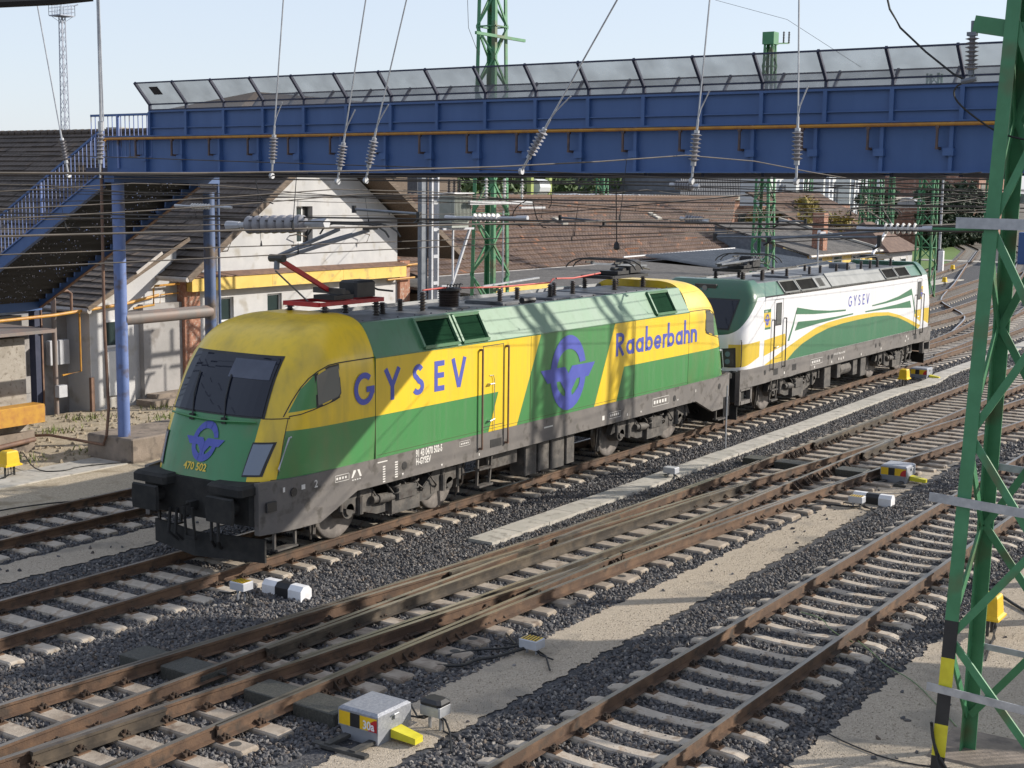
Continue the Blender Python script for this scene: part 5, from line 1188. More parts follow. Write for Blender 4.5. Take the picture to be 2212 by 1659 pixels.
# landing railing left of the screens
def railing(root, P, n, h=.98):
    """P(t, z): point along the run; balusters, posts and hand rail"""
    mb = MB(); mb.bar(P(0, h), P(1, h), .05, .05); mb.build('hand_rail', 'blue', root)
    mb = MB()
    for i in range(n+1):
        t = i/n; mb.bar(P(t, .04), P(t, h), .016, .016)
    mb.bar(P(0, .05), P(1, .05), .03, .03); mb.build('baluster', 'blue_lt', root); root_last = root.children[-1] if root.children else None
for dx in (0., BW):
    railing(bridge, lambda t, z: bp(0.-1.95*t, ZB+.30+z, dx), 14, 1.0)
    MB().bar(bp(-1.05, ZB+.1, dx-.02), bp(-1.05, ZB+1.3, dx-.02), .05, .05).build('railing_post', 'blue_lt', bridge)
def wiremesh():
    m_ = bpy.data.materials.new('wire_mesh'); m_.use_nodes = True; n = m_.node_tree; b = n.nodes['Principled BSDF']; b.inputs['Base Color'].default_value = (.24, .245, .26, 1); b.inputs['Roughness'].default_value = .6; b.inputs['Metallic'].default_value = .2
    tc = n.nodes.new('ShaderNodeTexCoord'); no = n.nodes.new('ShaderNodeTexNoise'); no.inputs['Scale'].default_value = 2.2; no.inputs['Detail'].default_value = 4; n.links.new(tc.outputs['Object'], no.inputs['Vector'])
    mr = n.nodes.new('ShaderNodeMapRange'); mr.inputs[1].default_value = .3; mr.inputs[2].default_value = .7; mr.inputs[3].default_value = .52; mr.inputs[4].default_value = .68; n.links.new(no.outputs[0], mr.inputs[0])
    n.links.new(mr.outputs[0], b.inputs['Alpha']); return m_
M['mesh'] = wiremesh()
for o in list(bridge.children):
    if o.name.startswith('mesh_panel'): o.data.materials[0] = M['mesh']
# gas pipe along the bridge
gp = thing('gas_pipe', 'yellow brown pipe on brackets along the blue footbridge girder', 'gas pipe', (BX, 8.8, 7.3))
mb = MB(); P_ = [bp(s, ZM-.055, -.17) for s in (-1.45, 0, 5, 10, 15, 19.4)]; mb.tube([bp(-1.45, ZM-.055, -.17)+Vector((.2, .1, -.02))]+P_, .030, 8); mb.build('pipe', 'gas', gp)
for i in range(18):
    s = i*1.122-.33; mb = MB(); mb.bar(bp(s, ZM-.07, -.17), bp(s, ZM-.44, -.17), .035, .035); mb.bar(bp(s, ZM-.43, -.19), bp(s, ZM-.43, 0), .04, .04); mb.box(bp(s-.03, ZM-.12, -.19), bp(s+.03, ZM-.04, -.13)); mb.build('bracket', 'bracket', gp)
M['bracket'] = mat('rusty_bracket', (.06, .045, .05), (.12, .075, .06), .7, ns=6)
tag(MB().tube([(-3.28, 8.95, 7.28), (-3.28, 9.0, 3.2), (-3.20, 9.02, 1.0), (-3.22, 9.1, .35), (-3.2, 9.25, .12), (-3.1, 10.2, .10), (-3.0, 11.5, .08), (-3.35, 12.4, .0), (-3.5, 12.5, -.1)], .035, 8).build('drain_pipe', 'brownpipe', smooth=True), 'thin rusty vertical pipe in front of the blue bridge pier, bent along the ground', 'pipe')
# pier with two posts and cross tube on a concrete base
pier = thing('bridge_pier', 'blue steel pier of two round posts joined by a rusty grey cross tube', 'bridge pier', (-2.9, 8.85, .3))
mb = MB(); mb.cyl((-2.9, 8.85, .3), (-2.9, 8.85, 6.35), .145, n=28); mb.build('post', 'blue_lt', pier, smooth=30)
mb = MB(); mb.cyl((-.02, 8.85, .3), (-.02, 8.85, 6.1), .145, n=28); o = mb.build('post', 'slate', pier, smooth=30)
M['slate'] = mat('slate_blue_paint', (.075, .115, .22), (.11, .15, .27), .5, ns=2.2, c3=(.13, .10, .08), ns3=2)
M['tube'] = mat('faded_grey_tube', (.17, .15, .14), (.22, .155, .13), .6, ns=2.5)
MB().cyl((-2.85, 8.85, 3.13), (-.05, 8.85, 3.13), .16, n=24).build('cross_tube', 'tube', pier, smooth=30)
MB().box((-3.15, 8.68, 6.32), (0.2, 9.02, 6.54)).build('head_beam', 'blue', pier)
MB().tube([(.18, 8.72, .3), (.18, 8.72, 6.35)], .032, 8).build('rod', 'slate', pier)
mb = MB(); mb.bbox((-3.15, 8.3, -.4), (1.2, 9.9, .33), .03); M['pconc'] = mat('brown_concrete', (.19, .155, .125), (.27, .22, .18), .95, ns=2.2, bs=30, bstr=.4, c3=(.12, .10, .085), ns3=4)
tag(mb.build('pier_base', 'pconc'), 'low rectangular brown concrete base under the blue bridge pier', 'concrete base')
# right hand pier (outside the picture)
pier2 = thing('bridge_pier', 'blue pier at the right end of the footbridge', 'bridge pier', (-2.4, -13.4, 0))
MB().cyl((-2.2, -13.4, -.3), (-2.2, -13.4, 6.4), .145, n=20).build('post', 'blue_lt', pier2); MB().cyl((.5, -13.4, -.3), (.5, -13.4, 6.4), .145, n=20).build('post', 'slate', pier2)

# staircase descending to the left
st = thing('staircase', 'blue steel staircase with dark open treads descending from the footbridge at the left', 'staircase', (BX, 9.3, 6.3))
sl = -.535; top = Vector((0, 9.15, 6.55)); run = 6.3
def sp(t, z, dx): return Vector((BX+dx, top.y+run*t, top.z+sl*run*t+z))
for dx in (.05, BW-.05):
    mb = MB(); a = sp(0, -.30, dx); mb.loft([[sp(0, -.32, dx-.03), sp(0, -.32, dx+.03), sp(0, 0, dx+.03), sp(0, 0, dx-.03)], [sp(1, -.32, dx-.03), sp(1, -.32, dx+.03), sp(1, 0, dx+.03), sp(1, 0, dx-.03)]], cap=True)
    mb.build('stringer', 'blue', st)
    mb = MB(); mb.bar(sp(0, -.33, dx), sp(1, -.33, dx), .12, .02); mb.bar(sp(0, .01, dx), sp(1, .01, dx), .12, .02); mb.build('stringer_flange', 'brownpipe' if dx > 1 else 'blue', st)
    for t in (.0, .36, .68, 1.0): MB().bar(sp(t, 0, dx), sp(t, .98, dx), .045, .045).build('railing_post', 'blue_lt', st)
    railing(st, lambda t, z: sp(t, z, dx), 44)
for i in range(21):
    t = (i+.5)/21; p = sp(t, -.12, 0)
    mb = MB(); mb.box((BX+.1, p.y-.14, p.z-.02), (BX+BW-.1, p.y+.14, p.z+.02)); mb.build('tread', 'tread_st', st); mb = MB(); pn = sp((i+1.5)/21, -.12, 0); mb.face([(BX+.1, p.y+.13, p.z), (BX+BW-.1, p.y+.13, p.z), (BX+BW-.1, p.y+.16, pn.z-.02), (BX+.1, p.y+.16, pn.z-.02)]); mb.build('riser', 'perf', st)
def perfmat():
    m_ = bpy.data.materials.new('perforated_riser'); m_.use_nodes = True; n = m_.node_tree; b = n.nodes['Principled BSDF']; b.inputs['Base Color'].default_value = (.02, .018, .018, 1)
    tc = n.nodes.new('ShaderNodeTexCoord'); vo = n.nodes.new('ShaderNodeTexVoronoi'); vo.inputs['Scale'].default_value = 16; n.links.new(tc.outputs['Object'], vo.inputs['Vector']); no = n.nodes.new('ShaderNodeTexNoise'); no.inputs['Scale'].default_value = 1.6; n.links.new(tc.outputs['Object'], no.inputs['Vector'])
    n.links.new(N(n, 'SUBTRACT', 1, N(n, 'MULTIPLY', N(n, 'LESS_THAN', vo.outputs['Distance'], .24), N(n, 'GREATER_THAN', no.outputs[0], .46))), b.inputs['Alpha']); return m_
M['perf'] = perfmat()
M['tread_st'] = mat('perforated_tread', (.02, .018, .018), (.05, .04, .035), .7, .2, ns=9)
st2 = thing('staircase', 'blue steel staircase descending from the right end of the footbridge behind the near mast', 'staircase', (BX, -12., 6.4))
def sq(t, z, dx): return Vector((BX-.6+dx, -12.05-12.2*t, 6.6-6.6*t+z))
for dx in (.05, BW-.05):
    mb = MB(); mb.loft([[sq(0, -.45, dx-.03), sq(0, -.45, dx+.03), sq(0, .05, dx+.03), sq(0, .05, dx-.03)], [sq(1, -.45, dx-.03), sq(1, -.45, dx+.03), sq(1, .05, dx+.03), sq(1, .05, dx-.03)]], cap=True); mb.build('stringer', 'blue', st2)
    railing(st2, lambda t, z: sq(t, z, dx), 90)
mb = MB(); mb.loft([[sq(0, -.2, .08), sq(0, -.2, BW-.08), sq(0, -.1, BW-.08), sq(0, -.1, .08)], [sq(1, -.2, .08), sq(1, -.2, BW-.08), sq(1, -.1, BW-.08), sq(1, -.1, .08)]], cap=True); mb.build('tread_run', 'blue_dk', st2)
# landing with posts at the far left
ld = thing('stair_landing', 'blue stair landing on dark posts at the left edge', 'stair landing', (BX, 15.5, 3.0))
MB().box((BX-.05, 15.45, 2.78), (BX+BW, 20.5, 3.08)).build('deck_beam', 'blue', ld); MB().box((BX, 15.5, 3.09), (BX+BW-.1, 20.5, 3.13)).build('deck', 'blue_dk', ld)
railing(ld, lambda t, z: Vector((BX, 15.5+5*t, 3.12+z)), 30)
for x, y in ((.02, 15.8), (-2.6, 17.5)): MB().box((x-.12, y-.13, -.25), (x+.12, y+.13, 2.78)).build('post', 'blue_dk', ld)
MB().box((.10, 15.64, -.25), (.145, 15.70, 2.85)).build('edge_strip', 'brownpipe', ld)
# ================================================================== CONCRETE BLOCK, PIPES AND SHED AT THE LEFT EDGE
M['rough'] = mat('rough_render', (.30, .27, .23), (.40, .365, .32), .95, ns=2, bs=60, bstr=.7, c3=(.20, .17, .14), ns3=9)
bw = thing('concrete_pier_block', 'light rough rendered wall block with a flat roof slab at the left edge', 'wall block', (-4, 12.2, -.25))
MB().box((-4.55, 11.65, -.3), (-3.5, 13.6, 2.55)).build('wall', 'rough', bw); MB().box((-4.8, 11.2, 2.66), (-2.9, 13.8, 2.74)).build('roof_slab', 'tube', bw); MB().box((-4.7, 11.5, -.32), (-3.42, 11.66, .25)).build('plinth', 'pconc', bw)
tag(MB().bbox((-4.9, 11.15, .50), (-3.35, 11.6, .95), .02).build('yellow_beam_box', 'gas_y'), 'ochre yellow box beam across the rendered block at the left edge', 'box beam')
tag(MB().tube([(-5.6, 11.2, -.02), (-4.6, 11.3, .02), (-3.5, 11.4, .06)], .06, 10).build('copper_pipe', 'brownpipe', smooth=True), 'short copper coloured pipe low on the ground at the left edge', 'pipe')
M['gas_y'] = mat('yellow_house_gas_pipe', (.48, .25, .03), (.38, .17, .03), .55, ns=6)
tag(MB().tube([(-2.2, 14.9, 2.62), (.0, 14.95, 2.66), (2.6, 15.0, 2.82), (3.9, 15.05, 3.0)], .045, 8).build('gas_pipe', 'gas_y', smooth=True), 'yellow gas pipe running across the front of the white shed', 'gas pipe')
tag(MB().tube([(-.1, 15.1, 3.3), (.6, 15.1, 3.3), (.72, 15.1, 3.22), (.72, 15.1, 2.72)], .04, 8).build('gas_pipe', 'brownpipe', smooth=True), 'short bent brown pipe above the yellow gas pipe', 'gas pipe')
tag(MB().tube([(1.15, 15.3, 2.7), (1.15, 15.3, .95), (.5, 15.3, .90)], .028, 8).build('gas_pipe', 'gas_y', smooth=True), 'yellow gas pipe dropping beside the meter box', 'gas pipe')
tag(MB().cyl((.42, 15.5, -.3), (.42, 15.5, 3.4), .07, n=12).build('vent_pipe', 'tube', smooth=True), 'grey rusty vertical pipe between the dark post and the meter box', 'pipe')
tag(MB().bbox((.32, 15.25, .28), (.62, 15.43, .62), .01).build('cable_box', 'ltgrey'), 'small grey box on the vertical pipe', 'electric box')
t = thing('meter_box', 'grey meter box on the shaded shed wall', 'meter box', (.6, 15.9, 1.2)); MB().bbox((.42, 15.72, 1.15), (1.12, 15.9, 1.85), .02).build('housing', 'ltgrey', t); MB().box((.60, 15.715, 1.55), (.68, 15.722, 1.62)).build('lock', 'black', t)

# ================================================================== WHITE HOUSE AND SHED
def plaster(name, a, b, c3):
    return mat(name, a, b, .9, ns=.9, lo=.42, hi=.62, bs=25, bstr=.25, c3=c3, ns3=1.7, detail=8)
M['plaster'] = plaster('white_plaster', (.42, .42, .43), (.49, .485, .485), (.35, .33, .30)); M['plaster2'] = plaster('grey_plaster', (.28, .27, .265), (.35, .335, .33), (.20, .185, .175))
def tiles(name, a, b, pitch, rot, c3=(.25, .11, .05), sx=.24):
    m_ = bpy.data.materials.new(name); m_.use_nodes = True; n = m_.node_tree; bs_ = n.nodes['Principled BSDF']; bs_.inputs['Roughness'].default_value = .85
    tc = n.nodes.new('ShaderNodeTexCoord'); sp_ = n.nodes.new('ShaderNodeSeparateXYZ'); n.links.new(tc.outputs['UV'], sp_.inputs[0]); U, V_, _ = sp_.outputs
    row = N(n, 'DIVIDE', V_, pitch); fr = N(n, 'FRACT', row); rid = N(n, 'FLOOR', row)
    cu = N(n, 'ADD', N(n, 'DIVIDE', U, sx), N(n, 'MULTIPLY', rid, .5)); cf = N(n, 'FRACT', cu); cid = N(n, 'FLOOR', cu)
    cb = n.nodes.new('ShaderNodeCombineXYZ'); n.links.new(cid, cb.inputs[0]); n.links.new(rid, cb.inputs[1]); wn = n.nodes.new('ShaderNodeTexWhiteNoise'); wn.noise_dimensions = '2D'; n.links.new(cb.outputs[0], wn.inputs['Vector'])
    rp = n.nodes.new('ShaderNodeValToRGB'); e = rp.color_ramp.elements; e[0].color = (*a, 1); e[1].color = (*c3, 1); e[1].position = 1.; k = e.new(.55); k.color = (*b, 1); k = e.new(.965); k.color = (*b, 1); n.links.new(wn.outputs[0], rp.inputs[0])
    no = n.nodes.new('ShaderNodeTexNoise'); no.inputs['Scale'].default_value = .35; no.inputs['Detail'].default_value = 7; n.links.new(tc.outputs['UV'], no.inputs['Vector'])
    mx = n.nodes.new('ShaderNodeMix'); mx.data_type = 'RGBA'; mx.blend_type = 'MULTIPLY'; mx.inputs[0].default_value = .75; n.links.new(rp.outputs[0], mx.inputs[6])
    r2 = n.nodes.new('ShaderNodeValToRGB'); r2.color_ramp.elements[0].position = .35; r2.color_ramp.elements[1].position = .7; r2.color_ramp.elements[0].color = (.55, .52, .5, 1); r2.color_ramp.elements[1].color = (1.15, 1.1, 1.05, 1); n.links.new(no.outputs[0], r2.inputs[0]); n.links.new(r2.outputs[0], mx.inputs[7])
    n.links.new(mx.outputs[2], bs_.inputs['Base Color'])
    hgt = N(n, 'ADD', N(n, 'MULTIPLY', N(n, 'SUBTRACT', 1, fr), .7), N(n, 'MULTIPLY', N(n, 'SINE', N(n, 'MULTIPLY', cf, 3.14159)), .35))
    bu = n.nodes.new('ShaderNodeBump'); bu.inputs['Distance'].default_value = .06; bu.inputs['Strength'].default_value = 1; n.links.new(hgt, bu.inputs['Height']); n.links.new(bu.outputs[0], bs_.inputs['Normal'])
    return m_
M['tile_br'] = tiles('brown_roof_tiles', (.088, .054, .040), (.145, .094, .068), .33, 0, (.30, .13, .06)); M['tile_dk'] = tiles('dark_roof_tiles', (.055, .043, .037), (.085, .067, .055), .33, 0, (.12, .085, .06))
M['fascia'] = mat('weathered_wood', (.10, .075, .055), (.17, .13, .10), .85, ns=5, stretch=(1, 6, 6)); M['brick'] = mat('red_brick', (.27, .12, .075), (.36, .19, .13), .9, ns=9, bs=22, bstr=.6, c3=(.38, .30, .25), ns3=12)
M['gutter'] = mat('zinc_gutter', (.33, .30, .28), (.42, .39, .36), .5, .3, ns=4); M['band'] = mat('yellow_fascia_band', (.62, .42, .085), (.70, .49, .12), .55, ns=1.2, c3=(.42, .30, .09), ns3=3)
M['frame_w'] = mat('white_window_frame', (.62, .62, .62), (.55, .55, .55), .5, ns=5)
def roof_plane(name, p00, p10, p11, p01, matn, parent, th=.12, rows=True, pitch=.33):
    """p00-p10 along the eave, p01-p11 along the ridge; tile courses are real steps"""
    p00, p10, p11, p01 = map(Vector, (p00, p10, p11, p01)); nrm = (p10-p00).cross(p01-p00).normalized(); 
    if nrm.z < 0: nrm = -nrm
    Ls = (p01-p00).length; n = max(2, int(Ls/pitch)) if rows else 1; mb = MB(); uvs = []
    W_ = (p10-p00).length; nu = max(1, min(40, int(W_/1.2)))
    for k in range(n):
        t0, t1 = k/n, (k+1)/n; up = .045 if rows else 0
        for i in range(nu):
            a_, b_ = i/nu, (i+1)/nu; j0 = .012*math.sin(i*2.1+k*1.3)+rng.uniform(-.008, .008) if rows else 0
            A0 = p00.lerp(p10, a_).lerp(p01.lerp(p11, a_), t0)+nrm*(up+j0); B0 = p00.lerp(p10, b_).lerp(p01.lerp(p11, b_), t0)+nrm*(up+j0); B1 = p00.lerp(p10, b_).lerp(p01.lerp(p11, b_), t1); A1 = p00.lerp(p10, a_).lerp(p01.lerp(p11, a_), t1)
            mb.face([A0, B0, B1, A1]); uvs += [(a_*W_, t0*Ls), (b_*W_, t0*Ls), (b_*W_, t1*Ls), (a_*W_, t1*Ls)]
            if rows: mb.face([A0-nrm*(up+j0), B0-nrm*(up+j0), B0, A0]); uvs += [(a_*W_, t0*Ls)]*4
    mb.face([p00-nrm*th, p01-nrm*th, p11-nrm*th, p10-nrm*th], 1); uvs += [(0, 0)]*4
    for a_, b_ in ((p00, p10), (p10, p11), (p11, p01), (p01, p00)): mb.face([a_-nrm*th, b_-nrm*th, b_-nrm*.001, a_-nrm*.001], 1); uvs += [(0, 0)]*4
    o = mb.build(name, [matn, 'fascia'], parent); uv = o.data.uv_layers.new(name='uv'); uv.data.foreach_set('uv', [c for u in uvs for c in u]) if len(uv.data) == len(uvs) else None
    return o
def window(parent, x0, x1, z0, z1, y, facing=(0, -1), depth=.12, mull=False, name='window'):
    """window in a wall plane y (facing -y)"""
    mb = MB(); t = .06
    mb.box((x0, y-.004, z0), (x1, y+.03, z1)); f = MB()
    for a, b in (((x0-t, y-.03, z0-t), (x1+t, y+.02, z0)), ((x0-t, y-.03, z1), (x1+t, y+.02, z1+t)), ((x0-t, y-.03, z0), (x0, y+.02, z1)), ((x1, y-.03, z0), (x1+t, y+.02, z1))): f.box(a, b)
    if mull: f.box(((x0+x1)/2-.03, y-.025, z0), ((x0+x1)/2+.03, y+.02, z1))
    fo = f.build(name, 'frame_w', parent); mb.build('pane', 'wglass', fo); return fo
H = thing('white_house', 'white plastered gable house with dark tiled roof and yellow fascia band behind the yellow locomotive', 'house', (10, 15, -.2))
AX, AZ = 10.95, 8.2
def gable_wall():
    # wall with real openings: built of strips around them
    y0, y1 = 15., 15.3; mb = MB(); xl, xr = 4.95, 15.35
    zt = lambda x: min(3.62+(x-4.53)*.655, 8.0-.665*(x-AX) if x > AX else 99, 3.62+(x-4.53)*.715)
    zt = lambda x: (3.75+(AZ-.25-3.75)*(x-4.95)/(AX-4.95)) if x < AX else (AZ-.25-(x-AX)*.64)
    ops = [(6.32, 6.98, 1.98, 2.78), (8.52, 9.20, 1.98, 2.78), (9.95, 10.75, 4.40, 5.62), (2., 2., 0, 0)]
    xs_ = sorted({xl, AX, xr, 6.32, 6.98, 8.52, 9.20, 9.95, 10.75, 12.5})
    for a, b in zip(xs_, xs_[1:]):
        cuts = [(o[2], o[3]) for o in ops if o[0] <= a+1e-6 and o[1] >= b-1e-6]
        zs = [-.4]; 
        for c in sorted(cuts): zs += [c[0], c[1]]
        for k in range(0, len(zs), 2):
            z0 = zs[k]; last = k+1 >= len(zs); 
            q = [(a, y0, z0), (b, y0, z0), (b, y0, zt(b) if last else zs[k+1]), (a, y0, zt(a) if last else zs[k+1])]
            mb.prism(q, (0, .3, 0))
    return mb.build('gable_wall', 'plaster', H)
gable_wall()
window(H, 6.36, 6.94, 2.06, 2.72, 15.12); window(H, 8.56, 9.16, 2.06, 2.72, 15.12); window(H, 9.99, 10.35, 4.44, 5.58, 15.18, name='attic_window')
MB().box((10.40, 15.2, 4.44), (10.72, 15.24, 5.58)).build('shutter', 'black', H)
for x in (6.65, 8.86): MB().box((x-.42, 14.93, 1.93), (x+.42, 15.0, 1.98)).build('window_sill', 'frame_w', H)
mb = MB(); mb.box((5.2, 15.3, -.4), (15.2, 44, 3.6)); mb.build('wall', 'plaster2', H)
for a, b, n_ in ((4.78, 5.42, 'corner_pillar'), (15.36, 15.95, 'corner_pillar')): MB().box((a, 14.88, -.4), (b, 15.32, 3.62)).build(n_, 'brick', H)
mb = MB(); 
for i in range(6):
    a = 4.86+i*1.76; b = a+1.75; mb.box((a, 14.62, 3.06), (b, 14.86, 3.46)); 
mb.build('fascia_band', 'band', H)
mb = MB(); mb.loft([[(4.82, 14.58, 3.47), (15.45, 14.58, 3.47), (15.45, 15.0, 3.58), (4.82, 15.0, 3.58)], [(4.82, 14.58, 3.50), (15.45, 14.58, 3.50), (15.45, 15.0, 3.61), (4.82, 15.0, 3.61)]], cap=True); mb.build('fascia_flashing', 'brownpipe', H)
roof_plane('roof', (4.05, 46, 3.55), (4.05, 13.95, 3.55), (AX, 13.95, AZ), (AX, 46, AZ), 'tile_dk', H); roof_plane('roof', (18.1, 13.95, 3.72), (18.1, 46, 3.72), (AX, 46, AZ), (AX, 13.95, AZ), 'tile_dk', H)
for sx_, zz in ((4.05, 3.55), (18.1, 3.72)):
    mb = MB(); mb.bar((sx_, 13.92, zz-.05), (AX, 13.92, AZ-.03), .06, .20); mb.build('barge_board', 'fascia', H)
mb = MB(); mb.tube([(4.0, 13.9, 3.50), (4.0, 30, 3.50)], .075, 10); mb.build('gutter', 'gutter', H)
mb = MB()
for i in range(80): mb.cyl((AX, 13.95+i*.4, AZ+.02), (AX, 14.32+i*.4, AZ+.02), .13, .11, 10)
mb.build('ridge_tiles', 'tile_dk', H)
mb = MB()
for i, (x, z) in enumerate(((6.1, 4.3), (9.6, 4.4), (12.9, 4.4))): 
    mb.tube([(x, 15, z+.25), (x+.1, 14.75, z+.3), (x+.5, 14.7, z+.22), (x+.4, 14.75, z-.05), (x+.1, 15, z-.08)], .02, 5)
mb.build('wall_bracket', 'fascia', H)
mb = MB(); mb.tube([(15.4, 14.8, 3.45), (16.4, 14.8, 3.48), (16.5, 14.8, 3.4), (16.5, 14.8, 2.7)], .04, 7); mb.tube([(14.4, 14.7, 2.98), (16, 14.7, 3.0)], .035, 7); mb.build('gas_pipe', 'gas_y', H)
# lean-to shed
S_ = thing('lean_to_shed', 'low white rendered shed with tiled lean-to roof left of the gable house', 'shed', (1.4, 15.4, -.2))
mb = MB(); mb.prism([(1.42, 15.2, -.4), (4.78, 15.2, -.4), (4.78, 15.2, 4.45), (1.42, 15.2, 2.88)], (0, .3, 0)); mb.box((1.42, 15.5, -.4), (1.7, 24, 2.8)); mb.build('wall', 'plaster', S_)
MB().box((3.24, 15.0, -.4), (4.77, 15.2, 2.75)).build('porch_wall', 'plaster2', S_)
mb = MB(); mb.box((1.36, 15.12, -.4), (1.47, 15.22, .75)); mb.build('door_post', 'brownpipe', S_)
window(S_, 1.98, 2.55, 1.62, 2.30, 15.2); MB().box((1.95, 15.1, .15), (2.62, 15.19, 1.45)).build('door_panel', 'frame_w', S_)
roof_plane('roof', (1.0, 26, 2.82), (1.0, 14.75, 2.82), (4.9, 14.75, 4.72), (4.9, 26, 4.72), 'tile_dk', S_)
mb = MB(); mb.bar((.98, 14.72, 2.78), (2.7, 14.72, 3.62), .07, .13); mb.build('barge_board', 'fascia', S_)
mb = MB(); mb.bar((2.75, 14.68, 3.72), (3.75, 14.68, 4.28), .02, .09); mb.build('metal_flashing', 'gutter', S_); mb = MB(); mb.tube([(1.02, 14.7, 2.72), (.98, 26, 2.72)], .08, 10); mb.build('gutter', 'gutter', S_)
mb = MB(); mb.box((2.9, 14.3, -.3), (4.8, 15.0, -.05)); mb.box((3.3, 14.6, -.05), (4.6, 15.0, .08)); mb.build('step', 'pconc', S_)
mb = MB(); mb.tube([(4.7, 15.0, 3.30), (3.72, 15.0, 3.28), (3.66, 15.0, 3.2), (3.66, 15.0, 2.72), (2.9, 15.02, 2.66)], .035, 7); mb.tube([(4.7, 15.05, 3.02), (3.98, 15.05, 3.0), (3.94, 15.05, 2.7)], .02, 7); mb.build('gas_pipe', 'gas_y', S_)
# dark wall and structure between shed and stairs
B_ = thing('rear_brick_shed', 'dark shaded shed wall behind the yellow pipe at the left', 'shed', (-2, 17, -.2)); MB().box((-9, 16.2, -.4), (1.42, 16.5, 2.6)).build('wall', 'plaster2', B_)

# ================================================================== LONG ROOF BUILDINGS BEHIND
L_ = thing('long_workshop', 'long low workshop with a wide brown tiled roof behind the locomotives', 'workshop', (35, 20, -.2))
roof_plane('roof', (19.5, 17.2, 2.75), (48.3, 17.2, 2.75), (64, 24, 5.85), (17, 24, 5.85), 'tile_br', L_, pitch=.42)
MB().box((18, 17.6, -.3), (48, 30, 2.65)).build('wall', 'fascia', L_)
mb = MB(); mb.tube([(19.5, 17.1, 2.66), (48.3, 17.1, 2.66)], .085, 10); mb.build('gutter', 'gutter', L_)
mb = MB()
for i in range(118): mb.cyl((17+i*.4, 24, 5.86), (17.36+i*.4, 24, 5.88), .11, .14, 8)
mb.build('ridge_tiles', 'tile_br', L_)
for x, t_ in ((36.5, .55), (47.5, .6)):
    def rp_(x, t, off=0): p = Vector((x, 17.2+6.8*t, 2.75+3.1*t)); return p+Vector((0, -.415, .91))*off
    q = MB(); q.loft([[rp_(x, t_, .03), rp_(x+.5, t_, .03), rp_(x+.5, t_+.10, .03), rp_(x, t_+.10, .03)], [rp_(x, t_, .12), rp_(x+.5, t_, .12), rp_(x+.5, t_+.10, .12), rp_(x, t_+.10, .12)]], cap=True); q.build('roof_window', 'slab', L_)
W1 = thing('grey_felt_roof_shed', 'low shed with a flat grey felt roof right behind the yellow locomotive', 'shed', (22, 13, -.2))
M['felt'] = mat('grey_roof_felt', (.060, .055, .052), (.105, .097, .09), .95, ns=2.5, bs=8, bstr=.6, c3=(.15, .14, .13), ns3=14)
mb = MB(); mb.loft([[(16.2, 11.2, 2.35), (38, 11.2, 2.35), (38, 17.0, 2.62), (16.2, 17.0, 2.62)], [(16.2, 11.2, 2.45), (38, 11.2, 2.45), (38, 17.0, 2.72), (16.2, 17.0, 2.72)]], cap=True); mb.build('roof', 'felt', W1); MB().box((16.6, 11.6, -.3), (37.5, 17, 2.34)).build('wall', 'fascia', W1)
mb = MB(); mb.box((16.0, 11.0, 2.46), (19.5, 11.16, 2.80)); mb.box((15.95, 11.0, 2.42), (16.05, 11.2, 2.85)); mb.build('fascia_band', 'band', W1)
W2 = thing('grey_metal_roof_shed', 'low shed with ribbed grey metal roof in front of the white locomotive cab', 'shed', (34, 13, -.2))
M['ribbed'] = mat('ribbed_grey_metal', (.20, .215, .235), (.25, .265, .285), .55, .2, ns=1.2)
mb = MB(); mb.loft([[(38.2, 11.0, 2.30), (50, 11.0, 2.30), (49, 17.0, 2.95), (38.2, 17.0, 2.95)], [(38.2, 11.0, 2.38), (50, 11.0, 2.38), (49, 17.0, 3.03), (38.2, 17.0, 3.03)]], cap=True)
for i in range(30): mb.bar((38.3+i*.39, 11.0, 2.40), (38.3+i*.37, 17.0, 3.05), .05, .05)
mb.build('roof', 'ribbed', W2); MB().box((38.6, 11.4, -.3), (49, 17, 2.28)).build('wall', 'fascia', W2)
mb = MB(); mb.bar((36, 17.05, 3.0), (49, 17.05, 3.08), .06, .06); mb.build('ridge_cap', 'white', W2)
W3 = thing('chimney_house', 'low building with pitched grey felt roof and tall brick chimney right of the lattice mast', 'house', (56, 13, -.2))
rd_ = Vector((0, 0, 0))
mb = MB(); mb.loft([[(50.2, 13, 2.72), (62.3, 13, 2.72), (61, 19, 4.35), (50.2, 19, 4.35)], [(50.2, 13, 2.82), (62.3, 13, 2.82), (61, 19, 4.45), (50.2, 19, 4.45)]], cap=True)
mb.build('roof', 'felt', W3); MB().box((50.4, 13.4, -.3), (61.8, 19, 2.7)).build('wall', 'band', W3); MB().prism([(50.35, 13.2, -.3), (50.35, 19, -.3), (50.35, 19, 4.3), (50.35, 13.2, 2.7)], (.05, 0, 0)).build('end_wall', 'mastgrey', W3)
MB().bar((61.6, 13, 2.9), (60.3, 19.2, 4.6), .5, .12).build('parapet', 'slab', W3); MB().tube([(50.2, 12.95, 2.68), (62.3, 12.95, 2.68)], .09, 8).build('gutter', 'gutter', W3)
MB().box((53.2, 13.4, 2.8), (53.85, 14.1, 5.1)).build('chimney', 'brick', W3)
for i in range(3): window(W3, 51.6+i*3.2, 53+i*3.2, 1.5, 2.5, 13.38)
W4 = thing('signal_hut', 'small white hut with brown hipped roof beside the far tracks', 'hut', (66, 14, -.2))
MB().box((63.4, 13.2, -.3), (69, 17.5, 2.5)).build('wall', 'plaster', W4)
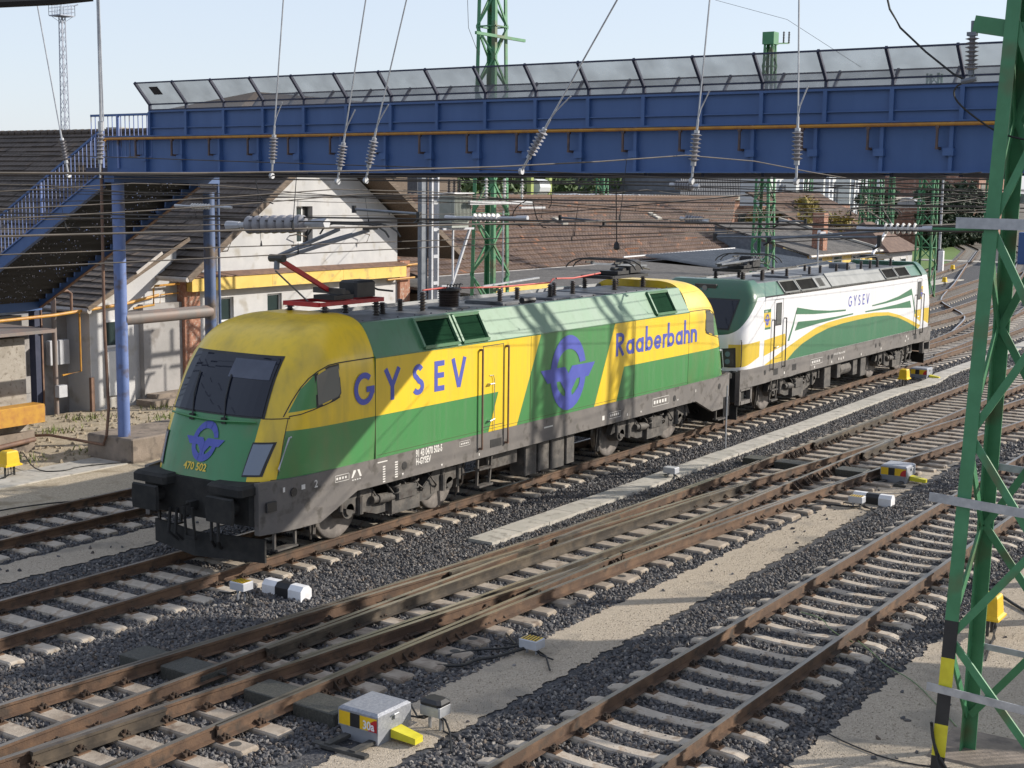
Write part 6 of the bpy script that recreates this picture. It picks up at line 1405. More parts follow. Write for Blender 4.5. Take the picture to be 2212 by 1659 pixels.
mb = MB(); zt = 4.4; mb.face([(62.9, 12.7, 2.55), (69.6, 12.7, 2.55), (67, 15.4, zt), (65.4, 15.4, zt)]); mb.face([(69.6, 12.7, 2.55), (69.6, 18, 2.55), (67, 15.4, zt)]); mb.face([(62.9, 18, 2.55), (62.9, 12.7, 2.55), (65.4, 15.4, zt)]); mb.face([(69.6, 18, 2.55), (62.9, 18, 2.55), (65.4, 15.4, zt), (67, 15.4, zt)]); mb.face([(62.9, 12.7, 2.5), (62.9, 18, 2.5), (69.6, 18, 2.5), (69.6, 12.7, 2.5)]); mb.build('roof', 'tile_plain', W4)
M['tile_plain'] = mat('brown_tiles', (.10, .06, .045), (.15, .095, .07), .85, ns=3, bs=9, bstr=.5)
window(W4, 64.2, 65.2, 1.0, 2.0, 13.19); window(W4, 66.6, 67.6, 1.0, 2.0, 13.19)
W5 = thing('far_brown_roof_house', 'distant house with steep brown roof behind the signal hut', 'house', (80, 22, -.2)); roof_plane('roof', (72, 20, 2.8), (86, 20, 2.8), (84, 26, 6.3), (70, 26, 6.3), 'tile_br', W5, pitch=.5); MB().box((73, 20.5, -.3), (85.5, 27, 2.7)).build('wall', 'brick', W5)
# ================================================================== MASTS
def lattice_mast(label, x, y, wb, wt, h, n, leg=.10, z0=-.3, rot=0., name='lattice_mast', group='green lattice masts', matn='green_mast', near=False):
    t = thing(name, label, 'mast', (x, y, z0), group)
    def corner(i, z):
        k = (z-z0)/h; w_ = (wb+(wt-wb)*k)/2; sx, sy = ((-1, -1), (1, -1), (1, 1), (-1, 1))[i]
        c, s = math.cos(rot), math.sin(rot); return Vector((x+(sx*c-sy*s)*w_, y+(sx*s+sy*c)*w_, z))
    c, s = math.cos(rot), math.sin(rot); ux, uy = Vector((c, s, 0)), Vector((-s, c, 0))
    for i in range(4):
        sx, sy = ((-1, -1), (1, -1), (1, 1), (-1, 1))[i]
        MB().angle(corner(i, z0), corner(i, z0+h), leg, leg*.12, -sx*ux, -sy*uy).build('leg', matn, t)
    mb = MB()
    for f in range(4):
        i, j = f, (f+1) % 4; nr = (ux, uy)[f % 2]*0
        for k in range(n):
            za, zb = z0+h*k/n, z0+h*(k+1)/n; 
            a, b = (i, j) if (k+f) % 2 else (j, i)
            mb.bar(corner(a, za), corner(b, zb), leg*.5, leg*.12 if near else leg*.35, up=(corner(j, za)-corner(i, za)).cross(Vector((0, 0, 1))))
            if k % 3 == 0: mb.bar(corner(i, za), corner(j, za), leg*.5, leg*.3)
    mb.build('bracing', matn, t)
    return t, corner
M1, c1 = lattice_mast('tall green lattice mast standing beside the transformer pole, cut by the top of the picture', 11.9, 8.5, .98, .62, 14.5, 15, .13)
MB().bar((10.3, 8.0, 10.95), (13.0, 8.0, 10.95), .07, .09).build('cross_arm', 'green_mast', M1)
q = MB(); q.bar((9.6, 7.7, 5.85), (13.1, 7.7, 5.85), .08, .12); q.bar((11.8, 7.3, 5.7), (13.2, 7.3, 5.7), .10, .06); q.build('cross_arm', 'galv', M1)
q = MB()
for i in range(3): rib_ins(q, 10.5+i*1.0, 7.7, 5.92, 6.6, .08, 7, .03)
q.build('insulator', 'porc', M1, smooth=30)
q = MB(); q.bar((10.2, 7.6, 3.3), (13.4, 7.6, 3.42), .08, .05); q.build('lower_arm', 'galv', M1); q = MB(); q.cyl((11.3, 7.6, -.3), (11.3, 7.6, 5.6), .03, n=6); q.build('pipe', 'galv', M1)
M2, c2 = lattice_mast('green lattice mast with a flat boxed head behind the white locomotive cab', 35.9, 9.6, 1.0, .45, 13.3, 13, .12)
q = MB(); q.box((35.62, 9.32, 12.95), (36.18, 9.88, 13.5)); q.build('head_box', 'green_mast', M2)
q = MB(); q.bar((36, 9.6, 13.0), (37.1, 9.2, 13.1), .06, .06); rib_ins(q, 36.75, 9.32, 13.1, 13.6, .06, 7, .03, 1); rib_ins(q, 37.08, 9.2, 13.12, 13.62, .06, 7, .03, 1); q.build('insulator_arm', ['green_mast', 'ins_br'], M2)
M3, c3 = lattice_mast('green lattice mast with shiny struts right of the small hut', 63.5, 10.6, 1.15, .8, 14, 13, .13)
for lab, vx, D, y in (('slim green lattice mast seen above the hedge, left one', 1895, 0, 16), ('slim green lattice mast behind the signal hut', 1870, 0, 21), ('thin green mast in front of the dark hedge', 1925, 0, 18), ('distant green lattice mast under the middle of the bridge', 1300, 0, 34), ('distant green lattice mast right of the long roof ridge', 1745, 0, 34), ('thin green mast at the far right behind the hedge', 2132, 0, 22)):
    p = at(vx, 440, 1, y); lattice_mast(lab, p.x, p.y, 1.0 if 'slim' in lab or 'distant' in lab else .5, .6 if 'slim' in lab or 'distant' in lab else .35, 8.2, 9, .11)
# near mast at the right edge
A_ = Vector((-9.66, -12.84, -.3)); 
MN = thing('near_lattice_mast', 'big green lattice mast with a black and yellow leg at the right edge', 'mast', (-9.1, -13.3, -.3), 'green lattice masts')
tp = [Vector((-9.50, -12.93, 8.35)), Vector((-9.50+.42, -12.93-.05, 8.35)), Vector((-9.08, -13.40, 8.35)), Vector((-9.50, -13.40, 8.35))]
bt_ = [Vector((-9.98, -12.70, -.3)), Vector((-9.02, -12.80, -.3)), Vector((-8.9, -13.9, -.3)), Vector((-9.98, -13.9, -.3))]
LG = [(bt_[i]+(tp[i]-bt_[i])*0, bt_[i]+(tp[i]-bt_[i])*1.45) for i in range(4)]
dirs = [(Vector((1, 0, 0)), Vector((0, -1, 0))), (Vector((-1, 0, 0)), Vector((0, -1, 0))), (Vector((-1, 0, 0)), Vector((0, 1, 0))), (Vector((1, 0, 0)), Vector((0, 1, 0)))]
def lp(i, z): a, b = LG[i]; return a+(b-a)*((z+.3)/(b.z+.3))
for i in range(4):
    if i == 0:
        MB().angle(lp(0, 1.55), LG[0][1], .15, .016, *dirs[0]).build('leg', 'green_mast', MN)
        zc = [-.3, .0, .62, .95, 1.25, 1.55]; zc = [-.3, -.02, .35, .72, 1.12, 1.55]
        mb = MB()
        for k in range(5): mb.angle(lp(0, zc[k]), lp(0, zc[k+1]), .15, .016, dirs[0][0], dirs[0][1], mi=k % 2)
        o = mb.build('leg', ['black', 'ylemon'], MN); o['label'] = 'black and yellow banded foot of the leg'
    else: MB().angle(LG[i][0], LG[i][1], .15, .016, *dirs[i]).build('leg', 'green_mast', MN)
mb = MB()
zz = [.2, 1.35, 2.5, 3.65, 4.8, 5.95, 7.1, 8.25, 9.4, 10.5]
for f in range(4):
    i, j = f, (f+1) % 4
    for k in range(len(zz)-1):
        a, b = (i, j) if (k+f) % 2 else (j, i)
        nr = (lp(j, zz[k])-lp(i, zz[k])).cross(Vector((0, 0, 1))).normalized(); nr = nr if nr.dot((lp(0, zz[k])+lp(2, zz[k]))/2-lp(i, zz[k])) > 0 else -nr
        p, q_ = lp(a, zz[k]), lp(b, zz[k+1]); d = (q_-p).normalized(); tt = (lp(j, zz[k])-lp(i, zz[k])).normalized()*(.06 if a == i else -.06); mb.bar(p+nr*.035+tt, q_+nr*.035-tt, .085, .03, up=nr)
mb.build('bracing', 'green_mast', MN)
mb = MB()
for z, dz in ((5.95, .12), (2.9, .10), (.75, .09)):
    mb.bar(lp(0, z)+Vector((-.03, .30 if z > 2 else .12, dz*.2)), lp(3, z)+Vector((-.05, -1.6, -.12 if z < 3 else 0)), .015, dz)
    mb.bar(lp(1, z+.3)+Vector((.03, .0, 0)), lp(2, z+.3)+Vector((.0, -1.6, -.1)), .015, dz*.8)
mb.build('clamp_bar', 'galv', MN)
mb = MB(); mb.bar(Vector((-9.52, -12.60, 8.12)), Vector((-9.4, -13.5, 7.95)), .02, .18); mb.build('insulator_arm', 'green_mast', MN)
tag(MB().tube(smooth3([Vector(p) for p in ((-10.0, -12.95, -.2), (-10.05, -12.75, .1), (-9.98, -12.68, .45), (-9.95, -12.72, .1), (-10.1, -12.9, -.25))]), .018, 6).build('earth_cable', 'rubber'), 'black cable loop at the foot of the banded mast leg', 'cable')
mb = MB(); mb.bbox((-9.5, -13.6, -.32), (-8.4, -12.5, -.22), .03); tag(mb.build('mast_foundation', 'pconc'), 'earth covered concrete footing of the near green mast', 'foundation')

# grey H-section pole with transformer
HP = thing('transformer_pole', 'grey steel pole of two channels with a transformer on a bracket', 'pole', (8.6, 8.5, -.3))
q = MB(); q.box((8.10, 8.35, -.3), (8.38, 8.39, 7.2)); q.box((8.10, 8.39, -.3), (8.13, 8.5, 7.2)); q.build('channel', 'mastgrey', HP)
q = MB(); q.box((8.42, 8.22, -.3), (8.50, 8.25, 7.2)); q.box((8.72, 8.22, -.3), (8.79, 8.25, 7.2)); q.box((8.42, 8.25, -.3), (8.45, 8.34, 7.2)); q.box((8.76, 8.25, -.3), (8.79, 8.40, 7.2)); q.build('channel', 'ltgrey', HP)
q = MB()
for i in range(9): q.box((8.501, 8.21, .2+i*.8), (8.719, 8.245, .30+i*.8))
q.build('batten_plate', 'ltgrey', HP)
TR = thing('pole_transformer', 'ribbed grey green transformer on the bracket of the grey pole', 'transformer', (10.2, 8.3, 5.1))
q = MB(); q.bbox((9.05, 7.95, 5.1), (9.95, 8.45, 6.1), .02); q.build('tank', 'trans', TR)
M['trans'] = mat('transformer_paint', (.27, .29, .26), (.33, .35, .32), .55, ns=3)
for i in range(13): MB().box((9.07+i*.07, 7.85, 5.3), (9.09+i*.07, 7.95, 6.05)).build('cooling_fin', 'trans', TR)
for i in range(6): MB().box((9.95, 7.99+i*.07, 5.3), (10.05, 8.01+i*.07, 6.05)).build('cooling_fin', 'trans', TR)
q = MB(); q.box((9.02, 7.83, 6.1), (10.06, 8.48, 6.15)); q.build('cover', 'white', TR)
q = MB()
for i in range(3): rib_ins(q, 9.25+i*.27, 8.2, 6.15, 6.55, .07, 5, .03)
q.build('bushing', 'ins_br', TR, smooth=30)
q = MB(); q.bar((8.8, 8.1, 5.06), (10.4, 8.1, 5.06), .06, .06); q.bar((8.8, 8.4, 5.06), (10.4, 8.4, 5.06), .06, .06); q.bar((10.2, 8.1, 5.04), (9.25, 8.1, 3.3), .07, .07); q.bar((9.33, 8.1, 5.04), (9.33, 8.1, 3.4), .05, .05); q.bar((8.8, 8.15, 3.35), (9.3, 8.15, 3.32), .06, .07); q.build('bracket', 'ltgrey', HP)
# far floodlight mast
FL = thing('floodlight_mast', 'tall slim grey lattice floodlight mast with a caged platform against the sky', 'floodlight mast', (109, 149, 0))
base = at(142, 300, 1, 149.); bx, by = base.x, base.y
def flc(i, z): w_ = .52-.0075*z; sx, sy = ((-1, -1), (1, -1), (1, 1), (-1, 1))[i]; return Vector((bx+sx*w_, by+sy*w_, z))
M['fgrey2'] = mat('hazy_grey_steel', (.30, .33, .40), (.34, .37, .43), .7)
q = MB()
for i in range(4): q.bar(flc(i, 0), flc(i, 29.6), .11, .11)
q.build('leg', 'fgrey2', FL); q = MB()
for k in range(24):
    for i in range(4): a, b = (i, (i+1) % 4) if k % 2 else ((i+1) % 4, i); q.bar(flc(a, k*1.23), flc(b, (k+1)*1.23), .06, .06)
q.build('bracing', 'fgrey2', FL); q = MB(); G2 = 1.25; q.box((bx-G2, by-G2, 29.6), (bx+G2, by+G2, 29.75))
for z in (30.2, 30.7, 31.15):
    for a, b in (((-G2, -G2), (G2, -G2)), ((G2, -G2), (G2, G2)), ((G2, G2), (-G2, G2)), ((-G2, G2), (-G2, -G2))): q.bar((bx+a[0], by+a[1], z), (bx+b[0], by+b[1], z), .05, .05)
for a in (-G2, -.6, 0, .6, G2):
    for b in (-G2, G2): q.bar((bx+a, by+b, 29.7), (bx+a, by+b, 31.15), .05, .05); q.bar((bx+b, by+a, 29.7), (bx+b, by+a, 31.15), .05, .05)
for s in (-1, 1): q.bar((bx+s*.2, by, 28.7), (bx+s*1.2, by-s*.8, 29.6), .05, .05); q.bar((bx+s*1.2, by-s*1.0, 31.1), (bx+s*1.8, by-s*1.3, 31.35), .16, .16)
q.cyl((bx, by, 30), (bx, by, 33.5), .04, n=6); q.build('platform_cage', 'fgrey2', FL)

# ================================================================== OVERHEAD LINE
def insulator(mb_s, mb_m, p, q, r_=.062, n=7, frac=(.30, .72), end=.016):
    """sheds between frac of p->q on mb_s, fittings on mb_m"""
    p = Vector(p); q = Vector(q); a = p.lerp(q, frac[0]); b = p.lerp(q, frac[1])
    pr = [(0, .028)]
    for k in range(n): t0 = k/n; pr += [(t0+.02, .028), (t0+.06, r_), (t0+.5/n+.04, .035)]
    pr += [(1, .028)]; mb_s.lathe(a, b, pr, 14)
    mb_m.cyl(p, a, end, n=7); mb_m.cyl(b, q, end, n=7); mb_m.cyl(a-(b-a)*.10, a, .034, n=9); mb_m.cyl(b, b+(b-a)*.14, .034, n=9)
HX = -9.5
hang = [((587, 380), (593, 272), (612, 0), 'hanging insulator left of the pantograph, over the gable top'), ((729, 392), (745, 290), (790, 0), 'leaning hanging insulator, left one of the close pair'), ((790, 390), (813, 278), (878, 0), 'leaning hanging insulator, right one of the close pair'), ((1126, 370), (1188, 258), (1333, 0), 'strongly slanted hanging insulator under the middle of the bridge'), ((1494, 392), (1508, 258), (1533, 0), 'hanging insulator right of the slanted one'), ((1720, 392), (1724, 252), (1726, 0), 'hanging insulator nearest to the right mast'), ((148, 378), (130, 282), (80, 8), 'hanging insulator in front of the stair railing')]
for (bx_, by_), (tx, ty), (ex, ey), lab in hang:
    p = at(bx_, by_, 0, HX); q = at(tx, ty, 0, HX); e = at(ex, ey, 0, HX); e = q+(e-q)*1.6
    t = thing('hanging_insulator', lab, 'insulator', p, 'insulators hanging from the cross span')
    s_ = MB(); m_ = MB(); insulator(s_, m_, q, p, .070, 7, (.22, .68)); s_.build('insulator_sheds', 'ins', t, smooth=30)
    m_.cyl(p+Vector((0, .02, 0)), p-Vector((0, .02, 0)), .045, n=10); m_.build('fitting', 'galv', t)
    w_ = MB(); w_.cyl(q, e, .011, n=6)
    d = (e-q).normalized(); side = Vector((0, -1, 0)) if d.y <= 0 else Vector((0, -1, 0)); w_.tube([q+d*.02, q+d*.12+side*.02, q+d*.35+side*.12], .009, 5) if 'stair' not in lab else None
    w_.build('suspension_wire', 'galv', t)
p = at(216, 384, 0, HX); q = at(218, 262, 0, HX); e = at(211, 0, 0, HX)
t = thing('hanging_insulator', 'thick hanging insulator with heavy clamp above the stair head', 'insulator', p, 'insulators hanging from the cross span'); s_ = MB(); m_ = MB(); insulator(s_, m_, q, p, .065, 7, (.2, .68)); s_.build('insulator_sheds', 'ins', t, smooth=30); m_.build('fitting', 'galv', t)
w_ = MB(); e2 = q+(e-q)*1.5; w_.cyl(q, e2, .022, n=6); w_.cyl(q+Vector((0, -.06, 0)), e2+Vector((0, -.02, 0)), .012, n=6); w_.cyl(q+(e-q)*.0, q+(e-q)*-.08, .05, n=8); w_.build('suspension_wire', 'galv', t)
# long rod insulators lying in the cross wires
def span_ins(V0, V1, lab, r_, n, X=HX, matn='ins', frac=(.22, .80)):
    p = at(*V0, 0, X); q = at(*V1, 0, X); t = thing('span_insulator', lab, 'insulator', (p+q)/2, 'insulators in the cross wires')
    s_ = MB(); m_ = MB(); a, b = p.lerp(q, frac[0]), p.lerp(q, frac[1]); pr = [(0, r_*.35)]
    for k in range(n): pr += [((k+.04)/n, r_*.45), ((k+.12)/n, r_), ((k+.62)/n, r_*.92), ((k+.95)/n, r_*.45)] if matn == 'ins' else [((k+.25)/n, r_*.30), ((k+.32)/n, r_), ((k+.50)/n, r_*.9), ((k+.62)/n, r_*.30)]
    pr += [(1, r_*.35)]; s_.lathe(a, b, pr, 20); s_.build('insulator_sheds', matn, t, smooth=30)
    m_.cyl(p.lerp(q, .12), a, r_*.34, n=10); m_.cyl(b, p.lerp(q, .88), r_*.34, n=10); m_.cyl(p, p.lerp(q, .13), r_*.55, r_*.4, 8); m_.cyl(p.lerp(q, .87), q, r_*.5, r_*.55, 8); m_.build('fitting', 'ltgrey', t)
span_ins((492, 487), (706, 482), 'big grey ribbed insulator crossing in front of the white gable', .14, 7, HX)
span_ins((962, 470), (1140, 471), 'white ribbed insulator in front of the transformer', .065, 6, HX+1, 'porc', (.35, .68))
span_ins((1852, 494), (2015, 494), 'white disc insulator near the right mast, above the white locomotive', .065, 6, HX, 'porc', (.36, .82))
span_ins((378, 444), (500, 448), 'white ribbed insulator on the grey pier post at the left', .055, 7, HX+3.5, 'porc', (.30, .64)) 
span_ins((1448, 399), (1510, 403), 'grey insulator just below the bridge, right of the middle', .075, 7, HX+4, 'ins', (.2, .8))
span_ins((1470, 472), (1530, 478), 'short grey insulator above the ridge of the long roof', .07, 6, HX+5, 'ins', (.2, .8))
# insulator on the arm of the near mast
t = thing('arm_insulator', 'grey insulator hanging from the arm of the near green mast', 'insulator', (-9.5, -12.57, 7.5)); p = at(2102, 45, 0, HX); q = at(2097, 176, 0, HX)
s_ = MB(); m_ = MB(); insulator(s_, m_, p, q, .075, 8, (.26, .82), .02); s_.build('insulator_sheds', 'ins', t, smooth=30); m_.box(p-Vector((.04, .05, .16)), p+Vector((.04, .05, -.12))); m_.cyl(q+Vector((0, .10, .0)), q+Vector((0, -.06, .03)), .03, n=8); m_.build('fitting', 'mastgrey', t)
def wire(pts, lab, r_=.008, m_='wire', grp='overhead wires'):
    return tag(MB().tube(pts, r_, 5).build('overhead_wire', m_), lab, 'wire', grp)
wire([at(x, y, 0, HX) for x, y in ((1913, -20), (1922, 20), (1945, 60), (2000, 112), (2060, 160), (2085, 172))], 'curved black jumper cable sweeping down to the arm insulator', .012, 'rubber')
wire(smooth3([at(x, y, 0, HX) for x, y in ((2085, 176), (2060, 190), (2062, 215), (2100, 250), (2160, 290), (2230, 305))]), 'black jumper cable hanging below the arm insulator', .011, 'rubber')
# cross-span wires (planes across the tracks)
yy_ = [16, 10, 6, 2, -2, -6, -10, -12.9]
def cross(X, zl, zr, lab, r_=.010, sag=0., m_='wire'):
    n = 24; pts = [(X, 17-(17+12.9)*i/n, zl+(zr-zl)*i/n-sag*math.sin(math.pi*i/n)) for i in range(n+1)]; return wire(pts, lab, r_, m_)
cross(HX, 6.42, 6.45, 'upper cross span wire that carries the hanging insulators', .010)
cross(HX+.05, 6.34, 6.40, 'second cross span wire just below the hanging insulators', .009)
cross(HX, 5.62, 5.93, 'lower cross span wire running into the big grey insulator', .013)
cross(HX-.1, 5.55, 5.88, 'twisted lower cross span wire just under the big grey insulator', .010)
cross(HX+2.5, 6.15, 6.12, 'cross span wire behind the pantograph', .008); cross(HX+4.5, 6.6, 6.34, 'cross span wire in front of the bridge girder', .008, .05); cross(HX+1.2, 6.05, 6.15, 'thin cross span wire above the gable', .007)
cross(15, 5.55, 5.55, 'cross span wire behind the bridge over the locomotives', .010); cross(15.1, 6.2, 6.1, 'upper cross span wire behind the bridge', .010); cross(33, 5.6, 5.6, 'far cross span wire over the white locomotive', .012); cross(33, 6.3, 6.2, 'far upper cross span wire', .012); cross(58, 5.8, 5.8, 'distant cross span wire', .014); cross(58, 6.6, 6.6, 'distant upper cross span wire', .014)
tag(MB().cyl(at(2010, 494, 0, HX), at(2130, 496, 0, HX), .018, n=8).build('tie_rod', 'green_mast'), 'green rod between the disc insulator and the right mast', 'rod')
# contact and messenger wires with droppers, per track
def catenary(lab, yf_, zc, zm, x0=-24, x1=70, droppers=True, stag=.2):
    t = thing('catenary_line', lab, 'overhead line', (x0, yf_(x0), zc), 'overhead lines above the tracks')
    n = 48; supp = (-9.5, 15, 33, 58); 
    def zmess(x):
        s_ = [-34]+list(supp)+[90]
        for a, b in zip(s_, s_[1:]):
            if a <= x <= b: u = (x-a)/(b-a); return zm-.42*4*u*(1-u)*min(1, (b-a)/24)
        return zm
    sg = lambda x: stag*math.sin(x*.13+yf_(0))
    xs2 = [x0+(x1-x0)*i/n for i in range(n+1)]
    MB().tube([(x, yf_(x)+sg(x), zc) for x in xs2], .0075, 5).build('contact_wire', 'wire', t)
    MB().tube([(x, yf_(x)+sg(x)*.3, zmess(x)) for x in xs2], .0075, 5).build('messenger_wire', 'wire', t)
    if droppers:
        k = 0; x = -17.
        while x < 50:
            q = MB(); q.cyl((x, yf_(x)+sg(x), zc), (x, yf_(x)+sg(x)*.3, zmess(x)), .004, n=4); q.cyl((x, yf_(x)+sg(x), zc), (x, yf_(x)+sg(x), zc+.07), .016, .006, n=6); q.build('dropper', 'rubber', t); x += 5.3+((k*37) % 10)*.25; k += 1
    return t
catenary('overhead line above the locomotives, touched by the raised pantograph', lambda x: .0, 5.64, 6.35)
catenary('overhead line above the crossing, lowest wire across the white gable', lambda x: -4.75, 5.42, 6.25)
catenary('overhead line above the diagonal track', lambda x: -4.75-.1015*(min(x, 24)+4.46) if x > -14.5 else -3.73, 5.50, 6.30)
catenary('overhead line above the shaded left track', lambda x: 4.62, 5.62, 6.32)
catenary('overhead line above the right hand track', lambda x: -9.58, 5.95, 6.75, stag=.1)
# registration (steady) arms
def steady(p, q, drop, lab, r_=.022):
    t = thing('registration_arm', lab, 'registration arm', p, 'registration arms'); m_ = MB(); m_.cyl(p, q, r_, n=8); m_.build('tube', 'mastgrey', t); m_ = MB(); m_.box(Vector(q)-Vector((.03, .03, drop)), Vector(q)+Vector((.03, .03, .03))); m_.cyl(Vector(q)-Vector((0, .0, drop)), Vector(q)-Vector((0, -.1, drop+.05)), .02, n=6); m_.cyl(Vector(p)-Vector((0, 0, .06)), Vector(p)+Vector((0, 0, .06)), .04, n=8); m_.build('clamp', 'black', t)
for V0, V1, X, dr, lab in (((765, 452), (905, 462), -7.5, .10, 'registration arm in front of the gable, beside the grey pole'), ((1960, 495), (1662, 516), -4.0, .05, 'long registration arm pointing left over the white locomotive'), ((1545, 512), (1900, 512), -3.0, .15, 'long lower registration arm over the brown roof'), ((1210, 470), (1305, 478), 2.0, .08, 'small registration arm on the brown roof, left one'), ((1740, 478), (1680, 478), 6., .10, 'small registration arm at the right of the brown roof')):
    steady(at(*V0, 0, X), at(*V1, 0, X), dr, lab)
# feeder / diagonal wires and loops
for V, X, lab in (([(903, 480), (1250, 455), (1659, 418), (2120, 372)], -6, 'slanting wire rising to the right below the bridge'), ([(1545, 0), (1700, 42), (1860, 145)], 30, 'thin wire to the insulators of the boxed mast'), ([(1010, 0), (1012, 60), (1035, 120)], 8, 'thin curved wire beside the tall mast'), ([(0, 331), (553, 350), (1106, 368), (1700, 395), (2212, 420)], -8, 'long wire in front of the lower girder'), ([(0, 372), (700, 382), (1400, 400), (2212, 432)], -7.2, 'long sagging wire across the stair head'), ([(0, 437), (700, 425), (1400, 412), (2130, 420)], -7.0, 'long nearly level wire across the gable top'), ([(1659, 490), (2130, 455)], 0, 'rising wire at the right edge'), ([(1659, 525), (2130, 500)], 0, 'lower rising wire at the right edge')):
    wire([at(x, y, 0, X) for x, y in V], lab, .008)
for V, X, lab in (([(1139, 432), (1115, 445), (1103, 475), (1128, 492)], -2, 'black jumper loop at the left of the brown roof'), ([(1150, 430), (1158, 470), (1170, 490), (1180, 492)], -2, 'second black jumper loop on the brown roof'), ([(1190, 415), (1192, 440), (1185, 450)], -1, 'short black jumper on the brown roof'), ([(552, 385), (560, 430), (590, 440)], -8, 'black jumper loop above the gable'), ([(1331, 400), (1332, 530)], -3, 'vertical dropper ending in a dark weight on the brown roof')):
    wire(smooth3([at(x, y, 0, X) for x, y in V]), lab, .010, 'rubber', 'jumper cables')
tag(MB().lathe(at(1332, 522, 0, -3), at(1332, 540, 0, -3), [(0, .02), (.3, .05), (.8, .06), (1, .03)], 10).build('clamp_weight', 'black'), 'dark clamp at the end of the vertical dropper', 'clamp')

# ================================================================== TREES AND FAR BACKGROUND
def leafmat(name, a, b, c):
    m_ = mat(name, a, b, .7, ns=.9, lo=.35, hi=.65, c3=c, ns3=2.3); return m_
M['leaf_g'] = leafmat('green_leaves', (.035, .065, .018), (.07, .115, .03), (.10, .14, .035)); M['leaf_y'] = leafmat('autumn_leaves', (.17, .13, .02), (.30, .22, .03), (.09, .11, .02)); M['leaf_d'] = leafmat('dark_conifer', (.012, .030, .012), (.025, .05, .02), (.035, .06, .025)); M['bark'] = mat('bark', (.06, .045, .03), (.10, .075, .05), .9, ns=4)
def tree(label, x, y, h, r_, matn, n=2600, leaf=.16, trunk=.25, base=.25, shape=1., name='tree', seed=1, dens_=9, cat='tree', grp=None, z0=-.3):
    rg = np.random.default_rng(seed); t = thing(name, label, cat, (x, y, z0), grp)
    mb = MB(); mb.lathe((x, y, z0), (x, y, z0+h*.75), [(0, trunk), (.5, trunk*.65), (1, trunk*.2)], 8)
    cl = []
    for i in range(dens_*3):
        a = rg.uniform(0, 6.28); u = rg.uniform(base, 1); rr = r_*math.sqrt(rg.uniform(.05, 1))*math.sin(math.pi*min(1, (1-u)/(1-base)*.9+.12))**shape
        cl.append((x+rr*math.cos(a), y+rr*math.sin(a), z0+h*u*.97, rg.uniform(.16, .34)*r_))
        if i % 3 == 0: mb.cyl((x, y, z0+h*u*.6), cl[-1][:3], trunk*.3, trunk*.08, 5)
    mb.build('trunk', 'bark', t)
    k = n; ci = rg.integers(0, len(cl), k); c = np.array(cl)[ci]; d = rg.normal(size=(k, 3)); d /= np.linalg.norm(d, axis=1)[:, None]; p = c[:, :3]+d*c[:, 3:4]*rg.uniform(.25, 1.05, (k, 1))**.6*np.array([1, 1, .85])
    a = rg.normal(size=(k, 3)); a /= np.linalg.norm(a, axis=1)[:, None]; b = np.cross(a, d+.01); b /= np.linalg.norm(b, axis=1)[:, None]; s_ = leaf*rg.uniform(.5, 1.2, (k, 1))
    q = np.stack([p-a*s_, p+b*s_*.5, p+a*s_, p-b*s_*.5], 1).reshape(-1, 3); m_ = MB(); m_.v = [tuple(v) for v in q]; m_.f = [(4*i, 4*i+1, 4*i+2, 4*i+3) for i in range(k)]; m_.m = [0]*k
    m_.build('crown', matn, t); return t
p = at(1725, 480, 1, 24); tree('yellow green autumn tree behind the chimney house', p.x, 24, 5.9, 4.0, 'leaf_y', 4200, .26, seed=3, base=.25)
for i, (vx, yy, h, r_, sd_) in enumerate(((890, 60, 10, 8, 4), (965, 64, 10.5, 9, 5), (1240, 90, 11, 9, 6), (1310, 95, 11, 10, 7), (1400, 100, 11.5, 10, 8), (1120, 85, 10, 8, 9))):
    p = at(vx, 420, 1, yy); tree('%s background tree seen under the bridge, %s' % (('dark green', 'broad green', 'pale green', 'rounded green', 'bushy green', 'thin green')[i], ('beside the gable roof', 'behind the transformer', 'left of the tank wagons', 'above the tank wagons', 'right of the tank wagons', 'behind the tall green mast')[i]), p.x, yy, h, r_, 'leaf_g', 2600, .5, seed=sd_, base=.1, grp='background trees')
for i, (vx, yy, h, r_) in enumerate(((1930, 60, 10, 6), (1960, 66, 10, 7), (2040, 62, 9, 6), (2075, 70, 10, 8))):
    p = at(vx, 420, 1, yy); tree('distant tree above the hedge, %s' % ('leftmost', 'second from the left', 'third from the left', 'rightmost')[i], p.x, yy, h, r_, 'leaf_g', 1800, .5, seed=20+i, base=.15, grp='trees above the hedge')
for i in range(7):
    vx = 2010+i*15; p = at(vx, 527, 2, -.3); p = at(vx, 500, 1, 34+i*.4)
    tree('dark clipped conifer of the far hedge, number %s from the left' % ('one', 'two', 'three', 'four', 'five', 'six', 'seven')[i], p.x, p.y, 7.2+.5*(i % 3), 2.0, 'leaf_d', 5200, .26, .15, .03, .25, 'conifer', 40+i, 26, 'conifer', 'dark conifers of the hedge')
for i, vx in enumerate((1875, 1915)):
    p = at(vx, 470, 1, 31); tree('dark pointed conifer behind the hut roof, %s' % ('left one', 'right one')[i], p.x, 31, 7.0, 1.7, 'leaf_d', 1500, .30, .15, .04, .8, 'conifer', 60+i, 8, 'conifer', 'pointed conifers')
# unseen masts added past the right edge to cast streak shadows on the locomotive
lattice_mast('green lattice mast added unseen outside the right edge to cast a shadow streak, nearer one', 11.2, -13.3, 1.1, .55, 14, 13, .15, rot=.2); lattice_mast('green lattice mast added unseen outside the right edge to cast a shadow streak, farther one', 14.5, -13.5, 1.0, .5, 14, 13, .13, rot=.1)
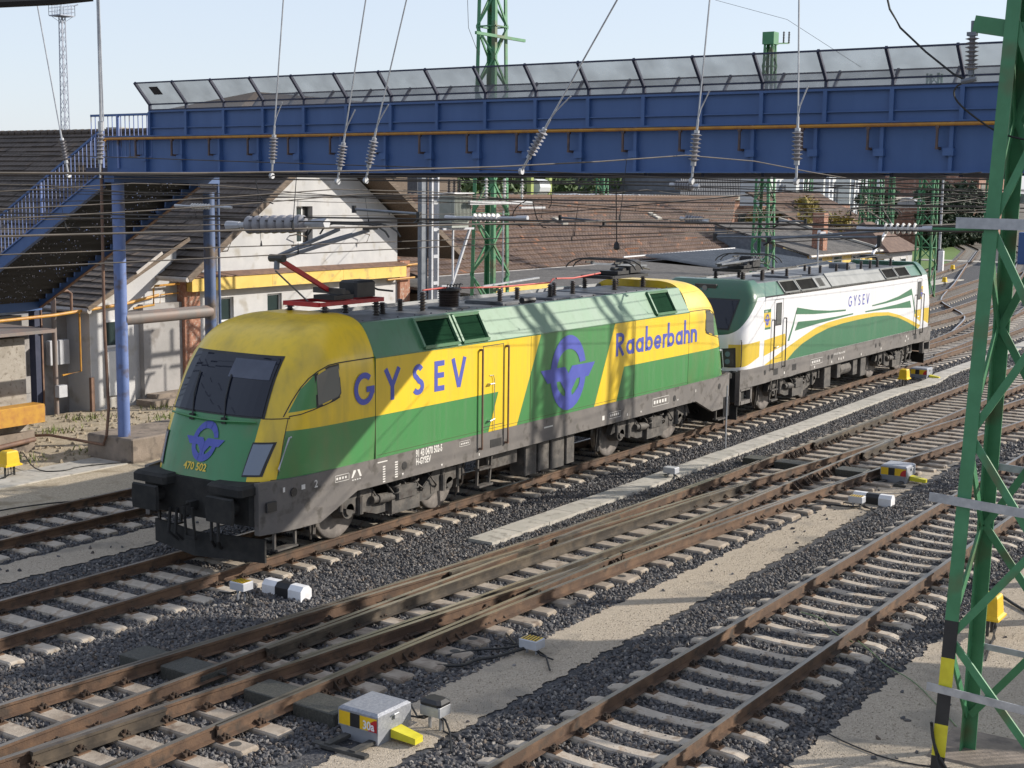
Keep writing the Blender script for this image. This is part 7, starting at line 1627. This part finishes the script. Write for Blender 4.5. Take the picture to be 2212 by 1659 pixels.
# brick depot with parapet
M['brick_f'] = mat('far_brick', (.22, .115, .08), (.29, .165, .12), .9, ns=1.5, c3=(.36, .27, .22), ns3=3); M['hallgrey'] = mat('hall_grey_cladding', (.12, .13, .15), (.155, .165, .19), .7, ns=1.2)
D1 = thing('brick_depot', 'long brick depot with a pale parapet line behind the brown roof', 'depot', (110, 45, 0)); pa = at(1440, 420, 1, 46); pb = at(2098, 420, 1, 46)
q = MB(); q.box((pa.x, 46, -.3), (pb.x, 70, 5.4)); q.build('wall', 'brick_f', D1); MB().box((pa.x-.3, 45.7, 5.4), (pb.x+.3, 70.3, 5.75)).build('parapet', 'slab', D1)
q = MB()
for i in range(22): x = pa.x+6+i*5.2; q.box((x, 45.93, 1.2), (x+2.0, 46.0, 3.9))
for i in range(22):
    x = pa.x+6+i*5.2
    if x+2 < pb.x: MB().box((x, 45.93, 1.2), (x+2.0, 45.99, 3.9)).build('window', 'wglass', D1)
D2 = thing('brick_corner_building', 'far red brick building with a balcony at the right, behind the near mast', 'building', (190, 44, 0)); pc = at(2108, 520, 1, 43); q = MB(); q.box((pc.x, 43, -.3), (pc.x+16, 60, 15)); q.build('wall', 'brick_f', D2)
for i in range(3):
    for k in range(3): MB().box((pc.x+1+i*4.5, 42.92, 1.5+k*4), (pc.x+3+i*4.5, 43, 4+k*4)).build('window', 'wglass', D2)
# dark long hall
D3 = thing('grey_hall', 'large grey clad hall under the right half of the bridge', 'hall', (120, 75, 0)); pa = at(1470, 380, 1, 75); pb = at(1680, 380, 1, 75)
q = MB(); q.box((pa.x, 75, 0), (pb.x, 95, 9.6)); 
for i in range(60): x = pa.x+(pb.x-pa.x)*i/60; q.box((x, 74.9, 0), (x+.25, 75, 9.6))
q.build('wall', 'hallgrey', D3)
# tank wagons / round roofed coaches
M['wagon'] = mat('silver_wagon_roof', (.30, .31, .32), (.38, .385, .39), .45, .3, ns=.6)
def wagon(label, vx0, vx1, Y, z0, r_, seams=5):
    a = at(vx0, 400, 1, Y); b = at(vx1, 400, 1, Y); t = thing('round_roof_wagon', label, 'wagon', (a.x, Y, z0), 'round roofed wagons')
    prf = [(math.cos(R(x))*r_, math.sin(R(x))*r_*.75) for x in range(0, 181, 15)]
    q = MB(); q.loft([[(xx, Y+u, z0+v) for u, v in prf] for xx in (a.x, b.x)], cap=True); q.build('roof', 'wagon', t, smooth=30)
    for i in range(1, seams): x = a.x+(b.x-a.x)*i/seams; MB().loft([[(x+dx, Y+u*1.02, z0+v*1.03) for u, v in prf] for dx in (0, .25)], cap=True).build('roof_seam', 'white', t)
    q = MB(); q.box((a.x, Y-r_*.98, -.1), (b.x, Y+r_*.98, z0)); q.build('side', 'brick_f', t)
wagon('long silver round roofed wagon under the middle of the bridge', 1190, 1405, 40, 4.45, 2.0, 5)
for i, (a, b) in enumerate(((1403, 1432), (1958, 1985), (2015, 2035), (2068, 2086))): wagon('short white ended wagon, %s' % ('behind the end of the silver one', 'first to the right of the grey portals', 'second to the right of the grey portals', 'third to the right of the grey portals')[i], a, b, 41, 4.5, 1.7, 2)
# pale panels with dark sloping braces and grey H columns
M['panel'] = mat('pale_panel', (.55, .57, .58), (.48, .50, .51), .6, ns=.5)
for i, vx in enumerate((1740, 1795, 1850, 1903)):
    t = thing('grey_portal_column', 'grey steel portal column with white flanges, %s of the row right of the lattice mast' % ('leftmost', 'second', 'third', 'rightmost')[i], 'column', at(vx, 430, 1, 37.), 'grey portal columns')
    p = at(vx, 430, 1, 37.); q = MB(); q.box((p.x-.75, 37, -.3), (p.x-.35, 37.4, 8.5)); q.box((p.x+.25, 37, -.3), (p.x+.65, 37.4, 8.5))
    for k in range(8): q.box((p.x-.35, 37.02, k*1.1), (p.x+.25, 37.1, k*1.1+.25))
    M.setdefault('panelw', mat('white_column_paint', (.60, .62, .66), (.52, .54, .58), .5))
    q.build('column', 'panelw', t)
    t = thing('pale_container', 'pale square container with a sloping dark brace, %s of four' % ('leftmost', 'second', 'third', 'rightmost')[i], 'container', (p.x-4, 39, 0), 'pale containers'); q = MB(); q.box((p.x-4.6, 39, 4.9), (p.x-1.0, 42, 8.6)); q.build('box', 'panel', t); q = MB(); q.prism([(p.x-3.2, 38.95, 4.6), (p.x-.9, 38.95, 4.6), (p.x-.9, 38.95, 7.0), (p.x-1.8, 38.95, 7.0)], (0, -.2, 0)); q.build('brace', 'mastgrey', t)
# yellow green equipment cabinet on a stand, small far relay box and post lamps
t = thing('lime_platform', 'lime green equipment platform on the ridge line under the bridge', 'platform', at(1170, 400, 1, 30.)); p = at(1170, 400, 1, 30.); M['lime'] = mat('lime_paint', (.30, .36, .10), (.24, .30, .08), .5)
q = MB(); q.box((p.x-1.2, 30, 3.5), (p.x-.9, 30.3, 7.5)); q.box((p.x+.9, 30, 3.5), (p.x+1.2, 30.3, 7.5)); q.box((p.x-2.0, 29.9, 5.5), (p.x+1.2, 30.4, 5.75)); q.bar((p.x-1, 30, 5.5), (p.x+1, 30, 4.2), .15, .15); q.build('frame', 'lime', t); MB().cyl((p.x-.6, 30.2, 6.4), (p.x+.6, 30.2, 6.4), .5, n=12).build('drum', 'panel', t)
t = thing('relay_cabinet', 'white narrow relay cabinet beside the far tracks', 'cabinet', (80, 17, -.25)); p = at(2030, 590, 2, -.25); MB().bbox((p.x-.2, p.y-.25, -.3), (p.x+.2, p.y+.15, 1.6), .03).build('housing', 'white', t)
t = thing('lamp_post', 'thin grey lamp post with dark foot beside the far tracks', 'lamp post', (90, 18, -.25)); p = at(2027, 585, 2, -.25); MB().cyl((p.x, p.y, 1.5), (p.x, p.y, 9.5), .12, .08, 8).build('post', 'galv', t); MB().bbox((p.x-.35, p.y-.35, -.3), (p.x+.35, p.y+.35, 1.6), .1).build('foot', 'black', t); MB().box((p.x-.5, p.y-.3, 9.4), (p.x+.5, p.y+.3, 9.8)).build('lamp', 'ltgrey', t)
t = thing('camera_post', 'thin grey post with two small cameras in front of the chimney house', 'camera post', (46, 11, -.25)); p = at(1766, 560, 1, 11.); MB().cyl((p.x, 11, -.3), (p.x, 11, 4.4), .05, n=8).build('post', 'galv', t); q = MB(); q.bar((p.x, 11, 4.15), (p.x-.4, 10.8, 4.25), .14, .14); q.bar((p.x, 11, 4.15), (p.x+.4, 10.8, 4.15), .14, .14); q.build('camera', 'white', t)
tag(MB().bbox((112, 14.2, -.3), (116, 17, 2.8), .05).build('blue_container', 'blue'), 'dark blue container at the far right edge behind the mast', 'container')
# tall chimney and roof seen through the mesh screen
t = thing('smoke_stack', 'grey square chimney seen through the mesh screen', 'chimney', (40, 50, 0)); p = at(911, 250, 1, 50.); MB().box((p.x-.5, 50, 0), (p.x+.35, 51, 11.6)).build('shaft', 'mastgrey', t); MB().box((p.x+.36, 50, 0), (p.x+.75, 51, 11.3)).build('shaft', 'slab', t)
R_ = thing('tall_roof_house', 'dark tall roof seen through the mesh screen at the left of the bridge', 'house', (40, 52, 0)); a = at(515, 235, 1, 52.); b = at(1000, 225, 1, 52.); c = at(552, 198, 1, 56.)
q = MB(); q.face([a, b, (b.x, 56, c.z), (c.x, 56, c.z)]); q.face([a, (c.x, 56, c.z), (a.x, 60, a.z)]); q.face([(a.x, 60, a.z), (c.x, 56, c.z), (b.x, 56, c.z), (b.x, 60, a.z)]); q.build('roof', 'fascia', R_); MB().box((a.x+.3, 52.3, 0), (b.x-.3, 59.7, a.z)).build('wall', 'fascia', R_)
t = thing('brick_chimney', 'small red brick chimney beside the stair head', 'chimney', (13, 34, 7.4)); p = at(268, 285, 1, 34.); MB().box((p.x-.35, 34, 7.4), (p.x+.35, 34.7, 8.75)).build('stack', 'brick', t); MB().box((p.x-.40, 33.95, 8.75), (p.x+.40, 34.75, 8.85)).build('cap', 'slab', t)
# treeline and dark station band far away
tag(MB().box((110, 118, 0), (330, 122, 7.5)).build('far_treeline_core', 'leaf_g'), 'dark mass of far woodland', 'woodland', kind='stuff')
wl = MB(); rg = np.random.default_rng(5)
for i in range(9000):
    x = rg.uniform(108, 332); z = rg.uniform(3, 9+1.0*math.sin(x*.11)+.8*math.sin(x*.31)); c = Vector((x, 116.5+rg.uniform(-1.5, 1), z)); a = Vector(rg.normal(size=3)).normalized()*.9; b = a.cross(Vector(rg.normal(size=3))).normalized()*.6; wl.face([c-a, c+b, c+a, c-b])
tag(wl.build('far_woodland', 'leaf_g'), 'leafy edge of the far woodland behind the station', 'woodland', kind='stuff')

for me_, i_, k_ in LATE: me_.materials[i_] = M[k_]

tag(MB().tube([CAM+(at(x, y, 0, 0)-CAM).normalized()*4 for x, y in ((-30, 7), (60, 3), (120, 0), (200, -8))], .013, 8).build('near_cable', 'rubber'), 'dark cable crossing the upper left corner close to the camera', 'cable')
